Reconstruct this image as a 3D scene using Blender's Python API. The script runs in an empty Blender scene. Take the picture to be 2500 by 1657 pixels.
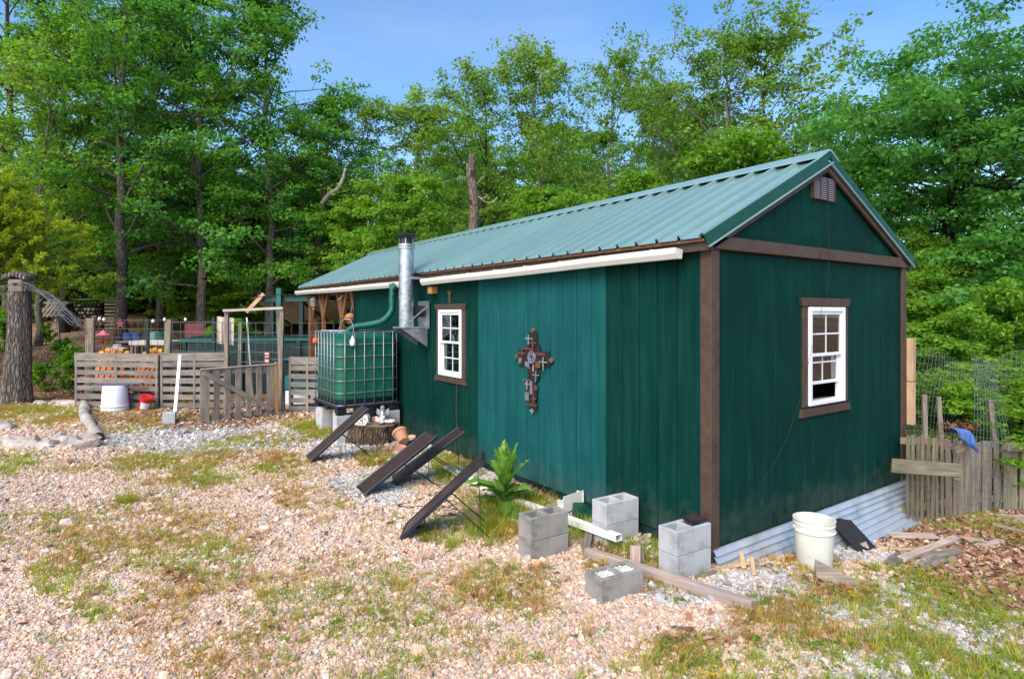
import bpy, bmesh, math, random
import numpy as np
from mathutils import Vector, Matrix, Euler, noise as mnoise

random.seed(7)
RNG = np.random.default_rng(7)
R = math.radians
SC = bpy.context.scene
COL = SC.collection

# ------------------------------------------------------------------ camera
EYE = 1.87
cam_d = bpy.data.cameras.new('camera')
cam_d.sensor_width = 36.0
cam_d.lens = 20.84
cam_d.shift_y = -0.0254
cam_d.clip_start = 0.05
cam_d.clip_end = 2000.0
cam = bpy.data.objects.new('camera', cam_d)
COL.objects.link(cam)
cam.location = (0, 0, EYE)
cam.rotation_euler = (R(90), 0, 0)
SC.camera = cam

# ------------------------------------------------------------------ sky, sun, exposure
SUN_EL, SUN_AZ = 43.0, 207.0        # azimuth clockwise from +Y: behind the camera, to the left
world = bpy.data.worlds.new('World')
SC.world = world
world.use_nodes = True
wn, wl = world.node_tree.nodes, world.node_tree.links
wn.clear()
w_out = wn.new('ShaderNodeOutputWorld')
w_bg = wn.new('ShaderNodeBackground')
w_sky = wn.new('ShaderNodeTexSky')
w_sky.sky_type = 'NISHITA'
w_sky.sun_disc = False
w_sky.sun_elevation = R(SUN_EL)
w_sky.sun_rotation = R(SUN_AZ)
w_sky.air_density = 1.0
w_sky.dust_density = 0.9
w_sky.ozone_density = 3.0
w_bg.inputs['Strength'].default_value = 0.125
w_hs = wn.new('ShaderNodeHueSaturation')
w_hs.inputs['Saturation'].default_value = 1.18
wl.new(w_sky.outputs[0], w_hs.inputs['Color'])
# thin high haze all over the sky
w_tc = wn.new('ShaderNodeTexCoord')
w_mp = wn.new('ShaderNodeMapping'); w_mp.inputs['Scale'].default_value = (1.0, 1.3, 4.5)
w_nz = wn.new('ShaderNodeTexNoise'); w_nz.inputs['Scale'].default_value = 1.5; w_nz.inputs['Detail'].default_value = 7; w_nz.inputs['Roughness'].default_value = .55
w_rp = wn.new('ShaderNodeValToRGB'); w_rp.color_ramp.elements[0].position = .42; w_rp.color_ramp.elements[1].position = .78
w_rp.color_ramp.elements[1].color = (.45, .45, .45, 1)
w_pl = wn.new('ShaderNodeHueSaturation'); w_pl.inputs['Saturation'].default_value = .62; w_pl.inputs['Value'].default_value = 1.08
w_mx = wn.new('ShaderNodeMix'); w_mx.data_type = 'RGBA'
wl.new(w_tc.outputs['Generated'], w_mp.inputs['Vector']); wl.new(w_mp.outputs[0], w_nz.inputs['Vector']); wl.new(w_nz.outputs[0], w_rp.inputs[0])
wl.new(w_hs.outputs[0], w_pl.inputs['Color']); wl.new(w_rp.outputs[0], w_mx.inputs[0]); wl.new(w_hs.outputs[0], w_mx.inputs[6]); wl.new(w_pl.outputs[0], w_mx.inputs[7])
wl.new(w_mx.outputs[2], w_bg.inputs['Color'])
wl.new(w_bg.outputs[0], w_out.inputs['Surface'])

sun_d = bpy.data.lights.new('sun', 'SUN')
sun_d.energy = 2.2
sun_d.angle = R(45)
sun_d.color = (1.0, 0.91, 0.78)
sun = bpy.data.objects.new('sun', sun_d)
COL.objects.link(sun)
az, el = R(SUN_AZ), R(SUN_EL)
sdir = Vector((math.sin(az) * math.cos(el), math.cos(az) * math.cos(el), math.sin(el)))
sun.rotation_euler = sdir.to_track_quat('Z', 'Y').to_euler()
sun.location = sdir * 50

SC.view_settings.view_transform = 'Standard'
SC.view_settings.look = 'None'
SC.view_settings.exposure = 1.1
SC.view_settings.gamma = 1.0
SC.view_settings.use_curve_mapping = False
SC.cycles.use_denoising = True
SC.cycles.max_bounces = 6
SC.cycles.diffuse_bounces = 4
SC.cycles.glossy_bounces = 3
SC.cycles.transparent_max_bounces = 12
SC.cycles.caustics_reflective = False
SC.cycles.caustics_refractive = False

# ------------------------------------------------------------------ helpers
F = 1447.0                          # the photograph's focal length in its own pixels (survey of the shed)
CX, CY = 1250.0, 765.0
ANG = R(35.0)                       # direction of the shed's gable wall
CU, SU = math.cos(ANG), math.sin(ANG)
C0 = (1.565, 4.66)                  # near corner of the shed

def sst(x, a, b):
    t = np.clip((np.asarray(x, float) - a) / (b - a), 0, 1)
    return t * t * (3 - 2 * t)

def uv_of(x, y):
    dx, dy = x - C0[0], y - C0[1]
    return dx * CU + dy * SU, -dx * SU + dy * CU

def w_of(u, v, z=0.0):
    return (C0[0] + u * CU - v * SU, C0[1] + u * SU + v * CU, z)

def gz(x, y):
    x = np.asarray(x, float); y = np.asarray(y, float)
    u, v = uv_of(x, y)
    g = -0.02 - 0.08 * sst(v, 5, 0)
    g = g - 0.36 * (1 - (1 - np.clip((u + .1) / 3.6, 0, 1)) ** 1.35) * sst(v, 9, 3)
    g = g - 1.6 * sst(u, 6.5, 22)
    g = g + 2.1 * sst(y, 12.2, 33) * sst(x, 3, -9)
    g = g + 0.5 * sst(x, -9.5, -14) * sst(y, 9, 14)
    g = g + 0.012 * np.sin(x * 1.7 + 1.3 * np.sin(y * .9)) + 0.010 * np.sin(y * 2.3 + x * .8)
    return g

def gzf(x, y):
    return float(gz(x, y))

def P(px, py, d):
    return Vector(((px - CX) / F * d, d, EYE + (CY - py) / F * d))

def G(px, py):
    d = 6.0
    z = 0.0
    for _ in range(40):
        d = (EYE - z) * F / (py - CY)
        d = min(max(d, 1.5), 60)
        z = gzf((px - CX) / F * d, d)
    return Vector(((px - CX) / F * d, d, z))

def sn(x, y, s=1.0, o=0.0):
    return mnoise.noise(Vector((x * s + o, y * s - o, o * .37)))

# vectorised value noise for scattering masks
_tab = RNG.random((256, 256))
def vnoise(x, y):
    x = np.asarray(x, float); y = np.asarray(y, float)
    xi = np.floor(x).astype(int); yi = np.floor(y).astype(int)
    fx = x - xi; fy = y - yi
    fx = fx * fx * (3 - 2 * fx); fy = fy * fy * (3 - 2 * fy)
    a = _tab[xi % 256, yi % 256]; b = _tab[(xi + 1) % 256, yi % 256]
    c = _tab[xi % 256, (yi + 1) % 256]; d = _tab[(xi + 1) % 256, (yi + 1) % 256]
    return (a * (1 - fx) + b * fx) * (1 - fy) + (c * (1 - fx) + d * fx) * fy

def fbm(x, y, o=4):
    t = 0; a = .5; s = 1
    for i in range(o):
        t = t + a * vnoise(x * s + 17 * i, y * s + 31 * i); a *= .5; s *= 2.03
    return t / (1 - .5 ** o)

# ------------------------------------------------------------------ node materials
MATS = {}
class NT:
    def __init__(s, name):
        s.m = bpy.data.materials.new(name); s.m.use_nodes = True
        s.t = s.m.node_tree; s.n = s.t.nodes; s.l = s.t.links
        s.n.clear()
        s.out = s.n.new('ShaderNodeOutputMaterial')
        s.b = s.n.new('ShaderNodeBsdfPrincipled')
        s.l.new(s.b.outputs[0], s.out.inputs['Surface'])
        MATS[name] = s.m
    def new(s, t, **k):
        n = s.n.new(t)
        for a, v in k.items():
            setattr(n, a, v)
        return n
    def link(s, a, b): s.l.new(a, b)
    def coord(s, kind='Object'):
        return s.new('ShaderNodeTexCoord').outputs[kind]
    def mapping(s, src, scale=(1, 1, 1), loc=None):
        m = s.new('ShaderNodeMapping'); m.inputs['Scale'].default_value = scale
        s.link(src, m.inputs['Vector'])
        if loc is not None: s.link(loc, m.inputs['Location'])
        return m.outputs[0]
    def noise(s, vec, scale, detail=4, rough=.55, dist=0):
        n = s.new('ShaderNodeTexNoise')
        n.inputs['Scale'].default_value = scale; n.inputs['Detail'].default_value = detail
        n.inputs['Roughness'].default_value = rough; n.inputs['Distortion'].default_value = dist
        if vec is not None: s.link(vec, n.inputs['Vector'])
        return n.outputs[0]
    def ramp(s, fac, stops, interp='LINEAR'):
        r = s.new('ShaderNodeValToRGB'); r.color_ramp.interpolation = interp
        e = r.color_ramp.elements
        while len(e) < len(stops): e.new(.5)
        for i, (p, c) in enumerate(stops):
            e[i].position = p; e[i].color = (*c, 1) if len(c) == 3 else c
        s.link(fac, r.inputs[0])
        return r.outputs[0]
    def mix(s, fac, a, b, mode='MIX'):
        m = s.new('ShaderNodeMix', data_type='RGBA', blend_type=mode)
        for sock, v in ((m.inputs[0], fac), (m.inputs[6], a), (m.inputs[7], b)):
            if hasattr(v, 'is_output'): s.link(v, sock)
            elif isinstance(v, (int, float)): sock.default_value = v
            else: sock.default_value = (*v, 1)
        return m.outputs[2]
    def math(s, op, a, b=0.0, clamp=False):
        m = s.new('ShaderNodeMath', operation=op, use_clamp=clamp)
        for i, v in enumerate((a, b)):
            if hasattr(v, 'is_output'): s.link(v, m.inputs[i])
            else: m.inputs[i].default_value = v
        return m.outputs[0]
    def rnd(s): return s.new('ShaderNodeObjectInfo').outputs['Random']
    def vscale(s, val, k):
        c = s.new('ShaderNodeCombineXYZ')
        for i, kk in enumerate(k):
            s.link(s.math('MULTIPLY', val, kk), c.inputs[i])
        return c.outputs[0]
    def bump(s, h, strength=.3, dist=.01):
        b = s.new('ShaderNodeBump'); b.inputs['Strength'].default_value = strength
        b.inputs['Distance'].default_value = dist
        s.link(h, b.inputs['Height']); s.link(b.outputs[0], s.b.inputs['Normal'])
    def set(s, **k):
        for a, v in k.items():
            i = s.b.inputs[a.replace('_', ' ')]
            if hasattr(v, 'is_output'): s.link(v, i)
            elif isinstance(v, tuple) and len(v) == 3: i.default_value = (*v, 1)
            else: i.default_value = v
        return s

def plain(name, col, rough=.6, metal=0.0, var=.12, nscale=6, bump=0.0, bscale=60, spec=.5):
    """a paint, plastic or metal with a little unevenness and dirt"""
    t = NT(name)
    v = t.coord()
    n1 = t.noise(v, nscale, 5, .6)
    d = tuple(max(0, c * (1 - var * 2.2)) for c in col)
    e = tuple(min(1, c * (1 + var)) for c in col)
    t.set(Base_Color=t.ramp(n1, [(.25, d), (.5, col), (.8, e)]), Metallic=metal)
    t.set(Roughness=t.ramp(t.noise(v, nscale * 2.3, 4), [(.3, (rough * .8,) * 3), (.7, (min(1, rough * 1.2),) * 3)]))
    t.b.inputs['Specular IOR Level'].default_value = spec
    if bump: t.bump(t.noise(v, bscale, 4), bump, .004)
    return t.m

def wood(name, dark, mid, light, rough=.8, grain=1.0, stain=None):
    """boards with the grain running along their own X axis"""
    t = NT(name)
    r = t.rnd()
    off = t.vscale(r, (13.0, 7.0, 5.0))
    v = t.mapping(t.coord(), (2.2, 34, 34), off)
    g = t.noise(v, 1.4 * grain, 7, .65, .4)
    c = t.ramp(g, [(.28, dark), (.5, mid), (.74, light)])
    v2 = t.mapping(t.coord(), (1.2, 3, 3), off)
    blotch = t.ramp(t.noise(v2, 2.0, 4), [(.3, (.72, .72, .72)), (.65, (1.08, 1.06, 1.04))])
    c = t.mix(1.0, c, blotch, 'MULTIPLY')
    tone = t.ramp(r, [(0, (.78, .79, .8)), (.5, (1, 1, 1)), (1, (1.15, 1.1, 1.04))])
    c = t.mix(1.0, c, tone, 'MULTIPLY')
    if stain:
        c = t.mix(t.ramp(t.noise(v2, 5, 5), [(.52, (0,) * 3), (.7, (.8,) * 3)]), c, stain)
    t.set(Base_Color=c, Roughness=rough)
    t.b.inputs['Specular IOR Level'].default_value = .25
    t.bump(g, .5, .004)
    return t.m

def siding(name, base, dirt):
    t = NT(name)
    r = t.rnd()
    off = t.vscale(r, (9.0, 11.0, 3.0))
    o = t.coord()
    fine = t.noise(t.mapping(o, (14, 60, 60), off), 4.5, 6, .7)
    streak = t.noise(t.mapping(o, (.7, 9, 9), off), 1.6, 5, .6)
    lo = tuple(c * .74 for c in base); hi = tuple(min(1, c * 1.25 + .006) for c in base)
    c = t.ramp(streak, [(.25, lo), (.5, base), (.8, hi)])
    geo = t.new('ShaderNodeNewGeometry').outputs['Position']
    mott = t.ramp(t.noise(geo, 1.3, 5, .62), [(.32, (.80, .80, .82)), (.52, (1, 1, 1)), (.72, (1.25, 1.2, 1.18))])
    c = t.mix(1.0, c, mott, 'MULTIPLY')
    c = t.mix(t.ramp(fine, [(.55, (0,) * 3), (.75, (.25,) * 3)]), c, hi)
    scuff = t.ramp(t.noise(t.mapping(o, (3, 22, 22), off), 3.1, 3, .5), [(.72, (0,) * 3), (.80, (.5,) * 3)])
    c = t.mix(scuff, c, dirt)
    sx = t.new('ShaderNodeSeparateXYZ'); t.link(geo, sx.inputs[0])
    low = t.math('SUBTRACT', 1.0, t.math('MULTIPLY', sx.outputs[2], 1.25), True)
    spl = t.ramp(t.math('MULTIPLY', low, t.noise(geo, 6.5, 6, .68)), [(.30, (0,) * 3), (.52, (.2,) * 3)])
    c = t.mix(spl, c, (.13, .135, .105))
    tone = t.ramp(r, [(0, (.97, .97, .97)), (1, (1.03, 1.03, 1.03))])
    c = t.mix(1.0, c, tone, 'MULTIPLY')
    t.set(Base_Color=c, Roughness=t.ramp(streak, [(.3, (.6,) * 3), (.7, (.75,) * 3)]))
    t.b.inputs['Specular IOR Level'].default_value = .07
    t.bump(fine, .35, .003)
    return t.m

def bark(name, dark, mid, light, sc=1.0):
    t = NT(name)
    o = t.coord()
    w = t.new('ShaderNodeTexVoronoi'); w.feature = 'DISTANCE_TO_EDGE'; w.inputs['Scale'].default_value = 4.2 * sc
    nz = t.noise(t.mapping(o, (3, 3, 1)), 3, 4)
    mv = t.new('ShaderNodeMix', data_type='VECTOR'); mv.inputs[0].default_value = .18
    t.link(t.mapping(o, (5, 5, .9)), mv.inputs[4])
    cm = t.new('ShaderNodeCombineXYZ')
    t.link(nz, cm.inputs[0]); t.link(nz, cm.inputs[1]); t.link(nz, cm.inputs[2])
    t.link(cm.outputs[0], mv.inputs[5])
    t.link(mv.outputs[1], w.inputs['Vector'])
    crack = t.ramp(w.outputs['Distance'], [(.0, (0,) * 3), (.22, (1,) * 3)])
    n = t.noise(t.mapping(o, (9, 9, 2.5)), 3.5, 6, .65)
    c = t.ramp(n, [(.3, dark), (.5, mid), (.75, light)])
    c = t.mix(t.math('MULTIPLY', t.math('SUBTRACT', 1.0, crack), .75), c, dark)
    t.set(Base_Color=c, Roughness=.92)
    t.b.inputs['Specular IOR Level'].default_value = .15
    t.bump(t.math('ADD', crack, n), .9, .03)
    return t.m

def leafmat(name, stops, trans=.5, rough=.55):
    """leaves; colour from the per-leaf tint stored on the mesh"""
    t = NT(name)
    a = t.new('ShaderNodeAttribute'); a.attribute_name = 'tint'
    c = t.ramp(a.outputs['Fac'], stops)
    tone = t.ramp(t.rnd(), [(0, (.88, .92, .86)), (1, (1.14, 1.06, 1.08))])
    c = t.mix(1.0, c, tone, 'MULTIPLY')
    t.set(Base_Color=c, Roughness=rough)
    t.b.inputs['Specular IOR Level'].default_value = .35
    tr = t.new('ShaderNodeBsdfTranslucent')
    hv = t.new('ShaderNodeHueSaturation'); hv.inputs['Saturation'].default_value = 1.1; hv.inputs['Value'].default_value = 1.6
    hv.inputs['Hue'].default_value = .485
    t.link(c, hv.inputs['Color']); t.link(hv.outputs[0], tr.inputs['Color'])
    mx = t.new('ShaderNodeMixShader'); mx.inputs[0].default_value = trans
    t.link(t.b.outputs[0], mx.inputs[1]); t.link(tr.outputs[0], mx.inputs[2])
    t.link(mx.outputs[0], t.out.inputs['Surface'])
    return t.m

def instmat(name, rough=.85, bump=0.0, trans=0.0, spec=.25):
    """colour carried by each scattered piece"""
    t = NT(name)
    a = t.new('ShaderNodeAttribute'); a.attribute_type = 'INSTANCER'; a.attribute_name = 'tint'
    n = t.noise(t.coord(), 2.3, 4, .6)
    c = t.mix(1.0, a.outputs['Color'], t.ramp(n, [(.3, (.78, .76, .74)), (.7, (1.1, 1.1, 1.1))]), 'MULTIPLY')
    t.set(Base_Color=c, Roughness=rough)
    t.b.inputs['Specular IOR Level'].default_value = spec
    if bump: t.bump(n, bump, .05)
    if trans:
        tr = t.new('ShaderNodeBsdfTranslucent'); t.link(c, tr.inputs['Color'])
        mx = t.new('ShaderNodeMixShader'); mx.inputs[0].default_value = trans
        t.link(t.b.outputs[0], mx.inputs[1]); t.link(tr.outputs[0], mx.inputs[2])
        t.link(mx.outputs[0], t.out.inputs['Surface'])
    return t.m

def glassmat(name, tint=(.9, .95, .95), refl=.12):
    t = NT(name)
    t.n.remove(t.b)
    tr = t.new('ShaderNodeBsdfTransparent'); tr.inputs['Color'].default_value = (*tint, 1)
    gl = t.new('ShaderNodeBsdfGlossy'); gl.inputs['Roughness'].default_value = .02
    fr = t.new('ShaderNodeFresnel'); fr.inputs['IOR'].default_value = 1.5
    f2 = t.math('ADD', t.math('MULTIPLY', fr.outputs[0], 1.0), refl, True)
    mx = t.new('ShaderNodeMixShader')
    t.link(f2, mx.inputs[0]); t.link(tr.outputs[0], mx.inputs[1]); t.link(gl.outputs[0], mx.inputs[2])
    t.link(mx.outputs[0], t.out.inputs['Surface'])
    return t.m

# ------------------------------------------------------------------ mesh builder
class MB:
    def __init__(s): s.v = []; s.f = []
    def add(s, vs, fs):
        k = len(s.v); s.v.extend(tuple(p) for p in vs); s.f.extend(tuple(i + k for i in f) for f in fs)
    def box(s, c, size, rot=None, b=0.0):
        vs, fs = cham(size, b)
        M = rot if rot is not None else Matrix.Identity(3)
        c = Vector(c)
        s.add([M @ Vector(p) + c for p in vs], fs); return s
    def tube(s, path, r, n=8, caps=True, close=False):
        pts = [Vector(p) for p in path]
        rs = [r] * len(pts) if isinstance(r, (int, float)) else list(r)
        m = len(pts); k = len(s.v)
        up = Vector((0, 0, 1)); prev = None
        for i, p in enumerate(pts):
            if close: d = pts[(i + 1) % m] - pts[i - 1]
            else: d = pts[min(i + 1, m - 1)] - pts[max(i - 1, 0)]
            if d.length < 1e-9: d = Vector((0, 0, 1))
            d.normalize()
            if prev is None:
                a = up if abs(d.z) < .9 else Vector((1, 0, 0))
                x = d.cross(a).normalized()
            else:
                x = (prev - d * prev.dot(d))
                x = x.normalized() if x.length > 1e-6 else d.orthogonal().normalized()
            prev = x; y = d.cross(x)
            for j in range(n):
                t = 2 * math.pi * j / n
                s.v.append(tuple(p + (x * math.cos(t) + y * math.sin(t)) * rs[i]))
        for i in range(m if close else m - 1):
            i2 = (i + 1) % m
            for j in range(n):
                j2 = (j + 1) % n
                s.f.append((k + i * n + j, k + i * n + j2, k + i2 * n + j2, k + i2 * n + j))
        if caps and not close:
            s.f.append(tuple(k + j for j in reversed(range(n))))
            s.f.append(tuple(k + (m - 1) * n + j for j in range(n)))
        return s
    def lathe(s, prof, c=(0, 0, 0), n=24, M=None):
        k = len(s.v); c = Vector(c)
        for (r, z) in prof:
            for j in range(n):
                t = 2 * math.pi * j / n
                p = Vector((r * math.cos(t), r * math.sin(t), z))
                if M is not None: p = M @ p
                s.v.append(tuple(p + c))
        for i in range(len(prof) - 1):
            for j in range(n):
                j2 = (j + 1) % n
                s.f.append((k + i * n + j, k + i * n + j2, k + (i + 1) * n + j2, k + (i + 1) * n + j))
        return s
    def extrude(s, poly, a, b):
        """closed polygon given by function-free 3D points at a, copied to offset b"""
        n = len(poly); b = Vector(b)
        A = [Vector(p) + Vector(a) for p in poly]
        s.add(A + [p + b for p in A], [tuple(reversed(range(n))), tuple(range(n, 2 * n))] +
              [(i, (i + 1) % n, n + (i + 1) % n, n + i) for i in range(n)])
        return s
    def grid(s, fn, nu, nv):
        k = len(s.v)
        for i in range(nu + 1):
            for j in range(nv + 1):
                s.v.append(tuple(fn(i / nu, j / nv)))
        for i in range(nu):
            for j in range(nv):
                a = k + i * (nv + 1) + j
                s.f.append((a, a + nv + 1, a + nv + 2, a + 1))
        return s
    def mesh(s, name, mat, smooth=False):
        me = bpy.data.meshes.new(name)
        me.from_pydata(s.v, [], s.f)
        if mat is not None: me.materials.append(MATS[mat] if isinstance(mat, str) else mat)
        if smooth:
            me.polygons.foreach_set('use_smooth', [True] * len(me.polygons))
            if smooth != True: me.set_sharp_from_angle(angle=R(smooth))
        return me
    def build(s, name, mat, parent=None, smooth=False, loc=(0, 0, 0)):
        o = bpy.data.objects.new(name, s.mesh(name, mat, smooth))
        COL.objects.link(o); o.parent = parent; o.location = loc
        return o

def cham(size, b):
    hx, hy, hz = (q / 2 for q in size)
    if b <= 0:
        vs = [(x, y, z) for x in (-hx, hx) for y in (-hy, hy) for z in (-hz, hz)]
        return vs, [(0, 1, 3, 2), (4, 6, 7, 5), (0, 4, 5, 1), (2, 3, 7, 6), (0, 2, 6, 4), (1, 5, 7, 3)]
    b = min(b, hx * .45, hy * .45, hz * .45)
    vs = []; idx = {}
    for sx in (-1, 1):
        for sy in (-1, 1):
            for sz in (-1, 1):
                for ax in range(3):
                    p = [sx * (hx - b), sy * (hy - b), sz * (hz - b)]
                    p[ax] = (sx, sy, sz)[ax] * (hx, hy, hz)[ax]
                    idx[(sx, sy, sz, ax)] = len(vs); vs.append(tuple(p))
    fs = []
    q = [(-1, -1), (1, -1), (1, 1), (-1, 1)]
    for ax in range(3):
        for s in (-1, 1):
            f = []
            for (a, c) in q:
                k = [0, 0, 0]; k[ax] = s; k[(ax + 1) % 3] = a; k[(ax + 2) % 3] = c
                f.append(idx[(k[0], k[1], k[2], ax)])
            fs.append(tuple(f) if s > 0 else tuple(reversed(f)))
    for ax in range(3):
        a1, a2 = (ax + 1) % 3, (ax + 2) % 3
        for s1 in (-1, 1):
            for s2 in (-1, 1):
                def g(sv, axx):
                    k = [0, 0, 0]; k[ax] = sv; k[a1] = s1; k[a2] = s2
                    return idx[(k[0], k[1], k[2], axx)]
                f = (g(-1, a1), g(1, a1), g(1, a2), g(-1, a2))
                fs.append(f if s1 * s2 > 0 else tuple(reversed(f)))
    for sx in (-1, 1):
        for sy in (-1, 1):
            for sz in (-1, 1):
                f = tuple(idx[(sx, sy, sz, a)] for a in range(3))
                fs.append(f if sx * sy * sz > 0 else tuple(reversed(f)))
    return vs, fs

def tag(o, label=None, cat=None, group=None, kind=None):
    if label: o['label'] = label
    if cat: o['category'] = cat
    if group: o['group'] = group
    if kind: o['kind'] = kind
    return o

def thing(name, label, cat, loc=(0, 0, 0), rz=0.0, group=None):
    o = bpy.data.objects.new(name, None); COL.objects.link(o)
    o.empty_display_size = .1
    o.location = loc; o.rotation_euler = (0, 0, rz)
    return tag(o, label, cat, group)

_bc = {}
def boardmesh(L, w, t, mat, b):
    k = (round(L, 2), round(w, 3), round(t, 3), mat, round(b, 4))
    if k not in _bc:
        _bc[k] = MB().box((0, 0, 0), (L, w, t), b=b).mesh('board', mat)
    return _bc[k]

def board(name, parent, p0, p1, w, t, wdir, mat, b=.004, jit=0.0):
    """a plank from p0 to p1; wdir is the direction of its width"""
    p0, p1 = Vector(p0), Vector(p1)
    x = (p1 - p0); L = x.length; x.normalize()
    y = Vector(wdir); y = (y - x * y.dot(x)).normalized()
    z = x.cross(y)
    M = Matrix((x, y, z)).transposed().to_4x4()
    if jit:
        M = M @ Euler((random.gauss(0, jit), random.gauss(0, jit * .5), random.gauss(0, jit * .5))).to_matrix().to_4x4()
    M.translation = (p0 + p1) / 2
    o = bpy.data.objects.new(name, boardmesh(L, w, t, mat, b))
    COL.objects.link(o); o.parent = parent; o.matrix_basis = M
    return o

def child(name, me, parent, loc=(0, 0, 0), rot=(0, 0, 0), sc=(1, 1, 1)):
    o = bpy.data.objects.new(name, me); COL.objects.link(o)
    o.parent = parent; o.location = loc; o.rotation_euler = rot; o.scale = sc
    return o

def copy_tree(o, parent=None):
    c = o.copy(); COL.objects.link(c); c.parent = parent
    for ch in list(o.children): copy_tree(ch, c)
    return c

# ---- scattered stuff through geometry nodes
def scatter(name, label, cat, pts, rots, scls, tints, idx, protos):
    me = bpy.data.meshes.new(name)
    n = len(pts)
    me.vertices.add(n)
    me.vertices.foreach_set('co', np.asarray(pts, np.float32).ravel())
    for an, ty, data, prop in (('rot', 'FLOAT_VECTOR', rots, 'vector'), ('scl', 'FLOAT_VECTOR', scls, 'vector'),
                               ('tint', 'FLOAT_COLOR', tints, 'color'), ('pick', 'INT', idx, 'value')):
        a = me.attributes.new(an, ty, 'POINT')
        a.data.foreach_set(prop, np.asarray(data, np.int32 if ty == 'INT' else np.float32).ravel())
    o = bpy.data.objects.new(name, me); COL.objects.link(o)
    tag(o, label, cat, kind='stuff')
    c = bpy.data.collections.new(name + '_pieces')
    for i, m in enumerate(protos):
        q = bpy.data.objects.new('piece_%02d' % i, m); c.objects.link(q)
    ng = bpy.data.node_groups.new(name, 'GeometryNodeTree')
    ng.interface.new_socket('Geometry', in_out='INPUT', socket_type='NodeSocketGeometry')
    ng.interface.new_socket('Geometry', in_out='OUTPUT', socket_type='NodeSocketGeometry')
    N, L = ng.nodes, ng.links
    gi = N.new('NodeGroupInput'); go = N.new('NodeGroupOutput')
    iop = N.new('GeometryNodeInstanceOnPoints')
    ci = N.new('GeometryNodeCollectionInfo'); ci.inputs[0].default_value = c
    ci.inputs['Separate Children'].default_value = True
    ci.inputs['Reset Children'].default_value = True
    def na(an, ty):
        q = N.new('GeometryNodeInputNamedAttribute'); q.data_type = ty; q.inputs[0].default_value = an
        return q.outputs[0]
    m2p = N.new('GeometryNodeMeshToPoints')
    L.new(gi.outputs[0], m2p.inputs['Mesh'])
    L.new(m2p.outputs[0], iop.inputs['Points'])
    L.new(ci.outputs[0], iop.inputs['Instance'])
    iop.inputs['Pick Instance'].default_value = True
    L.new(na('pick', 'INT'), iop.inputs['Instance Index'])
    e2r = N.new('FunctionNodeEulerToRotation')
    L.new(na('rot', 'FLOAT_VECTOR'), e2r.inputs[0])
    L.new(e2r.outputs[0], iop.inputs['Rotation'])
    L.new(na('scl', 'FLOAT_VECTOR'), iop.inputs['Scale'])
    L.new(iop.outputs[0], go.inputs[0])
    md = o.modifiers.new('scatter', 'NODES'); md.node_group = ng
    return o

# ------------------------------------------------------------------ materials
siding('siding_green', (.0012, .033, .025), (.05, .10, .08))
siding('siding_teal', (.008, .082, .082), (.06, .18, .17))
plain('trim_brown', (.075, .046, .033), .6, var=.2, nscale=9, bump=.25, bscale=70, spec=.3)
t = NT('roof_metal')
_n = t.noise(t.mapping(t.coord(), (.6, 3, 1)), 2.0, 5, .6)
t.set(Base_Color=t.mix(1.0, t.ramp(_n, [(.3, (.165, .285, .270)), (.7, (.21, .335, .320))]), t.ramp(t.rnd(), [(0, (.93, .94, .95)), (1, (1.06, 1.05, 1.04))]), 'MULTIPLY'),
      Roughness=t.ramp(_n, [(.3, (.36,) * 3), (.7, (.46,) * 3)]))
t.b.inputs['Specular IOR Level'].default_value = .75
t.b.inputs['Coat Weight'].default_value = 1.0; t.b.inputs['Coat Roughness'].default_value = .22
plain('trim_metal_green', (.004, .062, .040), .5, var=.1, spec=.3)
plain('gutter_white', (.72, .70, .64), .45, var=.06, nscale=3)
plain('vinyl_white', (.80, .81, .83), .4, var=.04, nscale=3)
t = NT('galvanised')
_v = t.new('ShaderNodeTexVoronoi'); _v.inputs['Scale'].default_value = 26
t.link(t.coord(), _v.inputs['Vector'])
_n = t.noise(t.coord(), 5, 5, .6)
_bw = t.new('ShaderNodeRGBToBW'); t.link(_v.outputs['Color'], _bw.inputs[0])
t.set(Base_Color=t.mix(.25, t.ramp(_n, [(.3, (.36, .39, .42)), (.7, (.60, .63, .66))]), _bw.outputs[0], 'OVERLAY'),
      Metallic=.85, Roughness=t.ramp(_n, [(.3, (.28,) * 3), (.7, (.48,) * 3)]))
plain('skirt_metal', (.52, .55, .58), .4, .5, var=.2, nscale=4)
plain('black_metal', (.02, .02, .021), .5, var=.2)
plain('black_plastic', (.012, .012, .016), .5, var=.2)
plain('cage_steel', (.27, .31, .36), .42, .6, var=.15, nscale=8)
plain('wire_steel', (.16, .17, .18), .55, .4, var=.2)
plain('wire_rust', (.16, .11, .085), .8, .2, var=.3, nscale=14)
t = NT('tank_green')
_n = t.noise(t.coord(), 2.6, 5, .6)
t.set(Base_Color=t.ramp(_n, [(.3, (.005, .095, .048)), (.7, (.012, .15, .085))]), Roughness=.32)
t.b.inputs['Subsurface Weight'].default_value = .1
t.b.inputs['Subsurface Radius'].default_value = (.05, .12, .08)
plain('tank_dark', (.006, .016, .022), .35, var=.2)
plain('hose_green', (.008, .115, .09), .42, var=.15)
plain('concrete', (.42, .42, .425), .9, var=.22, nscale=7, bump=.6, bscale=160, spec=.15)
plain('concrete_damp', (.28, .265, .24), .92, var=.28, nscale=6, bump=.6, bscale=160, spec=.15)
plain('concrete_pale', (.48, .48, .485), .9, var=.18, nscale=7, bump=.5, bscale=160, spec=.15)
wood('wood_grey', (.11, .094, .082), (.24, .21, .185), (.39, .35, .315))
wood('wood_weathered', (.12, .098, .080), (.25, .21, .172), (.39, .34, .285))
wood('wood_mossy', (.12, .102, .07), (.25, .215, .155), (.38, .33, .25), stain=(.17, .19, .07))
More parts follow.
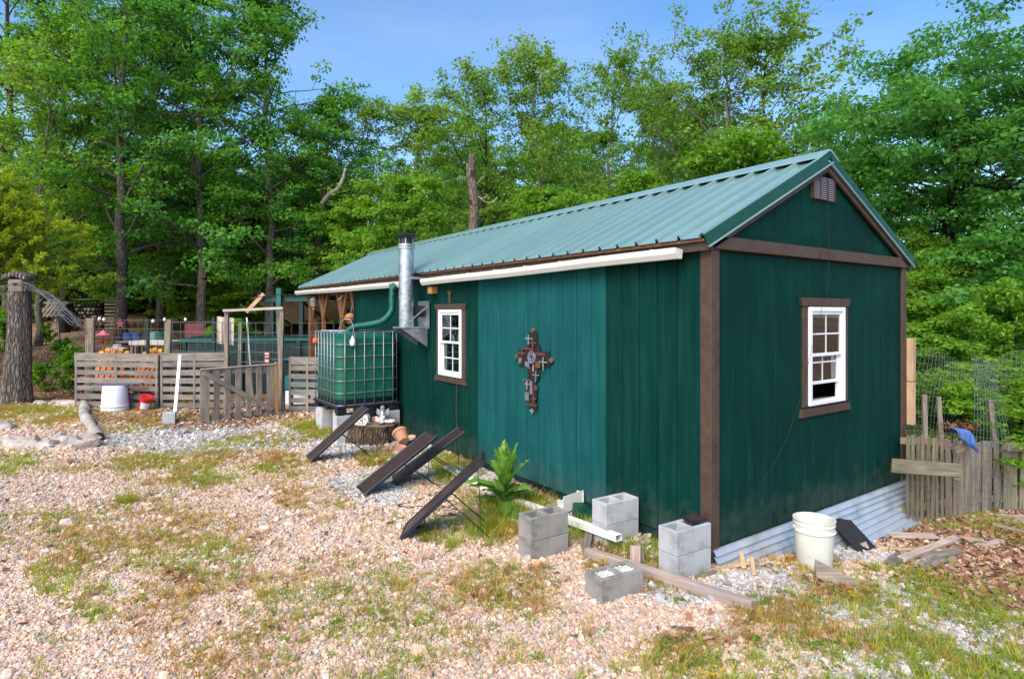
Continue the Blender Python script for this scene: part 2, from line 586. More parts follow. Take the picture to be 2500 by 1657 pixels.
wood('wood_pine', (.36, .22, .12), (.55, .38, .22), (.68, .52, .34))
wood('wood_new', (.52, .33, .16), (.68, .48, .26), (.78, .60, .38))
wood('wood_pink', (.34, .24, .20), (.50, .39, .34), (.62, .51, .46))
wood('wood_porch', (.10, .045, .02), (.20, .095, .045), (.29, .15, .08))
wood('wood_interior', (.07, .035, .016), (.14, .075, .035), (.2, .12, .06))
wood('wood_red_edge', (.3, .13, .04), (.45, .22, .08), (.52, .3, .13))
plain('paint_dark_green', (.002, .024, .023), .55, var=.2)
plain('paint_teal', (.01, .16, .18), .5, var=.2)
plain('paint_white', (.74, .73, .70), .6, var=.1)
plain('bucket_white', (.72, .71, .63), .45, var=.08, nscale=5)
plain('bucket_bright', (.78, .80, .84), .4, var=.05)
plain('red_plastic', (.55, .02, .025), .4, var=.15)
plain('dark_red', (.16, .03, .03), .6, var=.2)
plain('sign_red', (.20, .015, .02), .5, var=.1)
plain('blue_plastic', (.03, .10, .26), .45, var=.15)
plain('mint_plastic', (.22, .42, .36), .45, var=.12)
plain('pink_plastic', (.75, .16, .20), .5, var=.1)
plain('orange_plastic', (.75, .12, .02), .4, var=.1)
plain('yellow_paint', (.72, .42, .02), .55, var=.15)
plain('orange_paint', (.42, .11, .012), .6, var=.15)
plain('purple_plastic', (.12, .05, .25), .5, var=.1)
plain('slate_board', (.10, .10, .17), .6, var=.2)
plain('terracotta', (.55, .27, .16), .85, var=.12)
plain('ornament_white', (.70, .68, .62), .6, var=.18, nscale=20)
plain('ornament_grey', (.40, .43, .46), .35, .4, var=.2)
plain('iron', (.022, .019, .018), .6, .3, var=.3, nscale=20)
plain('plaque_red', (.12, .026, .022), .7, var=.25, nscale=25)
plain('plaque_rust', (.13, .046, .026), .7, var=.25, nscale=25)
plain('plaque_sage', (.13, .155, .115), .75, var=.2, nscale=25)
plain('plaque_grey', (.15, .15, .19), .6, var=.25, nscale=25)
plain('vent_louvre', (.24, .23, .27), .6, var=.1)
plain('cross_pale', (.22, .22, .20), .6, var=.2, nscale=25)
plain('brass_old', (.16, .11, .05), .5, .4, var=.3, nscale=20)
plain('cable_black', (.012, .012, .013), .6, var=.1)
plain('cord_red', (.16, .035, .028), .7, var=.1)
plain('panel_frame', (.013, .014, .024), .38, var=.2, spec=.6)
t = NT('solar_cells')
_w = t.new('ShaderNodeTexBrick'); _w.offset = 0; _w.inputs['Scale'].default_value = 1
_w.inputs['Color1'].default_value = (.042, .022, .020, 1); _w.inputs['Color2'].default_value = (.036, .020, .022, 1)
_w.inputs['Mortar'].default_value = (.075, .05, .045, 1); _w.inputs['Mortar Size'].default_value = .0015
_w.inputs['Brick Width'].default_value = .30; _w.inputs['Row Height'].default_value = .02
t.link(t.coord(), _w.inputs['Vector'])
_n = t.noise(t.coord(), 9, 5, .6)
t.set(Base_Color=t.mix(t.ramp(_n, [(.5, (0,) * 3), (.8, (.2,) * 3)]), _w.outputs[0], (.11, .09, .08)),
      Roughness=t.ramp(_n, [(.3, (.22,) * 3), (.7, (.45,) * 3)]))
plain('shingle_black', (.016, .017, .022), .85, var=.3, nscale=30, bump=.5, bscale=200)
plain('cloth_blue', (.06, .14, .40), .9, var=.2, nscale=12)
plain('cloth_pale', (.55, .46, .40), .9, var=.2, nscale=8)
plain('curtain_red', (.62, .13, .13), .9, var=.3, nscale=14)
plain('interior_dark', (.05, .035, .025), .9, var=.2)
plain('canopy_sheet', (.55, .56, .55), .6, var=.15)
plain('bone_wood', (.40, .345, .30), .85, var=.25, nscale=5, bump=.5, bscale=25)
glassmat('glass', (.86, .9, .9), .16)
bark('bark_oak', (.06, .048, .038), (.19, .16, .13), (.36, .32, .27))
bark('bark_stub', (.06, .048, .04), (.19, .16, .135), (.42, .38, .33), 1.3)
bark('bark_dark', (.022, .017, .014), (.07, .055, .045), (.14, .115, .095))
bark('bark_pale', (.10, .085, .07), (.26, .23, .20), (.42, .39, .35), 1.4)
bark('bark_snag', (.10, .07, .05), (.24, .19, .15), (.42, .36, .31), 1.2)
bark('stump_bark', (.05, .033, .022), (.15, .105, .075), (.30, .23, .17), 1.6)
t = NT('rock')
_n = t.noise(t.coord(), 3.2, 7, .62)
_c = t.ramp(_n, [(.32, (.13, .095, .075)), (.46, (.40, .34, .29)), (.66, (.66, .60, .55))])
t.set(Base_Color=t.mix(1, _c, t.ramp(t.rnd(), [(0, (.85, .83, .82)), (1, (1.1, 1.06, 1.02))]), 'MULTIPLY'), Roughness=.92)
t.bump(t.noise(t.coord(), 9, 6, .7), .8, .03)
t = NT('cut_wood')
_w = t.new('ShaderNodeTexWave'); _w.wave_type = 'RINGS'; _w.rings_direction = 'Z'; _w.inputs['Scale'].default_value = 14
_w.inputs['Distortion'].default_value = 3
t.link(t.coord(), _w.inputs['Vector'])
t.set(Base_Color=t.ramp(_w.outputs[0], [(.2, (.14, .09, .055)), (.8, (.27, .20, .14))]), Roughness=.9)

G_OAK = [(0, (.042, .135, .020)), (.45, (.112, .295, .036)), (.8, (.195, .41, .058)), (1, (.30, .51, .09))]
leafmat('leaf_oak', G_OAK)
leafmat('leaf_slender', [(0, (.066, .150, .022)), (.45, (.158, .305, .042)), (.8, (.25, .42, .07)), (1, (.36, .51, .12))])
leafmat('leaf_bright', [(0, (.052, .155, .018)), (.45, (.155, .33, .034)), (.8, (.265, .46, .055)), (1, (.38, .55, .09))])
leafmat('leaf_cool', [(0, (.032, .125, .026)), (.45, (.088, .275, .048)), (.8, (.155, .385, .076)), (1, (.24, .48, .11))])
leafmat('cedar_spray', [(0, (.11, .18, .012)), (.45, (.27, .38, .024)), (.8, (.40, .50, .04)), (1, (.50, .57, .07))], .45, .7)
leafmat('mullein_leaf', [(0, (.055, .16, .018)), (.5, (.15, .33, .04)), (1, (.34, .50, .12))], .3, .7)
leafmat('weed_leaf', [(0, (.03, .10, .012)), (.5, (.08, .2, .02)), (1, (.16, .3, .04))], .3, .6)

# ------------------------------------------------------------------ ground zones
K = 2500 / 2366
def ell(px0, px1, py0, py1):
    """world ellipse (centre, radii) for a patch seen between these limits of the 2366-wide view"""
    cxp, cyp = (px0 + px1) / 2 * K, (py0 + py1) / 2 * K
    c = G(cxp, cyp); a = G(px1 * K, cyp); t_ = G(cxp, py0 * K); b = G(cxp, py1 * K)
    return c.x, c.y, abs(a.x - c.x), max(.08, abs(t_.y - b.y) / 2), t_.x - b.x, t_.y - b.y

GREY = [ell(*q) for q in [(230, 740, 975, 1050), (700, 900, 1000, 1060), (760, 960, 1085, 1160), (860, 1050, 1040, 1100), (1030, 1180, 1030, 1090),
                          (1160, 1500, 1120, 1200), (1380, 1640, 1250, 1330), (1470, 1700, 1335, 1400), (1640, 1980, 1300, 1420), (1900, 2120, 1250, 1300), (1750, 2600, 1340, 1480), (2000, 2800, 1420, 1640)]]
LITTER = [ell(*q) for q in [(360, 470, 1310, 1350), (1080, 1180, 1360, 1395), (1500, 1700, 1450, 1520), (2000, 2600, 1190, 1300), (2120, 2700, 1270, 1420), (1880, 2030, 1330, 1390), (170, 720, 925, 985), (1160, 1320, 1105, 1150), (1340, 1440, 1230, 1290), (1500, 1620, 1215, 1260)]]
GRASS = [(ell(*q[:4]), q[4]) for q in [
    (280, 740, 1035, 1115, .55), (-120, 200, 935, 985, .85), (40, 640, 1160, 1300, .26), (280, 600, 1210, 1360, .36), (60, 280, 1270, 1390, .38),
    (1030, 1310, 1300, 1420, .42), (1560, 2600, 1440, 1660, .62), (1900, 2500, 1310, 1450, .5), (690, 770, 975, 1012, 1.0),
    (1420, 1640, 1240, 1340, .7), (820, 910, 1030, 1080, 1.0), (1000, 1110, 1055, 1115, .9), (1110, 1240, 1170, 1240, 1.2),
    (620, 830, 1120, 1180, .4), (240, 420, 1050, 1090, .6), (1330, 1400, 1280, 1340, .8), (1700, 1900, 1360, 1460, .6),
    (380, 480, 1350, 1400, .45), (640, 720, 1450, 1540, .4), (1480, 1640, 1470, 1590, .7), (960, 1090, 1200, 1260, .5), (1780, 2060, 1290, 1350, .4)]]

def zsum(L, x, y):
    out = np.zeros(np.shape(x))
    for e in L:
        w = 1.0
        if isinstance(e[0], tuple): e, w = e
        dx, dy = x - e[0], y - e[1]
        sh = e[4] / e[5] if abs(e[5]) > 1e-6 else 0
        q = ((dx - dy * sh) / e[2]) ** 2 + (dy / e[3]) ** 2
        out = np.maximum(out, w * (1 - sst(q, .25, 1.6)))
    return out

def z_grey(x, y):
    n = fbm(x * .9 + 5, y * .9 + 3)
    u, v = uv_of(x, y)
    strip = (1 - sst(np.abs(u + .25), .15, .5)) * sst(v, -.2, .4) * sst(9, v, v + 1)
    return np.clip(np.maximum(zsum(GREY, x, y), strip * .8) * (.55 + n) - .12, 0, 1)

def z_litter(x, y):
    n = fbm(x * 1.1 + 40, y * 1.1 + 9)
    far = np.maximum(sst(y, 11.8, 13.5), sst(x, -8.8, -10.2) * sst(y, 9.5, 12))
    rt = sst(x, 4.6, 6.2) * sst(y, 4.6, 6)
    return np.clip(np.maximum(np.maximum(zsum(LITTER, x, y), far), rt) * (.6 + n) - .15, 0, 1)

def z_grass(x, y):
    n = fbm(x * 2.1 + 70, y * 2.1 + 19)
    base = zsum(GRASS, x, y)
    sp = .26 * sst(fbm(x * .8 + 3, y * .8 + 77), .42, .70)
    return np.clip(np.maximum(base, sp) * (.25 + sst(n, .32, .60)), 0, 1)

# ------------------------------------------------------------------ the ground: one sheet to the horizon
def ticks(a, b, step, far, grow=1.35):
    L = list(np.arange(a, b + 1e-6, step))
    s = step; q = a
    while q > -far:
        s *= grow; q -= s; L.insert(0, q)
    s = step; q = b
    while q < far:
        s *= grow; q += s; L.append(q)
    return np.array(L)

xs = ticks(-12.5, 9, .12, 500); ys = ticks(2.2, 15, .12, 500)
GX, GY = np.meshgrid(xs, ys, indexing='ij')
GZ = gz(GX, GY) + .012 * (fbm(GX * 3, GY * 3) - .5)
me = bpy.data.meshes.new('ground')
nx, ny = len(xs), len(ys)
co = np.stack([GX, GY, GZ], -1).reshape(-1, 3)
I = np.arange(nx * ny).reshape(nx, ny)
fa = np.stack([I[:-1, :-1], I[1:, :-1], I[1:, 1:], I[:-1, 1:]], -1).reshape(-1, 4)
me.from_pydata(co.tolist(), [], fa.tolist())
me.polygons.foreach_set('use_smooth', [True] * len(me.polygons))
za = me.attributes.new('zone', 'FLOAT_COLOR', 'POINT')
zz = np.ones((nx * ny, 4), np.float32)
zz[:, 0] = z_grey(co[:, 0], co[:, 1]); zz[:, 1] = z_litter(co[:, 0], co[:, 1]); zz[:, 2] = z_grass(co[:, 0], co[:, 1])
za.data.foreach_set('color', zz.ravel())
t = NT('ground_mix')
po = t.coord('Object')
at = t.new('ShaderNodeAttribute'); at.attribute_name = 'zone'
sp = t.new('ShaderNodeSeparateColor'); t.link(at.outputs['Color'], sp.inputs[0])
vo = t.new('ShaderNodeTexVoronoi'); vo.inputs['Scale'].default_value = 42; t.link(po, vo.inputs['Vector'])
vs_ = t.new('ShaderNodeSeparateColor'); t.link(vo.outputs['Color'], vs_.inputs[0])
warm = t.ramp(vs_.outputs[0], [(0, (.27, .19, .135)), (.3, (.49, .365, .265)), (.6, (.60, .47, .36)), (.85, (.66, .57, .48)), (1, (.40, .37, .36))])
grey = t.ramp(vs_.outputs[1], [(0, (.22, .22, .22)), (.4, (.42, .42, .41)), (.8, (.58, .57, .55)), (1, (.50, .42, .34))])
v2 = t.new('ShaderNodeTexVoronoi'); v2.inputs['Scale'].default_value = 19; t.link(t.mapping(po, (1, 1.4, 1)), v2.inputs['Vector'])
v2s = t.new('ShaderNodeSeparateColor'); t.link(v2.outputs['Color'], v2s.inputs[0])
lit = t.ramp(v2s.outputs[0], [(0, (.09, .05, .03)), (.4, (.22, .12, .07)), (.75, (.34, .20, .12)), (1, (.42, .31, .22))])
gr = t.ramp(t.noise(po, 30, 5, .7), [(.3, (.07, .075, .02)), (.55, (.18, .19, .05)), (.75, (.30, .25, .11))])
c = t.mix(sp.outputs[0], warm, grey)
c = t.mix(sp.outputs[1], c, lit)
c = t.mix(t.math('MULTIPLY', sp.outputs[2], .7), c, gr)
big = t.ramp(t.noise(po, .7, 4, .6), [(.3, (.84, .83, .82)), (.7, (1.1, 1.1, 1.1))])
c = t.mix(1.0, c, big, 'MULTIPLY')
t.set(Base_Color=c, Roughness=.95)
t.b.inputs['Specular IOR Level'].default_value = .1
t.bump(t.ramp(vo.outputs['Distance'], [(0, (1,) * 3), (.7, (0,) * 3)]), .9, .012)
me.materials.append(t.m)
ground = bpy.data.objects.new('ground', me); COL.objects.link(ground); tag(ground, kind='structure')

# ------------------------------------------------------------------ the shed
shed = thing('shed', 'long dark green shed with teal wall panels, brown trim and ribbed metal roof', 'shed',
             (C0[0], C0[1], 0), ANG)
W, LW, LR = 3.5, 7.9, 11.3          # gable width, closed length, roof length
ZE, ZA = 2.45, 3.355                 # eave and ridge heights
OV = .12
SL = (ZA - ZE) / (W / 2 + OV)       # roof slope
def roofz(u): return ZA - abs(u - W / 2) * SL

# siding boards, long wall (outer face at u = 0.02)
def sboard(axis, a0, a1, z0, z1, mat, z1b=None):
    g = .0075
    if z1b is None:
        if axis == 'v':
            board('siding_board', shed, (.035, (a0 + a1) / 2, z0), (.035, (a0 + a1) / 2, z1), a1 - a0 - g, .03, (0, 1, 0), mat, .005)
        else:
            board('siding_board', shed, ((a0 + a1) / 2, .035, z0), ((a0 + a1) / 2, .035, z1), a1 - a0 - g, .03, (1, 0, 0), mat, .005)
    else:
        m = MB(); h = g / 2
        m.extrude([(a0 + h, .02, z0), (a1 - h, .02, z0), (a1 - h, .02, z1b), (a0 + h, .02, z1)], (0, 0, 0), (0, .03, 0))
        m.build('siding_board', mat, shed)

ve = [1.2 + .2109 * k for k in range(-5, 32)]
ve = [.095] + [q for q in ve if .2 < q < LW - .1] + [LW]
WV = (3.86, 4.57, .985, 1.945)      # window hole in the long wall
for a, b in zip(ve[:-1], ve[1:]):
    mat = 'siding_teal' if (1.19 < a and b < 3.54) else 'siding_green'
    if b < WV[0] or a > WV[1]:
        sboard('v', a, b, .0, ZE + .03, mat)
    else:
        sboard('v', a, b, .0, WV[2], mat); sboard('v', a, b, WV[3], ZE + .03, mat)
        if a < WV[0]: sboard('v', a, WV[0], WV[2], WV[3], mat)
        if b > WV[1]: sboard('v', WV[1], b, WV[2], WV[3], mat)
WU = (1.41, 2.14, .985, 1.955)      # window hole in the gable
ue = [.095 + (W - .2) * k / 16 for k in range(17)]
for a, b in zip(ue[:-1], ue[1:]):
    if b < WU[0] or a > WU[1]:
        sboard('u', a, b, .0, 2.37, 'siding_green')
    else:
        sboard('u', a, b, .0, WU[2], 'siding_green'); sboard('u', a, b, WU[3], 2.37, 'siding_green')
        if a < WU[0]: sboard('u', a, WU[0], WU[2], WU[3], 'siding_green')
        if b > WU[1]: sboard('u', WU[1], b, WU[2], WU[3], 'siding_green')
for a, b in zip(ue[:-1], ue[1:]):
    mid = W / 2
    if a < mid < b - 1e-6:
        pass
    z0 = 2.40
    za_, zb_ = roofz(a) - .07, roofz(b) - .07
    if max(za_, zb_) > z0 + .02:
        sboard('u', a, b, z0, max(za_, z0 + .005), 'siding_green', max(zb_, z0 + .005))

# sheathing behind the boards with the window holes left open, floor, ceiling, inner walls
m = MB()
for (y0, y1, z0, z1) in ((.06, WV[0], 0, ZE), (WV[1], LW, 0, ZE), (WV[0], WV[1], 0, WV[2]), (WV[0], WV[1], WV[3], ZE)):
    m.box((.085, (y0 + y1) / 2, (z0 + z1) / 2), (.065, y1 - y0, z1 - z0))
for (x0, x1, z0, z1) in ((.06, WU[0], 0, ZE), (WU[1], W - .06, 0, ZE), (WU[0], WU[1], 0, WU[2]), (WU[0], WU[1], WU[3], ZE)):
    m.box(((x0 + x1) / 2, .085, (z0 + z1) / 2), (x1 - x0, .065, z1 - z0))
BW = (1.0, 2.0, 1.0, 1.95)          # window in the far long wall
for (y0, y1, z0, z1) in ((.06, BW[0], 0, ZE), (BW[1], LW, 0, ZE), (BW[0], BW[1], 0, BW[2]), (BW[0], BW[1], BW[3], ZE)):
    m.box((W - .085, (y0 + y1) / 2, (z0 + z1) / 2), (.065, y1 - y0, z1 - z0))
m.box((W / 2, LW - .05, ZE / 2), (W - .1, .08, ZE))
m.box((W / 2, LW / 2, .02), (W - .2, LW - .1, .08))
m.box((W / 2, LW / 2, ZE - .03), (W - .2, LW - .1, .03))
m.build('sheathing', 'wood_interior', shed)
# rear outer skin and far end wall of the closed part
m = MB()
for (y0, y1, z0, z1) in ((0.0, BW[0], 0, ZE), (BW[1], LW, 0, ZE), (BW[0], BW[1], 0, BW[2]), (BW[0], BW[1], BW[3], ZE)):
    m.box((W - .03, (y0 + y1) / 2, (z0 + z1) / 2), (.04, y1 - y0, z1 - z0))
m.box((W / 2, LW + .015, ZE / 2), (W, .03, ZE))
m.build('rear_wall', 'siding_green', shed)
# gable backing
m = MB()
m.extrude([(.1, .06, ZE - .1), (W - .1, .06, ZE - .1), (W / 2, .06, ZA - .1)], (0, 0, 0), (0, .03, 0))
m.build('gable_backing', 'wood_interior', shed)
m = MB()
m.extrude([(.1, LR - .35, ZE - .02), (W - .1, LR - .35, ZE - .02), (W / 2, LR - .35, ZA - .1)], (0, 0, 0), (0, .03, 0))
m.build('gable_backing', 'wood_interior', shed)
m = MB(); m.box((.045, LW / 2 + .05, -.055), (.03, LW - .1, .10)); m.box((W / 2, .12, -.06), (W - .3, .03, .12))
m.box((W - .045, LW / 2, -.3), (.03, LW - .1, .6)); m.box((W / 2, LW - .05, -.2), (W - .2, .03, .4))
m.build('base_skirting', 'paint_dark_green', shed)

# corner posts and bands
def sbox(name, c, s, mat, b=.004, parent=None):
    return MB().box(c, s, b=b).build(name, mat, parent or shed)
tb = 'trim_brown'
sbox('corner_trim', (.06, .006, 1.13), (.08, .026, 2.50), tb)
sbox('corner_trim', (.008, .0475, 1.17), (.024, .109, 2.42), tb)
sbox('corner_trim', (W - .055, .006, 1.13), (.11, .026, 2.50), tb)
sbox('corner_trim', (W - .006, .08, 1.13), (.028, .12, 2.50), tb)
sbox('gable_band', (W / 2, -.012, 2.43), (W + .04, .034, .105), tb)
for s in (-1, 1):
    e = Vector((W / 2 + s * (W / 2 + .05), -.014, roofz(W / 2 + W / 2 + .05) - .085)); a = Vector((W / 2 + s * .0, -.014, ZA - .085))
    board('rake_board', shed, e, a, .085, .03, (0, 0, 1), tb)
fb = sbox('fascia_board', (-.055, LR / 2 - .02, ZE - .045), (.025, LR, .09), tb)
sbox('fascia_board', (W + .055, LR / 2 - .02, ZE - .045), (.025, LR, .09), tb)
sbox('soffit_board', (-.01, LR / 2, ZE - .02), (.07, LR - .1, .02), tb)

# roof panels: ribs every nine inches, four to a panel
def roof_profile(width):
    p = []; r = .2286; q = 0.0
    while q < width - 1e-6:
        p += [(q, 0), (q + .007, .034), (q + .029, .034), (q + .036, 0)]
        q += r
    p += [(width, 0)]
    return [a for a in p if a[0] <= width + 1e-6]
PWD = .9144
def roofpanel(width):
    m = MB(); pr = roof_profile(width); n = len(pr)
    L = math.hypot(W / 2 + OV, ZA - ZE) + .01
    vs = []
    for k in range(5):
        s_ = L * k / 4
        for (a, h) in pr: vs.append((s_, a, h))
    fs = []
    for k in range(4):
        for i in range(n - 1):
            fs.append((k * n + i, (k + 1) * n + i, (k + 1) * n + i + 1, k * n + i + 1))
    for (a, h) in pr: vs.append((0, a, h - .006 if h < .01 else h - .006))
    b0 = 5 * n
    for i in range(n - 1): fs.append((i, i + 1, b0 + i + 1, b0 + i))
    m.add(vs, fs)
    return m.mesh('roof_panel', 'roof_metal')
rp = roofpanel(PWD)
npan = int(LR / PWD)
rest = LR + .03 - npan * PWD
rp2 = roofpanel(rest)
ra = math.atan(SL)
for k in range(npan + 1):
    me_ = rp if k < npan else rp2
    child('roof_panel', me_, shed, (-OV, -.03 + k * PWD, ZE + .012 + .0004 * (k % 2)), (0, -ra, 0))
    o = child('roof_panel', me_, shed, (W + OV, -.03 + k * PWD, ZE + .012 + .0004 * (k % 2)), (0, -ra, 0), (1, 1, 1))
    o.rotation_euler = Euler((0, -ra, 0)).to_matrix().to_euler()
    o.matrix_basis = Matrix.Translation((W + OV, -.03 + k * PWD, ZE + .012)) @ Matrix.Scale(-1, 4, (1, 0, 0)) @ Euler((0, -ra, 0)).to_matrix().to_4x4()
# decking under the metal
m = MB()
for s in (0, 1):
    a = Vector((-OV + .02, 0, ZE + .004)) if s == 0 else Vector((W + OV - .02, 0, ZE + .004))
    b = Vector((W / 2, 0, ZA))
    m.extrude([a, b, b - Vector((0, 0, .022)), a - Vector((0, 0, .022))], (0, -.01, 0), (0, LR, 0))
m.build('roof_decking', 'wood_porch', shed)
# ridge cap, rake trims
m = MB()
w_, dz = .16, .16 * SL
m.extrude([(W / 2 - w_, 0, ZA - dz + .050), (W / 2 - .02, 0, ZA + .053), (W / 2 + .02, 0, ZA + .053), (W / 2 + w_, 0, ZA - dz + .050),
           (W / 2 + w_, 0, ZA - dz + .064), (W / 2 + .022, 0, ZA + .070), (W / 2 - .022, 0, ZA + .070), (W / 2 - w_, 0, ZA - dz + .064)],
          (0, -.045, 0), (0, LR + .06, 0))
m.build('ridge_cap', 'roof_metal', shed)
for s in (-1, 1):
    for yy, nm in ((-.046, 1), (LR + .0, -1)):
        e = Vector((W / 2 + s * (W / 2 + OV + .01), yy, ZE + .02)); a = Vector((W / 2, yy, ZA + .035))
        d = (a - e).normalized(); n_ = Vector((-d.z * s * -1, 0, abs(d.x)))
        n_ = Vector((d.z, 0, -d.x)) if d.x < 0 else Vector((-d.z, 0, d.x))
        m = MB()
        for (lo, hi, y0, y1) in ((-.085, .005, 0, .012), (-.004, .006, .012, .062)):
            m.extrude([e + n_ * lo, a + n_ * lo, a + n_ * hi, e + n_ * hi], (0, y0 if nm > 0 else -y0, 0), (0, (y1 - y0) * nm, 0))
        rt_ = m.build('rake_trim', 'trim_metal_green', shed)
        m = MB(); m.extrude([e + n_ * -.098, a + n_ * -.098, a + n_ * -.086, e + n_ * -.086], (0, -.012 if nm > 0 else .012, 0), (0, .02 * nm, 0)); m.build('drip_hem', 'roof_metal', rt_)
# screws in rows, four rows up the slope
m = MB()
Ls = math.hypot(W / 2 + OV, ZA - ZE)
for fr in (.06, .36, .66, .93):
    for k in range(int((LR - .1) / .2286)):
        s_ = fr * Ls
        p = Vector((-OV + s_ * math.cos(ra), .03 + k * .2286, ZE + .014 + s_ * math.sin(ra)))
        m.lathe([(0, .008), (.007, .007), (.011, 0)], p, 5)
o = m.build('roof_screws', 'black_metal', shed); o['kind'] = 'stuff'

# gable louvre vent
vent = sbox('vent', (1.705, .012, 3.055), (.40, .016, .225), 'trim_brown')
for i in range(11):
    board('louvre', vent, (1.515, -.004, 2.960 + i * .0195), (1.895, -.004, 2.960 + i * .0195), .016, .003, (0, -.6, -.8), 'vent_louvre', 0)
for x in (1.515, 1.64, 1.77, 1.895):
    board('rib', vent, (x, -.008, 2.945), (x, -.008, 3.165), .014, .012, (1, 0, 0), 'trim_brown', 0)

# windows
def window(name_pl, M, hole, trim, raised, curtain):
    """M maps (a right, b up, n outward) to shed space; hole and trim are a0,a1,b0,b1"""
    a0, a1, b0, b1 = hole
    R3 = M.to_3x3()
    def bx(name, c, s, mat, parent, b=.003):
        q = MB().box((0, 0, 0), s, b=b)
        o = bpy.data.objects.new(name, q.mesh(name, mat)); COL.objects.link(o); o.parent = parent
        o.matrix_basis = M @ Matrix.Translation(c)
        return o
    fw = .042
    m = MB()
    for (x0, x1, y0, y1) in ((a0, a0 + fw, b0, b1), (a1 - fw, a1, b0, b1), (a0 + fw, a1 - fw, b1 - fw, b1), (a0 + fw, a1 - fw, b0, b0 + fw * .9)):
        m.box(((x0 + x1) / 2, (y0 + y1) / 2, .0), (x1 - x0, y1 - y0, .085), b=.004)
    me_ = m.mesh('window', 'vinyl_white')
    root = bpy.data.objects.new('window', me_); COL.objects.link(root); root.parent = shed; root.matrix_basis = M
    def kid(name, q, mat):
        o = bpy.data.objects.new(name, q.mesh(name, mat)); COL.objects.link(o); o.parent = root; return o
    t0, t1, s0, s1 = trim
    kid('trim_board', MB().box((a0 - .045, (b0 + b1) / 2, .012), (.088, b1 - b0 + .02, .022), b=.003), tb)
    kid('trim_board', MB().box((a1 + .045, (b0 + b1) / 2, .012), (.088, b1 - b0 + .02, .022), b=.003), tb)
    h = MB(); h.extrude([(t0, s1 + .0, -.001), (t1, s1, -.001), (t1 - .035, s1 - .075, -.001), (t0 + .035, s1 - .075, -.001)], (0, 0, 0), (0, 0, .034))
    kid('head_trim', h, tb)
    h = MB(); h.extrude([(t0 + .03, s0 + .075, -.001), (t1 - .03, s0 + .075, -.001), (t1, s0, -.001), (t0, s0, -.001)], (0, 0, 0), (0, 0, .034))
    kid('sill_trim', h, tb)
    mid = (b0 + b1) / 2 - .005
    A0, A1 = a0 + fw, a1 - fw
    def sash(x0, x1, y0, y1, z, rows):
        q = MB(); e = .03
        for (p0, p1, r0, r1) in ((x0, x0 + e, y0, y1), (x1 - e, x1, y0, y1), (x0 + e, x1 - e, y1 - e, y1), (x0 + e, x1 - e, y0, y0 + e)):
            q.box(((p0 + p1) / 2, (r0 + r1) / 2, z), (p1 - p0, r1 - r0, .03), b=.003)
        kid('sash', q, 'vinyl_white')
        q = MB(); q.box(((x0 + x1) / 2, (y0 + y1) / 2, z), (.014, y1 - y0 - 2 * e, .012))
        kid('muntin', q, 'vinyl_white')
        for r_ in rows:
            q = MB(); q.box(((x0 + x1) / 2, r_, z + .002), (x1 - x0 - 2 * e, .014, .012)); kid('muntin', q, 'vinyl_white')
        ys_ = [y0 + e] + sorted(rows) + [y1 - e]
        for i in range(len(ys_) - 1):
            for (p0, p1) in ((x0 + e, (x0 + x1) / 2 - .006), ((x0 + x1) / 2 + .006, x1 - e)):
                q = MB(); q.box(((p0 + p1) / 2, (ys_[i] + ys_[i + 1]) / 2, z), (p1 - p0, ys_[i + 1] - ys_[i] - .014, .004))
                kid('pane', q, 'glass')
    sash(A0, A1, mid, b1 - fw, .012, [(mid + b1 - fw) / 2])
    if raised:
        sash(A0, A1, b0 + fw + raised, mid + raised, -.022, [(b0 + fw + mid) / 2 + raised])
    else:
        sash(A0, A1, b0 + fw * .9, mid + .03, -.022, [(b0 + fw + mid) / 2])
    if curtain:
        q = MB()
        def fn(i, j): return (a0 - .05 + (a1 - a0 + .1) * i, b0 + .42 + (b1 - b0 - .3) * j, -.16 + .018 * math.sin(i * 38) + .01 * math.sin(i * 71))
        q.grid(fn, 60, 2); kid('curtain', q, 'curtain_red')
    return root
# right-hand direction seen from outside the long wall is -v; outward normal is -u
ML = Matrix(((0, 0, -1, .028), (-1, 0, 0, 0), (0, 1, 0, 0), (0, 0, 0, 1)))
window('long', ML, (-4.53, -3.90, 1.01, 1.92), (-4.66, -3.77, .925, 2.0), 0, True)
MG = Matrix(((1, 0, 0, 0), (0, 0, -1, .028), (0, 1, 0, 0), (0, 0, 0, 1)))
window('gable', MG, (1.445, 2.105, 1.01, 1.93), (1.30, 2.23, .915, 2.015), .145, False)
MR = Matrix(((0, 0, 1, W - .028), (1, 0, 0, 0), (0, 1, 0, 0), (0, 0, 0, 1)))
window('rear', MR, (1.03, 1.97, 1.02, 1.94), (.9, 2.1, .93, 2.02), 0, False)
# things on the sill inside
board('inner_shelf', shed, (1.3, .20, 1.0), (2.3, .20, 1.0), .16, .02, (0, 1, 0), 'wood_pine')
sbox('shelf_box', (1.56, .2, 1.035), (.16, .1, .045), 'wood_new')

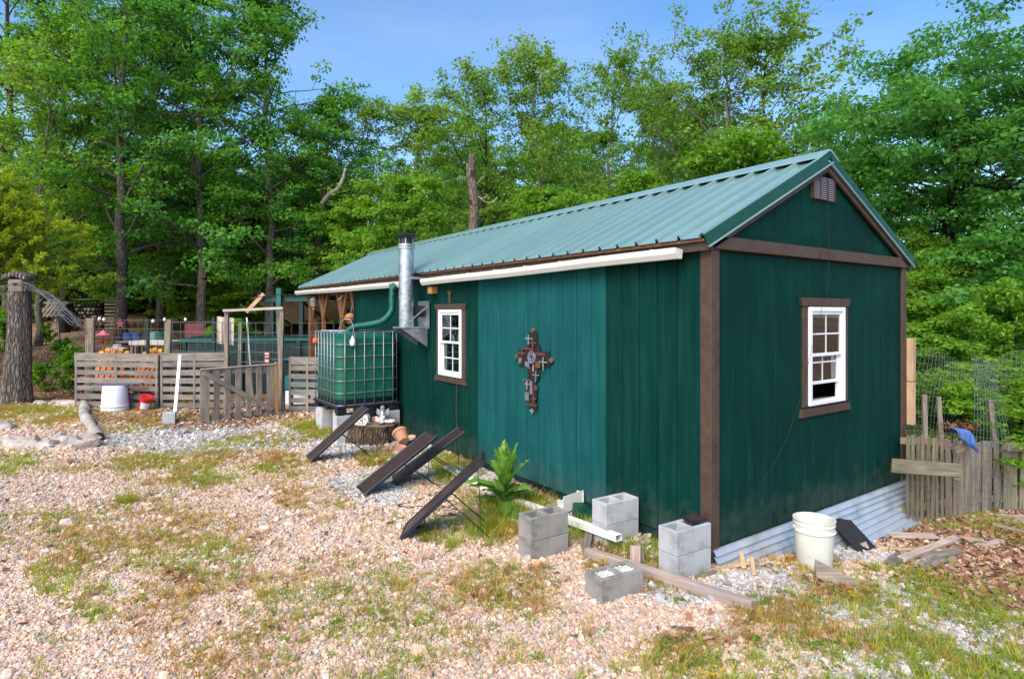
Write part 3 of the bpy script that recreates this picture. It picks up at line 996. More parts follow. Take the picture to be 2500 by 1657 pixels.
# porch: posts with braces, beam
for v_, w2 in ((10.72, .14), (9.9, .075), (8.72, .075)):
    z0 = gzf(*w_of(.05, v_)[:2])
    sbox('porch_post', (.06, v_, (z0 - .05 + ZE - .1) / 2), (w2, w2, ZE - .1 - z0 + .05), 'wood_porch')
    for s in (-1, 1):
        board('post_brace', shed, (.06, v_ + s * .03, 1.78), (.06, v_ + s * .30, ZE - .13), .10, .05, (0, s * .5, -.5), 'wood_porch')
board('post_brace', shed, (.06, 7.93, 1.78), (.06, 8.22, ZE - .13), .10, .05, (0, .5, -.5), 'wood_porch')
sbox('porch_beam', (.06, (LW + LR) / 2, ZE - .09), (.09, LR - LW - .1, .12), 'wood_porch')
for v_ in (10.72, 9.3, 8.2):
    sbox('porch_post', (W - .06, v_, 1.0), (.11, .11, 2.7), 'wood_porch')
sbox('porch_beam', (W - .06, (LW + LR) / 2, ZE - .09), (.09, LR - LW - .1, .12), 'wood_porch')
for v_ in (8.6, 9.3, 10.0, 10.7):
    sbox('ceiling_joist', (W / 2, v_, ZE - .06), (W - .1, .04, .09), 'wood_porch')
m = MB(); m.box((W / 2, 10.7, ZE - .22), (W - .2, .06, .12)); m.build('porch_beam', 'wood_porch', shed)
sbox('porch_rail', (W - .1, 9.6, .95), (.05, 3.0, .7), 'wood_porch')

# gutters
def gutter(v0, v1, z0, z1, end0, end1):
    u0 = -OV + .045
    pr = [(0, .0), (-.012, -.075), (-.062, -.075), (-.088, -.035), (-.094, -.004), (-.094, .012), (-.082, .012), (-.088, -.003), (-.080, -.032), (-.058, -.068), (-.004, -.068), (0.004, .0)]
    m = MB(); n = len(pr); K_ = 14; vs = []
    for k in range(K_ + 1):
        f = k / K_; v_ = v0 + (v1 - v0) * f; zz_ = z0 + (z1 - z0) * f + .004 * math.sin(f * 9)
        vs += [(u0 + a, v_, zz_ + b) for (a, b) in pr]
    fs = []
    for k in range(K_):
        for i in range(n):
            j = (i + 1) % n
            fs.append((k * n + i, k * n + j, (k + 1) * n + j, (k + 1) * n + i))
    m.add(vs, fs)
    g_ = m.build('gutter', 'gutter_white', shed)
    for on, v_, zz_ in ((end0, v0, z0), (end1, v1, z1)):
        if on:
            s_ = 1 if v_ == v1 else -1
            MB().extrude([(u0 + a, v_, zz_ + b) for (a, b) in pr[:6]], (0, s_ * .001, 0), (0, s_ * .006, 0)).build('end_cap', 'gutter_white', g_)
    for k in range(int((v1 - v0) / .6) + 1):
        v_ = v0 + .25 + k * .6
        if v_ < v1:
            zz_ = z0 + (z1 - z0) * (v_ - v0) / (v1 - v0)
            MB().box((u0 - .042, v_, zz_ + .016), (.095, .025, .006)).build('hanger', 'gutter_white', g_)
    j = v0 + (v1 - v0) * .72
    return g_
gutter(.22, 4.78, 2.385, 2.345, True, True)
gutter(5.52, LR + .05, 2.345, 2.375, True, True)

# chimney support block on the wall
sbox('bracket_block', (-.03, 4.66, 2.20), (.10, .12, .10), 'wood_red_edge')

# corrugated skirt along the gable
m = MB()
def fsk(i, j):
    u = .02 + i * 3.50
    s_ = j
    h = .36 + .26 * i
    out = .014 + .24 * s_ ** 2.2 * (.45 + .55 * i) + .05 * s_
    wv = .020 * math.sin(s_ * h / .058 * 2 * math.pi)
    return (u, -out - .02 * math.sin(i * 5) * s_ + wv * .6, .015 - h * s_ + wv * .5 + .012 * math.sin(i * 7 + 1) * s_)
m.grid(fsk, 40, 170)
m.build('corrugated_skirt', 'skirt_metal', shed, True)

# ------------------------------------------------------------------ things against the shed (world space)
def WU_(u, v, z): return Vector(w_of(u, v, z))
UD = Vector((CU, SU, 0)); VD = Vector((-SU, CU, 0)); ZD = Vector((0, 0, 1))

def arc(pts, n=10):
    """smooth path through points (Catmull-Rom)"""
    p = [Vector(q) for q in pts]; p = [p[0] * 2 - p[1]] + p + [p[-1] * 2 - p[-2]]
    out = []
    for i in range(1, len(p) - 2):
        for k in range(n):
            t = k / n
            out.append(.5 * ((2 * p[i]) + (p[i + 1] - p[i - 1]) * t + (2 * p[i - 1] - 5 * p[i] + 4 * p[i + 1] - p[i + 2]) * t * t
                             + (3 * p[i] - p[i - 1] - 3 * p[i + 1] + p[i + 2]) * t ** 3))
    out.append(p[-2]); return out

# stove pipe
sp_ = thing('stove_pipe', 'galvanised stove pipe with black cap rising past the eave on a wall bracket', 'chimney', w_of(-.28, 5.0, 1.68), ANG)
RP = .108
MB().lathe([(0, 0), (RP, 0), (RP, .02), (RP, .40), (RP + .004, .405), (RP + .004, .42), (RP, .425), (RP, .46), (RP + .004, .465), (RP + .004, .48), (RP, .485), (RP, 1.16), (0, 1.16)], n=28).build('pipe', 'galvanised', sp_, 35)
MB().lathe([(RP, 1.12), (RP + .016, 1.125), (RP + .016, 1.15), (RP + .004, 1.16), (RP + .014, 1.165), (RP + .014, 1.19), (0, 1.19)], n=28).build('collar', 'galvanised', sp_, 35)
cp = MB().lathe([(RP - .01, 1.19), (RP - .01, 1.26), (RP + .045, 1.31), (RP + .05, 1.325), (RP + .035, 1.335), (0, 1.345)], n=28).build('cap', 'black_metal', sp_, 35)
for k in range(6):
    a = k * math.pi / 3
    board('strut', cp, (math.cos(a) * RP, math.sin(a) * RP, 1.18), (math.cos(a) * RP, math.sin(a) * RP, 1.30), .015, .003, (-math.sin(a), math.cos(a), 0), 'galvanised', 0)
m = MB(); m.box((.02, -.02, -.012), (.33, .34, .018))
m.build('support_shelf', 'galvanised', sp_)
for y in (-.17, .14):
    MB().extrude([(-.145, y, -.03), (.255, y, -.03), (.255, y, -.30)], (0, 0, 0), (0, .006, 0)).build('bracket_side', 'galvanised', sp_)
MB().box((.268, -.02, .17), (.008, .36, .40)).build('wall_plate', 'galvanised', sp_)
MB().tube([(0.1, -.02, .22), (.27, -.02, .22)], .085, 14).build('inlet_pipe', 'black_metal', sp_, 40)
board('strap', sp_, (-.0, -.12, .70), (.27, -.16, .70), .03, .004, ZD, 'galvanised', 0)
board('strap', sp_, (-.10, -.13, .01), (.26, -.18, .30), .02, .004, ZD, 'galvanised', 0)

# drain hose from the gutter to the tank
dh = thing('drain_hose', 'green ribbed drain hose running from the gutter down to the tank', 'hose', w_of(-.3, 5.6, 0))
base = Vector(w_of(-.3, 5.6, 0))
path = arc([WU_(-.19, 5.70, 2.33), WU_(-.19, 5.71, 2.1), WU_(-.20, 5.72, 1.90), WU_(-.32, 5.80, 1.75), WU_(-.52, 5.93, 1.69), WU_(-.68, 6.02, 1.66), WU_(-.78, 6.08, 1.58)], 26)
rs = [.050 + .007 * math.sin(i * 2 * math.pi / 3.2) for i in range(len(path))]
MB().tube([p - base for p in path], rs, 12).build('hose', 'hose_green', dh, True)
MB().tube([WU_(-.15, 5.68, 2.33) - base, WU_(-.19, 5.70, 2.24) - base], .054, 12).build('coupling', 'hose_green', dh, 40)

# water tank in its cage on a plastic pallet
TU0, TU1, TV0, TV1, TZ0, TZ1 = -1.05, -.07, 5.72, 6.86, .50, 1.585
tk = thing('water_tank', 'green plastic water tank in a grey steel cage beside the shed', 'water tank', w_of((TU0 + TU1) / 2, (TV0 + TV1) / 2, .36), ANG)
hx, hy = (TU1 - TU0) / 2, (TV1 - TV0) / 2
def rrect(hx, hy, r, n=6):
    out = []
    for (sx, sy, a0) in ((1, 1, 0), (-1, 1, 90), (-1, -1, 180), (1, -1, 270)):
        for k in range(n + 1):
            a = R(a0 + 90 * k / n)
            out.append((sx * (hx - r) + r * math.cos(a), sy * (hy - r) + r * math.sin(a)))
    return out
def shell(levels):
    m = MB(); vs = []; n = None
    for (z, ins, r) in levels:
        q = rrect(hx - ins, hy - ins, r); n = len(q); vs += [(a, b, z) for a, b in q]
    fs = [(k * n + i, k * n + (i + 1) % n, (k + 1) * n + (i + 1) % n, (k + 1) * n + i) for k in range(len(levels) - 1) for i in range(n)]
    fs += [tuple(reversed(range(n))), tuple(range((len(levels) - 1) * n, len(levels) * n))]
    m.add(vs, fs); return m
lv = [(.22, .03, .13)]
for k in range(10):
    z = .225 + k * .095
    lv += [(z, .020, .13), (z + .05, .012, .14)]
lv += [(1.14, .035, .14), (1.185, .07, .16), (1.205, .13, .18)]
shell(lv).build('tank_body', 'tank_green', tk, 50)
shell([(.14, .03, .12), (.16, .026, .13), (.225, .026, .13)]).build('tank_sump', 'tank_dark', tk, 50)
MB().lathe([(0, 1.26), (.10, 1.26), (.11, 1.25), (.11, 1.20), (.13, 1.19)], (-.05, .05, 0), 20).build('lid', 'tank_dark', tk, 40)
for k in range(7):
    z = .14 + k * (1.225 - .14) / 6
    MB().tube([(a, b, z) for a, b in rrect(hx, hy, .12)], .0085, 6, close=True).build('cage_ring', 'cage_steel', tk, True)
zb, zt = .135, 1.235
nb = 6
for k in range(nb):
    a = -hx + .11 + (2 * hx - .22) * k / (nb - 1)
    for s in (-1, 1):
        MB().tube([(a, s * (hy + .012), zb), (a, s * (hy + .012), zt)], .0085, 6).build('cage_bar', 'cage_steel', tk, True)
nb = 7
for k in range(nb):
    a = -hy + .12 + (2 * hy - .24) * k / (nb - 1)
    for s in (-1, 1):
        MB().tube([(s * (hx + .012), a, zb), (s * (hx + .012), a, zt)], .0085, 6).build('cage_bar', 'cage_steel', tk, True)
for k in (-.2, .2):
    MB().tube([(-hx, k, 1.238), (hx, k, 1.238)], .01, 6).build('cage_bar', 'cage_steel', tk, True)
m = MB(); m.box((0, 0, .115), (2 * hx + .03, 2 * hy + .03, .035), b=.006)
for a in (-1, 0, 1):
    for b in (-1, 0, 1):
        m.box((a * (hx - .07), b * (hy - .07), .06), (.14, .14, .075), b=.01)
m.box((0, -hy + .03, .012), (2 * hx, .07, .022), b=.004); m.box((0, hy - .03, .012), (2 * hx, .07, .022), b=.004)
m.build('pallet_base', 'black_plastic', tk)
MB().lathe([(0, -.04), (.045, -.04), (.05, 0), (.045, .02), (.02, .04), (0, .04)], (-hx - .02, hy - .15, 1.08), 14).build('valve_cap', 'orange_plastic', tk, 40)
pb = thing('milk_jug', 'white plastic jug tied at the front top edge of the tank', 'jug', WU_(-.83, 5.685, 1.36), ANG)
MB().lathe([(0, .03), (.035, .03), (.042, .045), (.044, .10), (.03, .13), (.015, .15), (.015, .175), (0, .175)], (0, 0, 0), 14).build('jug_body', 'bucket_bright', pb, 50)
MB().tube(arc([(0, 0, .17), (.01, 0, .30), (-.03, .05, .42), (-.12, .12, .40), (-.16, .15, .25)], 6), .007, 6).build('jug_tube', 'cage_steel', pb, True)

# concrete blocks -----------------------------------------------------------
def block_mesh(mat, L=.375, w=.185, h=.183, b=.004, seed=0):
    """two-core block with recessed ends"""
    rnd = random.Random(seed)
    m = MB()
    t = .03; cw = (L - 3 * t - .01) / 2
    o = [(-L / 2, -w / 2), (L / 2, -w / 2), (L / 2, w / 2), (-L / 2, w / 2)]
    holes = []
    for s in (-1, 1):
        cx = s * (t / 2 + cw / 2 + .002)
        holes.append((cx - cw / 2, cx + cw / 2, -w / 2 + t, w / 2 - t))
    bm = bmesh.new()
    xs_ = [-L / 2, holes[0][0], holes[0][1], holes[1][0], holes[1][1], L / 2]
    ys_ = [-w / 2, -w / 2 + t, w / 2 - t, w / 2]
    def isolid(i, j): return not (j == 1 and i in (1, 3))
    vt = {}
    def V(i, j, k):
        if (i, j, k) not in vt:
            vt[(i, j, k)] = bm.verts.new((xs_[i] , ys_[j], -h / 2 if k == 0 else h / 2))
        return vt[(i, j, k)]
    for i in range(5):
        for j in range(3):
            if not isolid(i, j): continue
            bm.faces.new((V(i, j, 1), V(i + 1, j, 1), V(i + 1, j + 1, 1), V(i, j + 1, 1)))
            bm.faces.new((V(i, j, 0), V(i, j + 1, 0), V(i + 1, j + 1, 0), V(i + 1, j, 0)))
            for (di, dj, e) in ((-1, 0, ((i, j + 1), (i, j))), (1, 0, ((i + 1, j), (i + 1, j + 1))), (0, -1, ((i, j), (i + 1, j))), (0, 1, ((i + 1, j + 1), (i, j + 1)))):
                a, c = i + di, j + dj
                if 0 <= a < 5 and 0 <= c < 3 and isolid(a, c): continue
                (p, q), (r_, s_) = e
                bm.faces.new((V(p, q, 0), V(r_, s_, 0), V(r_, s_, 1), V(p, q, 1)))
    bmesh.ops.recalc_face_normals(bm, faces=bm.faces)
    bmesh.ops.bevel(bm, geom=[e for e in bm.edges if e.calc_face_angle(0) > .5], offset=b, segments=1, affect='EDGES')
    bmesh.ops.subdivide_edges(bm, edges=[e for e in bm.edges if e.calc_length() > .1], cuts=1)
    for v in bm.verts:
        n_ = mnoise.noise(Vector(v.co) * 22 + Vector((seed, 0, 0)))
        v.co += Vector(v.co).normalized() * n_ * .0022
    me_ = bpy.data.meshes.new('concrete_block'); bm.to_mesh(me_); bm.free()
    me_.materials.append(MATS[mat])
    return me_
BH = .183
def block(label, loc, rz, mat, seed=1, rot=None, group=None):
    o = bpy.data.objects.new('concrete_block', block_mesh(mat, seed=seed)); COL.objects.link(o)
    o.location = loc; o.rotation_euler = rot or (0, 0, rz)
    return tag(o, label, 'concrete block', group)
def corner_block(front, ang, top):
    a = R(ang); L = Vector((math.cos(a), math.sin(a), 0)) * .1875; w = Vector((-math.sin(a), math.cos(a), 0)) * .0925
    return Vector((front[0], front[1], top)) + L + w
gb = 'grey concrete blocks stacked in pairs'
c = corner_block((.15, 4.73), 32, .23)
block('lower concrete block of the pair in front of the mullein plant, brown with damp', (c.x, c.y, .23 - BH * 1.5 - .003), R(31), 'concrete_damp', 1, group=gb)
block('upper concrete block of the pair in front of the mullein plant, two open cores', (c.x, c.y, .23 - BH / 2), R(32), 'concrete_damp', 2, group=gb)
c = corner_block((.794, 5.0), 32, .26)
block('lower concrete block of the pair against the shed wall behind the downspout', (c.x, c.y, .26 - BH * 1.5 - .003), R(33), 'concrete', 3, group=gb)
block('upper pale concrete block of the pair against the shed wall', (c.x, c.y, .26 - BH / 2), R(32), 'concrete_pale', 4, group=gb)
c = corner_block((1.206, 4.335), 32, .27)
CBLK = c
block('lower concrete block of the pair at the brown corner post', (c.x, c.y, .27 - BH * 1.5 - .003), R(32.5), 'concrete', 5, group=gb)
block('upper concrete block at the brown corner post with a small solar lamp on it', (c.x, c.y, .27 - BH / 2), R(32), 'concrete', 6, group=gb)
c = corner_block((.604, 4.01), 29, .065)
SBLK = c
block('single concrete block sunk in gravel, both cores filled with white pebbles', (c.x, c.y, .065 - BH / 2), R(29), 'concrete_damp', 7)

# white pebbles in the sunk block: small, loose, uncounted
m = MB()
for s in (-1, 1):
    for k in range(90):
        lx = s * .083 + random.uniform(-.062, .062); ly = random.uniform(-.055, .055)
        p = SBLK + Vector((math.cos(R(29)) * lx - math.sin(R(29)) * ly, math.sin(R(29)) * lx + math.cos(R(29)) * ly, -.016 + random.uniform(-.008, .008)))
        r_ = random.uniform(.006, .012)
        E_ = Euler((random.random() * 3, random.random() * 3, random.random() * 3)).to_matrix()
        m.add([E_ @ Vector((x * r_, y * r_ * .8, z * r_ * .6)) + p for x, y, z in [(1, 0, 0), (-1, 0, 0), (0, 1, 0), (0, -1, 0), (0, 0, 1), (0, 0, -1)]],
              [(0, 2, 4), (2, 1, 4), (1, 3, 4), (3, 0, 4), (2, 0, 5), (1, 2, 5), (3, 1, 5), (0, 3, 5)])
for s in (-1, 1):
    q = []
    for lx, ly in ((-.066, -.06), (.066, -.06), (.066, .06), (-.066, .06)):
        lx += s * .083
        q.append(SBLK + Vector((math.cos(R(29)) * lx - math.sin(R(29)) * ly, math.sin(R(29)) * lx + math.cos(R(29)) * ly, -.028)))
    m.extrude(q, (0, 0, 0), (0, 0, .005))
tag(m.build('pebbles', 'ornament_white'), 'white and dark pebbles filling the cores of the sunk block', 'pebbles', kind='stuff')

# small solar lamp on the corner pair
sl = thing('solar_lamp', 'small flat black solar lamp lying on the corner block', 'lamp', CBLK + Vector((.09, .06, .0)), R(20))
MB().box((0, 0, .018), (.155, .12, .018), Euler((.16, -.05, 0)).to_matrix(), .008).build('casing', 'panel_frame', sl)
MB().box((0, 0, .0290), (.125, .09, .003), Euler((.16, -.05, 0)).to_matrix(), 0).build('cell', 'solar_cells', sl)
MB().box((-.02, -.02, .005), (.03, .03, .012)).build('foot', 'wood_weathered', sl)

# blocks carrying the tank
gbt = 'blocks under the water tank'
def ublk(u, v, z, lab, rx=0, rz=0, mat='concrete', sd=11):
    o = block(lab, w_of(u, v, z), 0, mat, sd, group=gbt)
    o.rotation_euler = (R(90) if rx else 0, 0, ANG + rz)
    return o
z0 = gzf(*w_of(-.9, 5.8)[:2])
for (u, v, n_, r_, mt) in ((-.93, 5.75, 'front left', 0, 'concrete_pale'), (-.93, 6.72, 'rear left', R(90), 'concrete_pale'), (-.22, 5.78, 'front right', 0, 'concrete')):
    zz_ = gzf(*w_of(u, v)[:2])
    hh = (.36 - zz_) / 2
    for k in range(2):
        o = block('%s concrete block under the tank\'s %s corner' % (('lower', 'upper')[k], n_), w_of(u, v, zz_ + hh * (k + .5)), ANG + r_ + k * .03, mt, 20 + k)
        o.scale = (.8, .95, hh / BH * .995)
        o['group'] = gbt

# tree stump with ornaments
st = G(905, 1078)
st.y += .12
stump = thing('tree_stump', 'low sawn tree stump holding white ornaments beside the tank', 'stump', (st.x, st.y, gzf(st.x, st.y) - .03))
RS, HS = .37, .29
m = MB()
def fst(i, j):
    a = i * 2 * math.pi
    fl = 1 + .22 * (1 - j) ** 2.2
    rr = RS * fl * (1 + .07 * math.sin(a * 5 + .7) * (1.2 - j) + .035 * math.sin(a * 13 + j) + .02 * math.sin(a * 29))
    return (rr * math.cos(a), rr * .85 * math.sin(a), j * HS * (1 + .06 * math.sin(a * 2)))
m.grid(fst, 96, 8); m.build('bark', 'stump_bark', stump, True)
m = MB(); n_ = 48
pts_ = [Vector(fst(k / n_, .985)) for k in range(n_)]
m.add(pts_ + [Vector((0, 0, HS))], [(k, (k + 1) % n_, n_) for k in range(n_)])
m.build('sawn_top', 'cut_wood', stump)
sz = st.z + HS + gzf(st.x, st.y) * 0 - .03
def orn(name, lab, cat, dx, dy):
    return thing(name, lab, cat, (st.x + dx, st.y + dy, sz))
def torus(m, c, Rr, r, M=None, n=18, k=6):
    pth = []
    for i in range(n):
        a = 2 * math.pi * i / n; p = Vector((Rr * math.cos(a), Rr * math.sin(a), 0))
        if M is not None: p = M @ p
        pth.append(p + Vector(c))
    m.tube(pth, r, k, close=True); return m
wr = orn('shell_rosette', 'white looped rosette ornament lying on the stump, nearest the front', 'ornament', -.12, -.20)
Mw = Euler((R(50), 0, 0)).to_matrix()
for k in range(9):
    a = k * 2 * math.pi / 9
    m = MB(); torus(m, Mw @ Vector((math.cos(a) * .06, math.sin(a) * .06, 0)) + Vector((0, 0, .07)), .038, .011, Mw, 14, 6)
    m.build('loop', 'ornament_white', wr, True)
o2 = orn('silver_ball', 'round silver grey ball ornament on the left of the stump', 'ornament', -.09, .02)
MB().lathe([(.055 * math.sin(a * math.pi / 12), .075 - .06 * math.cos(a * math.pi / 12)) for a in range(13)], n=18).build('ball', 'ornament_grey', o2, True)
MB().lathe([(.0, .0), (.05, .0), (.035, .03), (.0, .03)], n=14).build('foot', 'ornament_white', o2, 40)
o3 = orn('coral_cluster', 'white branching coral ornament on the right of the stump', 'ornament', .14, -.13)
for k in range(14):
    a = random.uniform(0, 6.28); e = random.uniform(.2, 1.2); L = random.uniform(.06, .13)
    d = Vector((math.cos(a) * math.cos(e), math.sin(a) * math.cos(e), math.sin(e)))
    MB().tube([(d.x * .01, d.y * .01, .015), d * L * .6 + Vector((0, 0, .02)), d * L + Vector((random.uniform(-.02, .02), 0, .03))], [.016, .013, .012], 6).build('branch', 'ornament_white', o3, True)
o4 = orn('tin_angel', 'small grey bell shaped figure standing at the back of the stump', 'ornament', .13, .10)
MB().lathe([(0, .0), (.07, 0), (.055, .08), (.03, .15), (.022, .17), (.038, .20), (.03, .235), (0, .25)], n=16).build('figure', 'ornament_grey', o4, 50)
for s in (-1, 1):
    MB().extrude([(0, .015, .15), (s * .09, .015, .20), (s * .10, .015, .12), (s * .04, .015, .08)], (0, 0, 0), (0, .008, 0)).build('wing', 'ornament_grey', o4)
o5 = orn('flower_ring', 'pale scalloped wreath ornament lying at the right edge of the stump', 'ornament', .26, -.03)
for k in range(8):
    a = k * math.pi / 4
    MB().lathe([(.03 * math.sin(q * math.pi / 6), .03 - .022 * math.cos(q * math.pi / 6)) for q in range(7)], (math.cos(a) * .06, math.sin(a) * .06, 0), 9).build('bead', 'ornament_white', o5, True)
o6 = orn('brick_piece', 'broken red brick piece at the back of the stump', 'brick', .02, .16)
MB().box((0, 0, .03), (.12, .07, .06), Euler((0, 0, .4)).to_matrix(), .006).build('brick_body', 'terracotta', o6)

# terracotta pots on the ground right of the stump
pg = G(985, 1095)
tp = thing('terracotta_pot', 'terracotta pot lying tipped over right of the stump', 'pot', (pg.x, pg.y, pg.z))
Mp = Euler((R(-55), R(0), R(35))).to_matrix()
MB().lathe([(0, .0), (.075, 0), (.10, .15), (.113, .15), (.113, .195), (.10, .195), (.098, .15), (.07, .02), (0, .02)], (0, 0.05, .09), 22, Mp).build('pot_body', 'terracotta', tp, 45)
tp2 = thing('broken_saucer', 'broken terracotta saucer beneath the tipped pot', 'saucer', (pg.x - .03, pg.y - .12, pg.z))
MB().lathe([(0, .01), (.10, .01), (.115, .045), (.105, .045), (.09, .02), (0, .02)], (0, 0, 0), 18, Euler((.2, .1, 0)).to_matrix()).build('saucer_body', 'terracotta', tp2, 45)
bp = G(1015, 1082)
tag(MB().box((bp.x + .02, bp.y, bp.z + .02), (.42, .30, .02), Euler((.03, .06, ANG)).to_matrix(), .006).build('black_sheet', 'paint_dark_green'), 'thin dark sheet lying flat at the wall behind the tipped pot', 'sheet')

# ------------------------------------------------------------------ solar panels on wire legs
def solar(label, low, wdir, a, h, wid=.33, legs=True):
    """low: near lower corner; wdir: horizontal width direction away from the viewer; a: run, h: rise"""
    w = Vector((*wdir, 0)).normalized(); d = Vector((w.y, -w.x, 0))
    if d.x < 0: d = -d
    low = Vector(low); L = math.hypot(a, h)
    x = (d * a + ZD * h).normalized(); y = w; z = x.cross(y)
    root = thing('solar_collector', label, 'solar panel', low + w * wid / 2, 0, 'solar panels propped on wire legs')
    M = Matrix((x, y, z)).transposed().to_4x4()
    def part(name, m, mat, sm=False):
        o = m.build(name, mat, root, sm); o.matrix_basis = M; return o
    m = MB(); f = .022; t_ = .034
    m.box((L / 2, -wid / 2 + f / 2, 0), (L, f, t_), b=.003); m.box((L / 2, wid / 2 - f / 2, 0), (L, f, t_), b=.003)
    m.box((f / 2, 0, 0), (f, wid - 2 * f, t_), b=.003); m.box((L - f / 2, 0, 0), (f, wid - 2 * f, t_), b=.003)
    part('frame', m, 'panel_frame')
    part('cells', MB().box((L / 2, 0, .008), (L - 2 * f, wid - 2 * f, .006)), 'solar_cells')
    part('back_sheet', MB().box((L / 2, 0, -.004), (L - 2 * f, wid - 2 * f, .004)), 'black_plastic')
    for s in (-1, 1):
        p0 = M.to_3x3() @ Vector((L * .52, s * (wid / 2 - .05), -.02))
        g_ = low + w * wid / 2 + p0 + d * .42
        g_.z = gzf(g_.x, g_.y) - .01
        MB().tube([p0, g_ - (low + w * wid / 2)], .006, 6).build('leg', 'black_metal', root, True)
    pt = M.to_3x3() @ Vector((L * .9, 0, -.02))
    q = [pt, pt + Vector((0.02, 0, -.25)), pt + Vector((.05, -.03, -(h * .9) + .02)), pt + Vector((.25, -.1, -(h * .9) + .015))]
    MB().tube(arc(q, 6), .0035, 5).build('lead_wire', 'cable_black', root, True)
    return root
def lowz(x, y): return (x, y, gzf(x, y) + .02)
solar('solar panel leaning beside the tank, farthest left of the four', lowz(-2.52, 7.41), (-.45, .89), .735, .61)
solar('broad faced solar panel, second from the left, in front of another', lowz(-1.53, 6.16), (-.485, .874), .813, .53)
solar('solar panel half hidden behind the broad faced one, nearest the shed wall', lowz(-1.286, 6.55), (-.3, .95), .79, .53)
solar('solar panel nearest the camera, steepest of the four, beside the mullein', lowz(-.957, 5.09), (-.03, 1), .712, .66, .36)
# loose cable on the gravel
cb = [G(970, 1232), G(1030, 1215), G(1075, 1200), G(1130, 1190)]
lc = [G(970, 1236), G(1000, 1240), G(1060, 1236), G(1105, 1243), G(1120, 1255), G(1075, 1262), G(1060, 1248), G(1115, 1232), G(1090, 1225), G(1040, 1262), G(1035, 1285), G(1000, 1292)]
m = MB().tube([p + Vector((0, 0, .012)) for p in arc(lc, 8)], .005, 6)
tag(m.build('loose_cable', 'cable_black', None, True), 'thin black cable looped on the gravel by the nearest solar panel', 'cable')
m = MB().tube([p + Vector((0, 0, .012)) for p in arc([G(968, 1236), G(1020, 1222), G(1075, 1200)], 8)], .005, 6)
tag(m.build('straight_cable', 'cable_black', None, True), 'short straight black cable between the solar panels on the gravel', 'cable')
wg = G(1072, 1250)
tag(MB().tube([(wg.x, wg.y, wg.z), (wg.x - .015, wg.y + .02, wg.z + .10), (wg.x + .004, wg.y, wg.z + .24)], [.013, .014, .010], 7).build('bamboo_prop', 'wood_pine', None, True),
    'pale wooden stick propping the nearest solar panel', 'stick')

# ------------------------------------------------------------------ mullein plant
mg = G(1233, 1238)
mul = thing('mullein_plant', 'tall green mullein plant with broad upright leaves by the wall', 'plant', (mg.x, mg.y, mg.z))
def broadleaf(L, wd, rise, droop, fold=.25, tint=.5):
    """leaf along +X starting at the origin; rises then droops"""
    wd *= 1.25; m = MB(); n = 9; tints = []
    for i in range(n + 1):
        s = i / n
        wv = wd * (.32 + 1.5 * s) * max(0, 1 - s ** 2.6) ** .8 * (1 if s > .02 else .5)
        x = L * s * math.cos(rise * (1 - s * droop)); z = 0
        ang = rise - droop * s
        if i == 0: px_, pz_ = 0, 0
        else:
            px_ += L / n * math.cos(ang); pz_ += L / n * math.sin(ang)
        w_ = .012 * math.sin(s * 22)
        nx_, nz_ = -math.sin(ang), math.cos(ang)
        for (k, o_) in ((-1, 1), (-.5, .45), (0, 0), (.5, .45), (1, 1)):
            hgt = fold * wv * o_ + (w_ * o_)
            m.v.append((px_ + nx_ * hgt, k * wv, pz_ + nz_ * hgt))
    for i in range(n):
        for j in range(4):
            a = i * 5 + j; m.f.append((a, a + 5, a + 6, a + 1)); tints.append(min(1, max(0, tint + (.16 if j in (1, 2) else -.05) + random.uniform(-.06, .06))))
    me_ = m.mesh('leaf', 'mullein_leaf', True)
    at_ = me_.attributes.new('tint', 'FLOAT', 'FACE'); at_.data.foreach_set('value', tints)
    return me_
MB().tube([(0, 0, -.02), (.005, 0, .2), (0, .01, .45), (.01, .005, .60)], [.02, .018, .014, .006], 8).build('stem', 'weed_leaf', mul, True)
mrnd = random.Random(5)
k = 0
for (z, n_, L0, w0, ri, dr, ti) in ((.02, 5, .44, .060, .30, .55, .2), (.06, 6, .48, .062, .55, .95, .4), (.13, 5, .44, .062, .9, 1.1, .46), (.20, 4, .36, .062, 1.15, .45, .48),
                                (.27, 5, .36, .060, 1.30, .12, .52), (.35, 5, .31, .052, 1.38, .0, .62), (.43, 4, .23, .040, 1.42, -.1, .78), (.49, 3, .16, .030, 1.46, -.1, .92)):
    for i in range(n_):
        k += 1
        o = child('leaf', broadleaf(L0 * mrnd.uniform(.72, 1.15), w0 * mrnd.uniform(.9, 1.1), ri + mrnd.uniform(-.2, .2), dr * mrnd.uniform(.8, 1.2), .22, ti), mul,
                  (0, 0, z + mrnd.uniform(-.02, .02)), (0, 0, i * 2 * math.pi / n_ + k * 1.1 + mrnd.uniform(-.5, .5)))

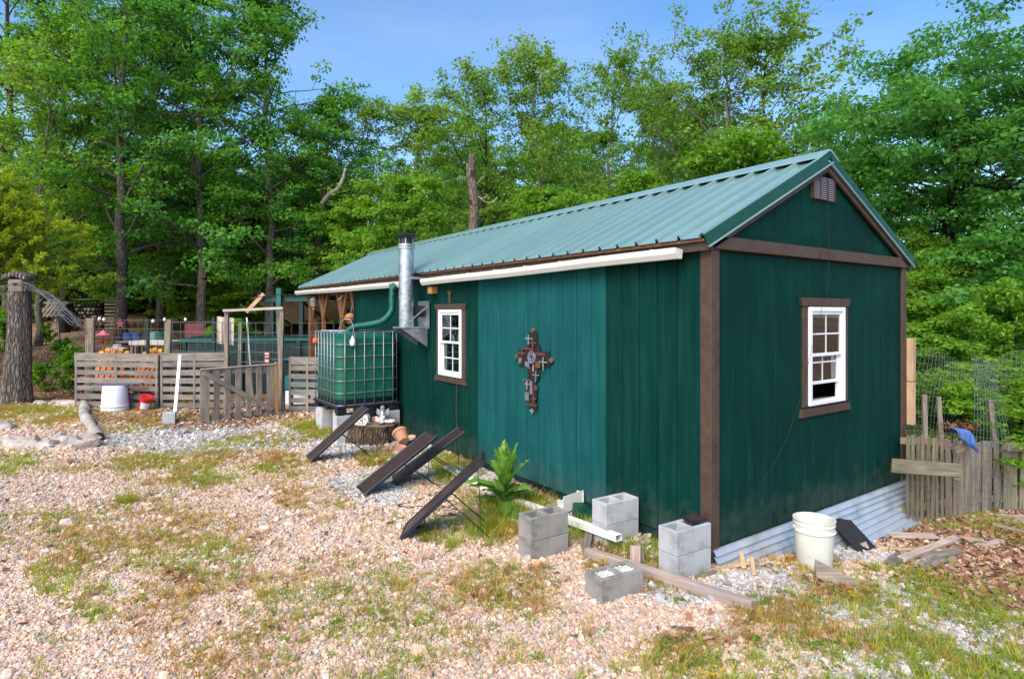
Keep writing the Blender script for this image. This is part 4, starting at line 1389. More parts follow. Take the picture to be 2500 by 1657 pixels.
# ------------------------------------------------------------------ downspouts and gutter pieces on the ground
def spout(name, label, a, b, w=.075, h=.055, col='gutter_white'):
    a, b = Vector(a), Vector(b)
    root = thing(name, label, 'downspout', a)
    x = (b - a); L = x.length; x.normalize(); y = ZD.cross(x).normalized(); z = x.cross(y)
    M = Matrix((x, y, z)).transposed().to_4x4()
    pr = []
    for k in range(4):
        q = [(-w / 2, -h / 2), (w / 2, -h / 2), (w / 2, h / 2), (-w / 2, h / 2)]
        p, r_ = Vector(q[k]), Vector(q[(k + 1) % 4]); nrm = Vector((-(r_ - p).y, (r_ - p).x)).normalized()
        for s in (.04, .2, .25, .35, .4, .6, .65, .75, .8, .96):
            dep = .004 if s in (.25, .35, .65, .75) else 0
            pr.append(p.lerp(r_, s) + nrm * dep)
    n = len(pr); m = MB()
    inn = [q * .94 for q in pr]
    m.add([(0, q.x, q.y) for q in pr] + [(L, q.x, q.y) for q in pr], [(i, (i + 1) % n, n + (i + 1) % n, n + i) for i in range(n)])
    m.add([(.0, q.x, q.y) for q in inn] + [(L, q.x, q.y) for q in inn], [(i, n + i, n + (i + 1) % n, (i + 1) % n) for i in range(n)])
    for xx in (0, L):
        m.add([(xx, q.x, q.y) for q in pr] + [(xx, q.x, q.y) for q in inn], [(i, (i + 1) % n, n + (i + 1) % n, n + i) for i in range(n)])
    o = m.build('spout_tube', col, root, 30); o.matrix_basis = M
    return root
spout('downspout', 'long white downspout lying on the gravel between the block pairs', (.885, 4.90, gzf(.885, 4.9) + .115), (-.05, 6.12, gzf(-.05, 6.12) + .04))
spout('downspout', 'white downspout lying behind the mullein and the nearest solar panel', (-.10, 6.18, gzf(-.1, 6.18) + .035), (-.80, 7.24, gzf(-.8, 7.24) + .04))
g_ = G(1402, 1262)
ge = thing('gutter_piece', 'white open gutter offcut standing behind the front block pair', 'gutter piece', (g_.x, g_.y + .12, g_.z), ANG)
m = MB(); pr = [(0, .16), (0, .0), (.05, 0), (.09, .05), (.10, .09), (.095, .09), (.085, .053), (.048, .006), (.006, .006), (.006, .16)]
m.extrude([(0, a, b) for a, b in pr], (-.12, 0, .02), (.26, 0, .02)); m.build('offcut', 'gutter_white', ge)
MB().box((.13, .04, .1), (.006, .1, .16)).build('end_plate', 'gutter_white', ge)
gt = thing('green_elbow', 'crumpled green metal trim piece beside the white gutter offcut', 'metal scrap', (G(1408, 1274).x, G(1408, 1274).y, G(1408, 1274).z), ANG - .3)
MB().extrude([(0, 0, 0), (.20, .0, -.01), (.21, .02, .055), (.13, .03, .10), (.02, .02, .11)], (0, 0, .005), (.02, .16, .01)).build('folded_trim', 'trim_metal_green', gt)
wf = thing('wood_chock', 'weathered wood chock propping up the end of the long downspout', 'wood scrap', (G(1430, 1345).x, G(1430, 1345).y, G(1430, 1345).z))
board('chock', wf, (0, 0, .015), (.06, .26, .06), .075, .035, (1, -.2, .2), 'wood_weathered')

# timbers round the blocks
b0, b1 = Vector((.60, 4.80, gzf(.6, 4.8) + .045)), Vector((1.585, 3.90, gzf(1.585, 3.9) + .045))
tm = thing('timber_beam', 'long pinkish weathered timber lying across the gravel past the sunk block', 'timber', (b0 + b1) / 2)
board('beam', tm, b0 - (b0 + b1) / 2, b1 - (b0 + b1) / 2, .078, .062, ZD, 'wood_pink', .005)
q = G(1555, 1392)
ob = thing('wood_offcut', 'short pale offcut of timber standing behind the long beam', 'wood scrap', (q.x, q.y + .06, q.z), R(20))
board('offcut', ob, (0, 0, .0), (.02, .03, .155), .07, .045, (1, 0, 0), 'wood_pink'); board('offcut', ob, (.058, .01, .0), (.07, .05, .14), .055, .04, (1, 0, 0), 'wood_grey')
q = G(1838, 1408)
pk = thing('stake_pair', 'two yellow pine stakes lying on gravel left of the white bucket', 'stakes', (q.x, q.y, q.z), 0)
board('stake', pk, (-.03, .10, .03), (.04, .33, .05), .035, .018, (1, 0, .2), 'wood_new'); board('stake', pk, (.01, .0, .02), (.09, .25, .045), .032, .018, (1, 0, .2), 'wood_new')
q = G(1790, 1395)
board_ = thing('pine_lath', 'thin yellow pine lath half buried by the metal skirt', 'wood scrap', (q.x, q.y, q.z))
board('lath', board_, (-.12, .02, .01), (.16, .10, .025), .03, .015, (0, 1, .4), 'wood_new')
q = G(1722, 1410)
r_ = thing('wood_sliver', 'short dark wood piece at the foot of the corner blocks', 'wood scrap', (q.x, q.y, q.z))
board('sliver', r_, (-.08, -.02, .012), (.1, .07, .02), .03, .02, (0, 1, 0), 'wood_weathered')

# white bucket by the skirt
def bucket(name, label, loc, r0, r1, h, mat, rot=(0, 0, 0), flip=False, handle=True):
    root = thing(name, label, 'bucket', loc)
    Mr = Euler(rot).to_matrix()
    pr = [(0, 0), (r0 * .97, 0), (r0, .008), (r0 + (r1 - r0) * .76, h * .76), (r1 * 1.035, h * .765), (r1 * 1.035, h * .785), (r0 + (r1 - r0) * .8, h * .79),
          (r0 + (r1 - r0) * .9, h * .90), (r1 * 1.02, h * .905), (r1 * 1.02, h * .92), (r1 * .99, h * .925), (r1, h * .985), (r1 * 1.03, h * .99), (r1 * 1.03, h), (r1 * .96, h), (r0 * .95, .02), (0, .02)]
    if flip: pr = [(a, h - b) for a, b in pr][::-1]
    MB().lathe(pr, n=40, M=Mr).build('shell', mat, root, 40)
    if handle:
        pth = [Mr @ Vector((math.cos(a) * r1 * 1.07, math.sin(a) * .02 - r1 * .25 * math.sin(a), (h * .84 if not flip else h * .16) - .55 * r1 * math.sin(a))) for a in [i * math.pi / 14 for i in range(15)]]
        MB().tube(pth, .003, 5).build('handle', 'cage_steel', root, True)
        for s in (-1, 1):
            MB().lathe([(0, 0), (.014, 0), (.014, .012), (0, .012)], Mr @ Vector((s * r1 * 1.02, 0, h * .84 if not flip else h * .16)), 10, Mr @ Euler((0, s * math.pi / 2, 0)).to_matrix()).build('handle_lug', mat, root, 40)
    return root
q = G(2006, 1398)
bucket('plastic_bucket', 'large empty white plastic bucket standing open beside the metal skirt', (q.x + .02, q.y + .16, q.z - .015), .135, .158, .40, 'bucket_white')
q = G(2035, 1425)
wb = thing('broken_wood', 'jagged brown piece of broken wood in front of the white bucket', 'wood scrap', (q.x, q.y, q.z), 0)
MB().extrude([(-.12, .05, .09), (-.09, .10, .11), (.08, .0, .03), (.16, -.06, .0), (.10, -.07, .0), (-.02, -.03, .02), (-.13, .0, .05)], (0, 0, 0), (.01, .02, .035)).build('shard', 'wood_weathered', wb)

# black shingle board leaning on the skirt
q = G(2112, 1338)
sh = thing('shingle_board', 'torn black shingle board leaning on the metal skirt', 'board', (q.x, q.y, q.z), ANG)
board('shingle', sh, (-.07, -.06, .01), (-.10, .26, .30), .34, .012, (1, 0.12, 0), 'shingle_black', 0)
MB().extrude([(.03, -.05, .02), (.13, .02, .03), (.12, .10, .07), (.05, .13, .09), (.0, .05, .05)], (-.12, -.02, .02), (0, -.005, .012)).build('torn_backing', 'wood_pink', sh)
MB().extrude([(-.2, .22, .205), (-.02, .26, .235), (-.03, .30, .265), (-.12, .33, .275), (-.22, .28, .245)], (0, 0, 0), (0, -.005, .012)).build('torn_backing', 'wood_pink', sh)
board('shingle', sh, (.02, .16, .15), (.12, .05, .06), .10, .010, (.4, 1, .6), 'shingle_black', 0)

# scrap boards on the leaf litter
scr = [('long thin pine lath lying on the leaves beyond the bucket', (2140, 1340), (2305, 1352), .05, .02, 'wood_pine'),
       ('flat grey plank lying nearest the picket fence foot', (2170, 1312), (2285, 1318), .12, .02, 'wood_pink'),
       ('short thick board angled across the thin lath', (2200, 1378), (2335, 1318), .07, .035, 'wood_pink'),
       ('grey board lying along the front of the scrap pile', (2250, 1368), (2345, 1352), .08, .03, 'wood_grey'),
       ('short chunk of board at the front left of the scrap pile', (2175, 1385), (2200, 1368), .09, .035, 'wood_grey'),
       ('small thin slat lying right of the scrap pile', (2350, 1322), (2405, 1322), .07, .015, 'wood_pink'),
       ('pale slat lying behind the scrap pile toward the fence', (2400, 1335), (2445, 1325), .07, .018, 'wood_pink'),
       ('cracked board piece in front of the scrap pile', (2255, 1390), (2300, 1372), .10, .02, 'wood_weathered'),
       ('narrow board lying at the right edge below the plywood', (2422, 1288), (2510, 1305), .07, .025, 'wood_weathered'),
       ('wide pale plywood piece lying at the right edge', (2440, 1268), (2530, 1275), .26, .014, 'wood_pink')]
for i, (lab, a, b, w_, t_, mt) in enumerate(scr):
    A, B = G(*a), G(*b); mid = (A + B) / 2
    ro = thing('scrap_board', lab, 'board', mid, 0, 'scrap boards on the leaves')
    A.z += t_ / 2 + .008 + .012 * (i % 3); B.z += t_ / 2 + .008 + .012 * ((i + 1) % 3)
    board('plank', ro, A - mid, B - mid, w_, t_, (0, 1, .05), mt)

# ------------------------------------------------------------------ cross of plaques on the teal wall
cr = thing('cross_sculpture', 'black iron wall cross hung with red, sage and pale little plaques', 'wall cross', w_of(.018, 2.32, 1.28), ANG)
MC = Matrix(((0, 0, -1, 0), (-1, 0, 0, 0), (0, 1, 0, 0), (0, 0, 0, 1)))    # (right, up, out)
def cpart(name, m, mat, sm=False, lab=None):
    o = m.build(name, mat, cr, sm); o.matrix_basis = MC
    if lab: o['label'] = lab
    return o
SXc, SZc = .00213, .00122
def cpx(x, y): return ((x - 1120) * SXc, (930 - y) * SZc)
m = MB()
a, b = cpx(1125, 600)[1], cpx(1125, 1340)[1]
m.extrude([(-.022, b + .1, 0), (.012, b + .02, 0), (.04, b + .1, 0), (.05, .1, 0), (.03, a, 0), (-.02, a, 0), (-.05, .1, 0)], (0, 0, .006), (0, 0, .012))
cpart('upright', m, 'iron')
m = MB(); z_ = cpx(0, 850)[1]
m.extrude([(-.33, z_ - .012, 0), (-.2, z_ - .045, 0), (.2, z_ - .045, 0), (.34, z_ - .012, 0), (.34, z_ + .012, 0), (.2, z_ + .05, 0), (-.2, z_ + .05, 0), (-.33, z_ + .012, 0)], (0, 0, .0045), (0, 0, .012))
cpart('crossbar', m, 'iron')
for (x, y) in ((975, 855), (1272, 855), (1120, 598)):
    q = cpx(x, y); m = MB()
    for dx, dy in ((-.02, 0), (.02, 0), (0, .016), (0, -.016)):
        m.lathe([(0, .0), (.018, 0), (.014, .022), (0, .028)], (q[0] + dx, q[1] + dy, .008), 10)
    cpart('finial', m, 'brass_old', 40)
q = cpx(1115, 845); m = MB()
torus(m, (q[0], q[1], .03), .062, .012, None, 20); torus(m, (q[0], q[1], .03), .032, .010, None, 16)
for k in range(8):
    a = k * math.pi / 4; m.tube([(q[0] + .03 * math.cos(a), q[1] + .03 * math.sin(a), .03), (q[0] + .075 * math.cos(a), q[1] + .06 * math.sin(a), .03)], .008, 6)
cpart('medallion', m, 'plaque_grey', True)
for (x, y, r_) in ((1150, 735, .05), (1195, 830, .05), (1050, 830, .05), (1165, 985, .04), (1090, 980, .035)):
    q = cpx(x, y); m = MB()
    pth = [(q[0] + r_ * (1 - t_ / 22) * math.cos(t_ * .45), q[1] + r_ * (1 - t_ / 22) * math.sin(t_ * .45), .022) for t_ in range(18)]
    m.tube(pth, .006, 5); cpart('scroll', m, 'iron', True)
for (x, y, w_, h_) in ((1120, 690, 70, 150), (1040, 850, 90, 150), (1205, 850, 110, 130), (1120, 960, 90, 180), (1115, 1120, 70, 190), (1122, 1255, 55, 130), (1120, 845, 130, 200)):
    q = cpx(x, y)
    cpart('backing_plate', MB().box((q[0], q[1], .023 + .0004 * (x % 7)), (w_ * SXc, h_ * SZc, .005), Euler((0, 0, .1)).to_matrix(), .001), 'iron')
for (x, y, w_, h_, mt) in ((1085, 770, 85, 18, 'plaque_red'), (1195, 808, 70, 26, 'plaque_red'), (1012, 885, 24, 52, 'plaque_sage'), (1168, 905, 40, 60, 'plaque_rust'), (1078, 912, 38, 48, 'plaque_grey'),
                           (1095, 945, 30, 26, 'plaque_red'), (1072, 1058, 60, 20, 'plaque_rust'), (1150, 1115, 26, 46, 'plaque_red'), (1075, 1205, 34, 76, 'plaque_sage'), (1115, 1275, 88, 20, 'plaque_red'),
                           (1112, 1120, 22, 120, 'plaque_grey'), (1130, 940, 12, 60, 'cross_pale')):
    q = cpx(x, y)
    cpart('plaque', MB().box((q[0], q[1], .034), (w_ * SXc, h_ * SZc, .01), Euler((0, 0, random.uniform(-.06, .06))).to_matrix(), .002), mt)
for (x, y, w_, h_, mt) in ((1095, 690, 46, 78, 'cross_pale'), (1133, 735, 46, 120, 'plaque_rust'), (1038, 835, 46, 110, 'plaque_rust'), (1220, 895, 52, 110, 'cross_pale'), (1158, 1015, 46, 90, 'plaque_grey'),
                           (1082, 1105, 24, 72, 'cross_pale'), (1140, 1225, 30, 70, 'plaque_rust'), (1125, 1335, 26, 40, 'cross_pale')):
    q = cpx(x, y); m = MB()
    m.box((q[0], q[1], .045), (.016, h_ * SZc, .01), None, .002); m.box((q[0], q[1] + h_ * SZc * .18, .0455), (w_ * SXc, .014, .01), None, .002)
    for dx, dy in ((-w_ * SXc / 2, h_ * SZc * .18), (w_ * SXc / 2, h_ * SZc * .18), (0, h_ * SZc / 2)):
        m.lathe([(0, .012), (.009, .010), (.011, 0)], (q[0] + dx, q[1] + dy, .040), 8)
    cpart('little_cross', m, mt)

# crucifix above the long wall's window, cord from the sill, cables
cf = thing('small_crucifix', 'small bronze crucifix on the wall above the window', 'crucifix', w_of(.018, 4.22, 2.10), ANG)
o = MB().extrude([(-.012, -.09, 0), (.012, -.09, 0), (.014, .02, 0), (.045, .07, 0), (.035, .085, 0), (.0, .045, 0), (-.035, .085, 0), (-.045, .07, 0), (-.014, .02, 0)], (0, 0, .004), (0, 0, .02)).build('figure', 'brass_old', cf)
o.matrix_basis = MC
p = [WU_(-.02, 3.98, .99), WU_(-.025, 3.99, .6), WU_(-.015, 4.0, .3), WU_(-.03, 4.02, .02)]
tag(MB().tube([q for q in arc(p, 8)], .003, 6).build('sill_string', 'cord_red', None, True), 'thin red cord hanging down the wall from the window sill', 'cord')
p = [WU_(1.72, -.035, 3.0), WU_(1.73, -.04, 2.5), WU_(1.70, -.04, 2.06), WU_(1.56, -.065, 1.93), WU_(1.36, -.05, 1.45), WU_(1.30, -.03, 1.2), WU_(1.0, -.02, .72), WU_(.62, -.02, .42), WU_(.22, -.03, .26)]
tag(MB().tube(arc(p, 10), .0018, 5).build('gable_cable', 'cable_black', None, True), 'thin black cable drooping down the gable from vent to corner post', 'cable')

# ------------------------------------------------------------------ pallet fence on the left
def pallet(label, a, b, h, nsl, mat, heights=None, group='pallets standing as a fence'):
    a, b = Vector(a), Vector(b); mid = (a + b) / 2
    root = thing('pallet', label, 'pallet', mid, 0, group)
    d = (b - a).normalized(); n = Vector((d.y, -d.x, 0))
    if n.y > 0: n = -n
    L = (b - a).length
    for i in range(nsl):
        z = h * (i + .5) / nsl
        w_ = .10 if i < nsl - 1 else .15
        if i == nsl - 1: z -= .01
        board('slat', root, a - mid + ZD * z + n * .03, b - mid + ZD * (z + random.uniform(-.012, .012)) + n * .03, w_ * random.uniform(.9, 1.06), .02, ZD, mat, .003, .006)
    for f in (.02, .5, .98):
        p = a - mid + (b - a) * f
        board('stringer', root, p + ZD * .01, p + ZD * (h - .03), .045, .09, d, mat, .003)
    return root
FL = [Vector((-8.72, 11.85, 0)), Vector((-6.95, 11.72, 0)), Vector((-5.52, 11.60, 0)), Vector((-4.42, 11.50, 0)), Vector((-3.55, 11.35, 0))]
for p in FL: p.z = gzf(p.x, p.y)
random.seed(3)
pallet('grey pallet at the left end of the fence, orange chairs behind it', FL[0], FL[1] - Vector((.02, 0, 0)), 1.10, 7, 'wood_grey')
pallet('grey pallet between the orange chairs and the gate', FL[1] + Vector((.02, 0, 0)), FL[2], 1.12, 7, 'wood_grey')
pallet('short grey pallet between the gate and the water tank', FL[3] + Vector((.12, 0, 0)), FL[4], 1.08, 7, 'wood_grey')

# gate frame and gate
gf = thing('gate_frame', 'tall wooden goal shaped frame standing above the picket gate', 'gate frame', (-5.0, 11.45, gzf(-5, 11.45)))
board('post', gf, (-.55, .05, -.02), (-.53, .05, 1.93), .075, .06, (1, 0, 0), 'wood_weathered')
board('post', gf, (.52, 0, -.02), (.56, 0, 1.97), .075, .06, (1, 0, 0), 'wood_weathered')
board('header', gf, (-.57, .0, 1.945), (.60, -.04, 1.995), .05, .07, ZD, 'wood_pink')
gA, gB = Vector((-5.36, 10.21, 0)), Vector((-4.40, 11.0, 0))
gA.z = gzf(gA.x, gA.y) + .02; gB.z = gzf(gB.x, gB.y) + .05
gate = thing('picket_gate', 'weathered wooden picket gate standing ajar with a diagonal brace', 'gate', gA)
d = (gB - gA); gl = Vector((d.x, d.y, 0)).length; dn = Vector((d.x, d.y, 0)).normalized(); nn = Vector((dn.y, -dn.x, 0))
if nn.y > 0: nn = -nn
hts = [.97] * 8
np_ = 7
for i in range(np_):
    f = (i + .42) / np_ if i else .05
    if i == np_ - 1: f = .945
    p = d * f
    w_ = .15 if i in (0, np_ - 1) else .10
    board('picket', gate, p + ZD * .0, p + ZD * .90, w_, .022, dn, 'wood_weathered', .003, .006)
for z in (.05, .84):
    board('rail', gate, ZD * z - nn * .035, d + ZD * z - nn * .035, .085, .03, ZD, 'wood_weathered', .003)
board('cap_rail', gate, ZD * .912, d + ZD * .912, .06, .02, nn, 'wood_pink', .003)
board('brace', gate, nn * .028 + d * .03 + ZD * .85, nn * .028 + d * .96 + ZD * .07, .085, .022, ZD, 'wood_weathered', .003)
board('hinge_stile', gate, d * 1.02 + ZD * -.0, d * 1.02 + ZD * .95, .05, .03, dn, 'wood_red_edge', .003)

# wire grid panels standing behind the pallets
def wire_panel(name, label, a, b, z0, z1, nx, nz, r, mat, cat='wire panel', sag=0.0):
    a, b = Vector(a), Vector(b)
    root = thing(name, label, cat, a)
    for i in range(nx + 1):
        p = (b - a) * (i / nx)
        MB().tube([p + ZD * z0, p + ZD * z1], r, 4, False).build('upright_wire', mat, root)
    for j in range(nz + 1):
        z = z0 + (z1 - z0) * j / nz
        MB().tube([(b - a) * (i / 6) + ZD * (z - sag * math.sin(i / 6 * math.pi)) for i in range(7)], r, 4, False).build('level_wire', mat, root)
    return root
o_ = Vector((0, .12, 0))
wire_panel('wire_grid', 'rusty wire grid above the left pallet, orange chairs behind it', FL[0] + o_, FL[1] + o_, 1.05, 1.75, 13, 4, .0045, 'wire_rust')
wire_panel('wire_grid', 'grey wire grid above the pallet between the chairs and the gate', FL[1] + o_, FL[3] + o_ + Vector((-.1, 0, 0)), .75, 1.72, 14, 5, .006, 'wire_steel')
wire_panel('wire_grid', 'wire grid above the short pallet left of the tank', FL[3] + o_ + Vector((.1, 0, 0)), FL[4] + o_ + Vector((.1, 0, 0)), 1.0, 1.72, 5, 3, .005, 'wire_rust')
def post(name, label, px0, py0, px1, py1, d, w, mat, cat='post', t=.04):
    a, b = P(px0, py0, d), P(px1, py1, d); a.z = gzf(a.x, a.y) - .02
    root = thing(name, label, cat, a)
    board('shaft', root, (0, 0, 0), b - a, w, t, (1, 0, 0), mat, .004)
    return root
post('fence_post', 'wide weathered board post at the left end of the pallet fence', 218, 990, 221, 777, 12.05, .17, 'wood_weathered', t=.05)
post('fence_post', 'mossy leaning post in the middle of the wire grid', 405, 990, 413, 780, 11.85, .12, 'wood_mossy', t=.08)
post('fence_post', 'grey post standing right of the gate frame against the wire', 690, 985, 682, 762, 11.6, .085, 'wood_weathered', t=.08)
post('fence_post', 'thin grey post seen through the gate frame', 584, 985, 587, 786, 12.2, .07, 'wood_weathered')
post('white_pole', 'slim white pole leaning inside the gate frame', 618, 985, 603, 775, 12.4, .03, 'paint_white', 'pole', .03)
post('t_post', 'dark green steel post behind the wire left of the mossy post', 361, 990, 361, 778, 12.6, .06, 'paint_dark_green', t=.05)
post('t_post', 'dark green steel post left of the gate frame', 522, 985, 522, 775, 12.6, .06, 'paint_dark_green', t=.05)
q = G(426, 1027)
wp = thing('white_post', 'slim white post leaning on the pallet beside a concrete block', 'post', (q.x, q.y, q.z))
board('shaft', wp, (0, 0, -.01), (-.15, .45, 1.12), .06, .03, (1, 0, 0), 'paint_white')

# in front of the pallets
q = G(262, 1008)
bucket('upturned_tub', 'white plastic tub standing upside down before the left pallet', (q.x, q.y + .22, q.z), .205, .235, .50, 'bucket_bright', flip=True, handle=False)
lid = thing('slate_plank', 'dark bluish board resting on top of the upturned white tub', 'board', (q.x + .02, q.y + .22, q.z + .505))
board('plank', lid, (-.42, .0, .012), (.48, .05, .022), .15, .018, (0, 1, 0), 'slate_board', .008)
q = G(347, 1004)
rc = thing('red_bucket', 'small red plastic bucket tipped over with a white label', 'bucket', (q.x, q.y + .1, q.z))
Mr = Euler((R(12), R(22), 0)).to_matrix()
MB().lathe([(0, 0), (.095, 0), (.115, .26), (.122, .26), (.122, .285), (.08, .290), (.07, .282), (0, .282)], (-.03, 0, .02), 22, Mr).build('shell', 'red_plastic', rc, 40)
m = MB(); pr = [(.1085, .06), (.1165, .20)]
n_ = 8; k0 = len(m.v)
for (r_, z_) in pr:
    for j in range(n_ + 1):
        a = R(-100 + 85 * j / n_); m.v.append(tuple(Mr @ Vector((r_ * math.cos(a), r_ * math.sin(a), z_)) + Vector((-.03, 0, .02))))
for j in range(n_): m.f.append((j, j + 1, n_ + 2 + j, n_ + 1 + j))
m.build('label_patch', 'bucket_bright', rc)
q = G(405, 1035)
ob = block('concrete block filled with stones at the foot of the slim white post', (q.x, q.y + .1, q.z + .085), R(-62), 'concrete_pale', 9)
m = MB()
for k in range(40):
    s = random.choice((-1, 1)); lx = s * .083 + random.uniform(-.05, .05); ly = random.uniform(-.045, .045); a = R(-62)
    m.box((q.x + lx * math.cos(a) - ly * math.sin(a), q.y + .1 + lx * math.sin(a) + ly * math.cos(a), q.z + .165), (.03, .025, .02), Euler((k, k * 2, k)).to_matrix(), .004)
tag(m.build('block_stones', 'rock'), 'stones filling the block beside the slim white post', 'stones', kind='stuff')

# chairs behind the left pallet
def adirondack(label, loc, rz):
    root = thing('garden_chair', label, 'chair', loc, rz, 'yellow and orange garden chairs')
    for i, (h, mt) in enumerate(((1.0, 'yellow_paint'), (1.07, 'yellow_paint'), (1.10, 'yellow_paint'), (1.07, 'yellow_paint'), (1.0, 'yellow_paint'))):
        x = (i - 2) * .115
        m = MB(); pr = []
        for k in range(7):
            a = math.pi * k / 6; pr.append((x * 1.12 + .05 * math.cos(a), 0, h - .05 + .05 * math.sin(a)))
        m.extrude([(x - .045, -.25, .35), (x + .045, -.25, .35)] + [(p_[0], .12, p_[2] + .08) for p_ in pr], (0, 0, 0), (0, .02, 0))
        m.build('back_slat', 'orange_paint', root)
        m = MB(); m.extrude([(x * 1.08 - .05, .06, h - .17), (x * 1.08 + .05, .06, h - .17)] + [(p_[0] + (.004 if p_[0] > x * 1.12 else -.004), .112, p_[2] + .083) for p_ in pr], (0, 0, 0), (0, .036, 0)); m.build('slat_tip', mt, root)
    for i in range(5):
        board('seat_slat', root, (-.28, -.25 - i * .1, .34 + i * .02), (.28, -.25 - i * .1, .34 + i * .02), .085, .02, (0, 1, 0), 'orange_paint')
    for s in (-1, 1):
        board('arm', root, (s * .34, .0, .58), (s * .34, -.72, .56), .12, .02, (1, 0, 0), 'orange_paint')
        board('leg', root, (s * .31, -.66, 0), (s * .31, -.66, .56), .09, .025, (0, 1, 0), 'orange_paint')
        board('leg', root, (s * .31, .15, 0), (s * .31, -.62, .38), .10, .025, (0, 0, 1), 'orange_paint')
    board('back_rail', root, (-.30, .05, .75), (.30, .05, .75), .08, .025, ZD, 'orange_paint')
    return root
for (x, y, rz, lab) in ((-8.62, 12.75, R(8), 'yellow and orange slatted garden chair behind the left end of the fence'), (-7.72, 12.65, R(-14), 'orange garden chair with a pale hat on it, right of the other')):
    adirondack(lab, (x, y, gzf(x, y) + .0), rz)
ht = P(287, 850, 12.55)
hat = thing('sun_hat', 'pale brimmed hat resting on the garden chair back', 'hat', ht)
MB().lathe([(.0, .09), (.07, .085), (.09, .04), (.10, .02), (.20, .0), (.20, -.01), (.09, .01), (0, .02)], n=20).build('hat_body', 'cloth_pale', hat, 40)

# the dark green raised coop wall behind the gate
cw = thing('green_coop', 'dark green board coop standing behind the pallets and the gate', 'coop', (-5.6, 13.6, gzf(-5.6, 13.6)))
for i in range(8):
    z = .10 + i * .148
    board('wall_board', cw, (-1.95, 0, z), (1.85, .05, z), .14, .03, ZD, 'paint_dark_green', .004)
    board('wall_board', cw, (1.83, .06, z), (1.9, 1.4, z), .14, .03, ZD, 'paint_dark_green', .004)
board('lid_board', cw, (-2.0, .35, 1.27), (1.95, .38, 1.30), .8, .03, (0, 1, .08), 'paint_dark_green', .004)
board('edge_rail', cw, (-2.0, -.04, 1.24), (1.95, 0, 1.26), .06, .04, ZD, 'hose_green', .004)
for x in (-1.9, -.6, .7, 1.84):
    board('corner_post', cw, (x, -.03, -.05), (x, -.03, 1.22), .09, .03, (1, 0, 0), 'paint_dark_green', .004)
board('light_rail', cw, (.1, -.05, .80), (1.4, -.05, .82), .05, .02, ZD, 'paint_teal', .004)

# canopy shelter beyond the gate
SH = Vector((-6.1, 16.2, 0)); SH.z = gzf(SH.x, SH.y)
sc_ = thing('canopy_shelter', 'dark green post shelter with pale sheet roof between the gate and the porch', 'shelter', SH)
zb_ = 2.25 - SH.z
for (x, y) in ((-.45, 0), (.35, 0), (-.45, 2.4), (2.2, 2.4), (2.0, .2)):
    board('post', sc_, (x, y, -.05), (x, y, zb_ - (.62 if y > 1 else .12 if y else -.02)), .11, .11, (1, 0, 0), 'paint_dark_green')
board('post', sc_, (-.20, -.15, -.05), (-.20, -.15, zb_ + .30), .13, .13, (1, 0, 0), 'hose_green')
board('beam', sc_, (-.75, -.06, zb_), (2.4, -.06, zb_ + .05), .14, .05, ZD, 'hose_green')
for i in range(5):
    m = MB()
    m.grid(lambda a, b, i=i: (-.95 + i * .70 + .72 * a, -.25 + 3.0 * b, zb_ + .14 - .72 * b - .10 * (i == 0) * (1 - a) + .012 * math.sin(a * 40)), 24, 3)
    m.build('roof_sheet', 'canopy_sheet', sc_)
for i in range(4):
    board('rafter', sc_, (-.8 + i * 1.0, -.1, zb_ + .08), (-.8 + i * 1.0, 2.7, zb_ - .60), .09, .04, ZD, 'wood_porch')
board('fly_rafter', sc_, (-1.05, -.25, zb_ - .35), (-.6, -.2, zb_ + .15), .10, .03, ZD, 'wood_pine')
for z in (.35, .8, 1.15):
    board('shelf', sc_, (.2, 1.6, z), (2.3, 1.6, z), .4, .03, (0, 1, 0), 'wood_porch')
board('back_panel', sc_, (.3, 2.3, .6), (2.4, 2.3, .6), 1.2, .03, ZD, 'wood_porch')
q = P(720, 1000, 15.0)
cbn = thing('brown_hutch', 'low brown wooden hutch between the gate and the porch posts', 'hutch', (-4.55, 13.9, gzf(-4.55, 13.9)))
for i in range(6):
    board('wall_board', cbn, (-.75, 0, .1 + i * .21), (1.5, 0, .1 + i * .21), .20, .03, ZD, 'wood_porch')
for x in (-.7, .4, 1.45): board('post', cbn, (x, -.03, -.05), (x, -.03, 1.3), .07, .03, (1, 0, 0), 'wood_porch')
tb_ = thing('teal_bin', 'teal plastic bin seen between the slats right of the gate', 'bin', (-4.25, 12.3, gzf(-4.25, 12.3) + .3))
MB().box((0, 0, .18), (.8, .4, .30), None, .03).build('bin_body', 'paint_teal', tb_)
MB().box((0, 0, -.12), (.78, .36, .28), None, .01).build('bin_stand', 'bucket_bright', tb_)
pp = thing('purple_ball', 'purple ball on the ground behind the right pallet', 'ball', (-3.95, 11.75, gzf(-3.95, 11.75)))
MB().lathe([(.11 * math.sin(a * math.pi / 10), .11 - .11 * math.cos(a * math.pi / 10)) for a in range(11)], n=16).build('ball_body', 'purple_plastic', pp, True)

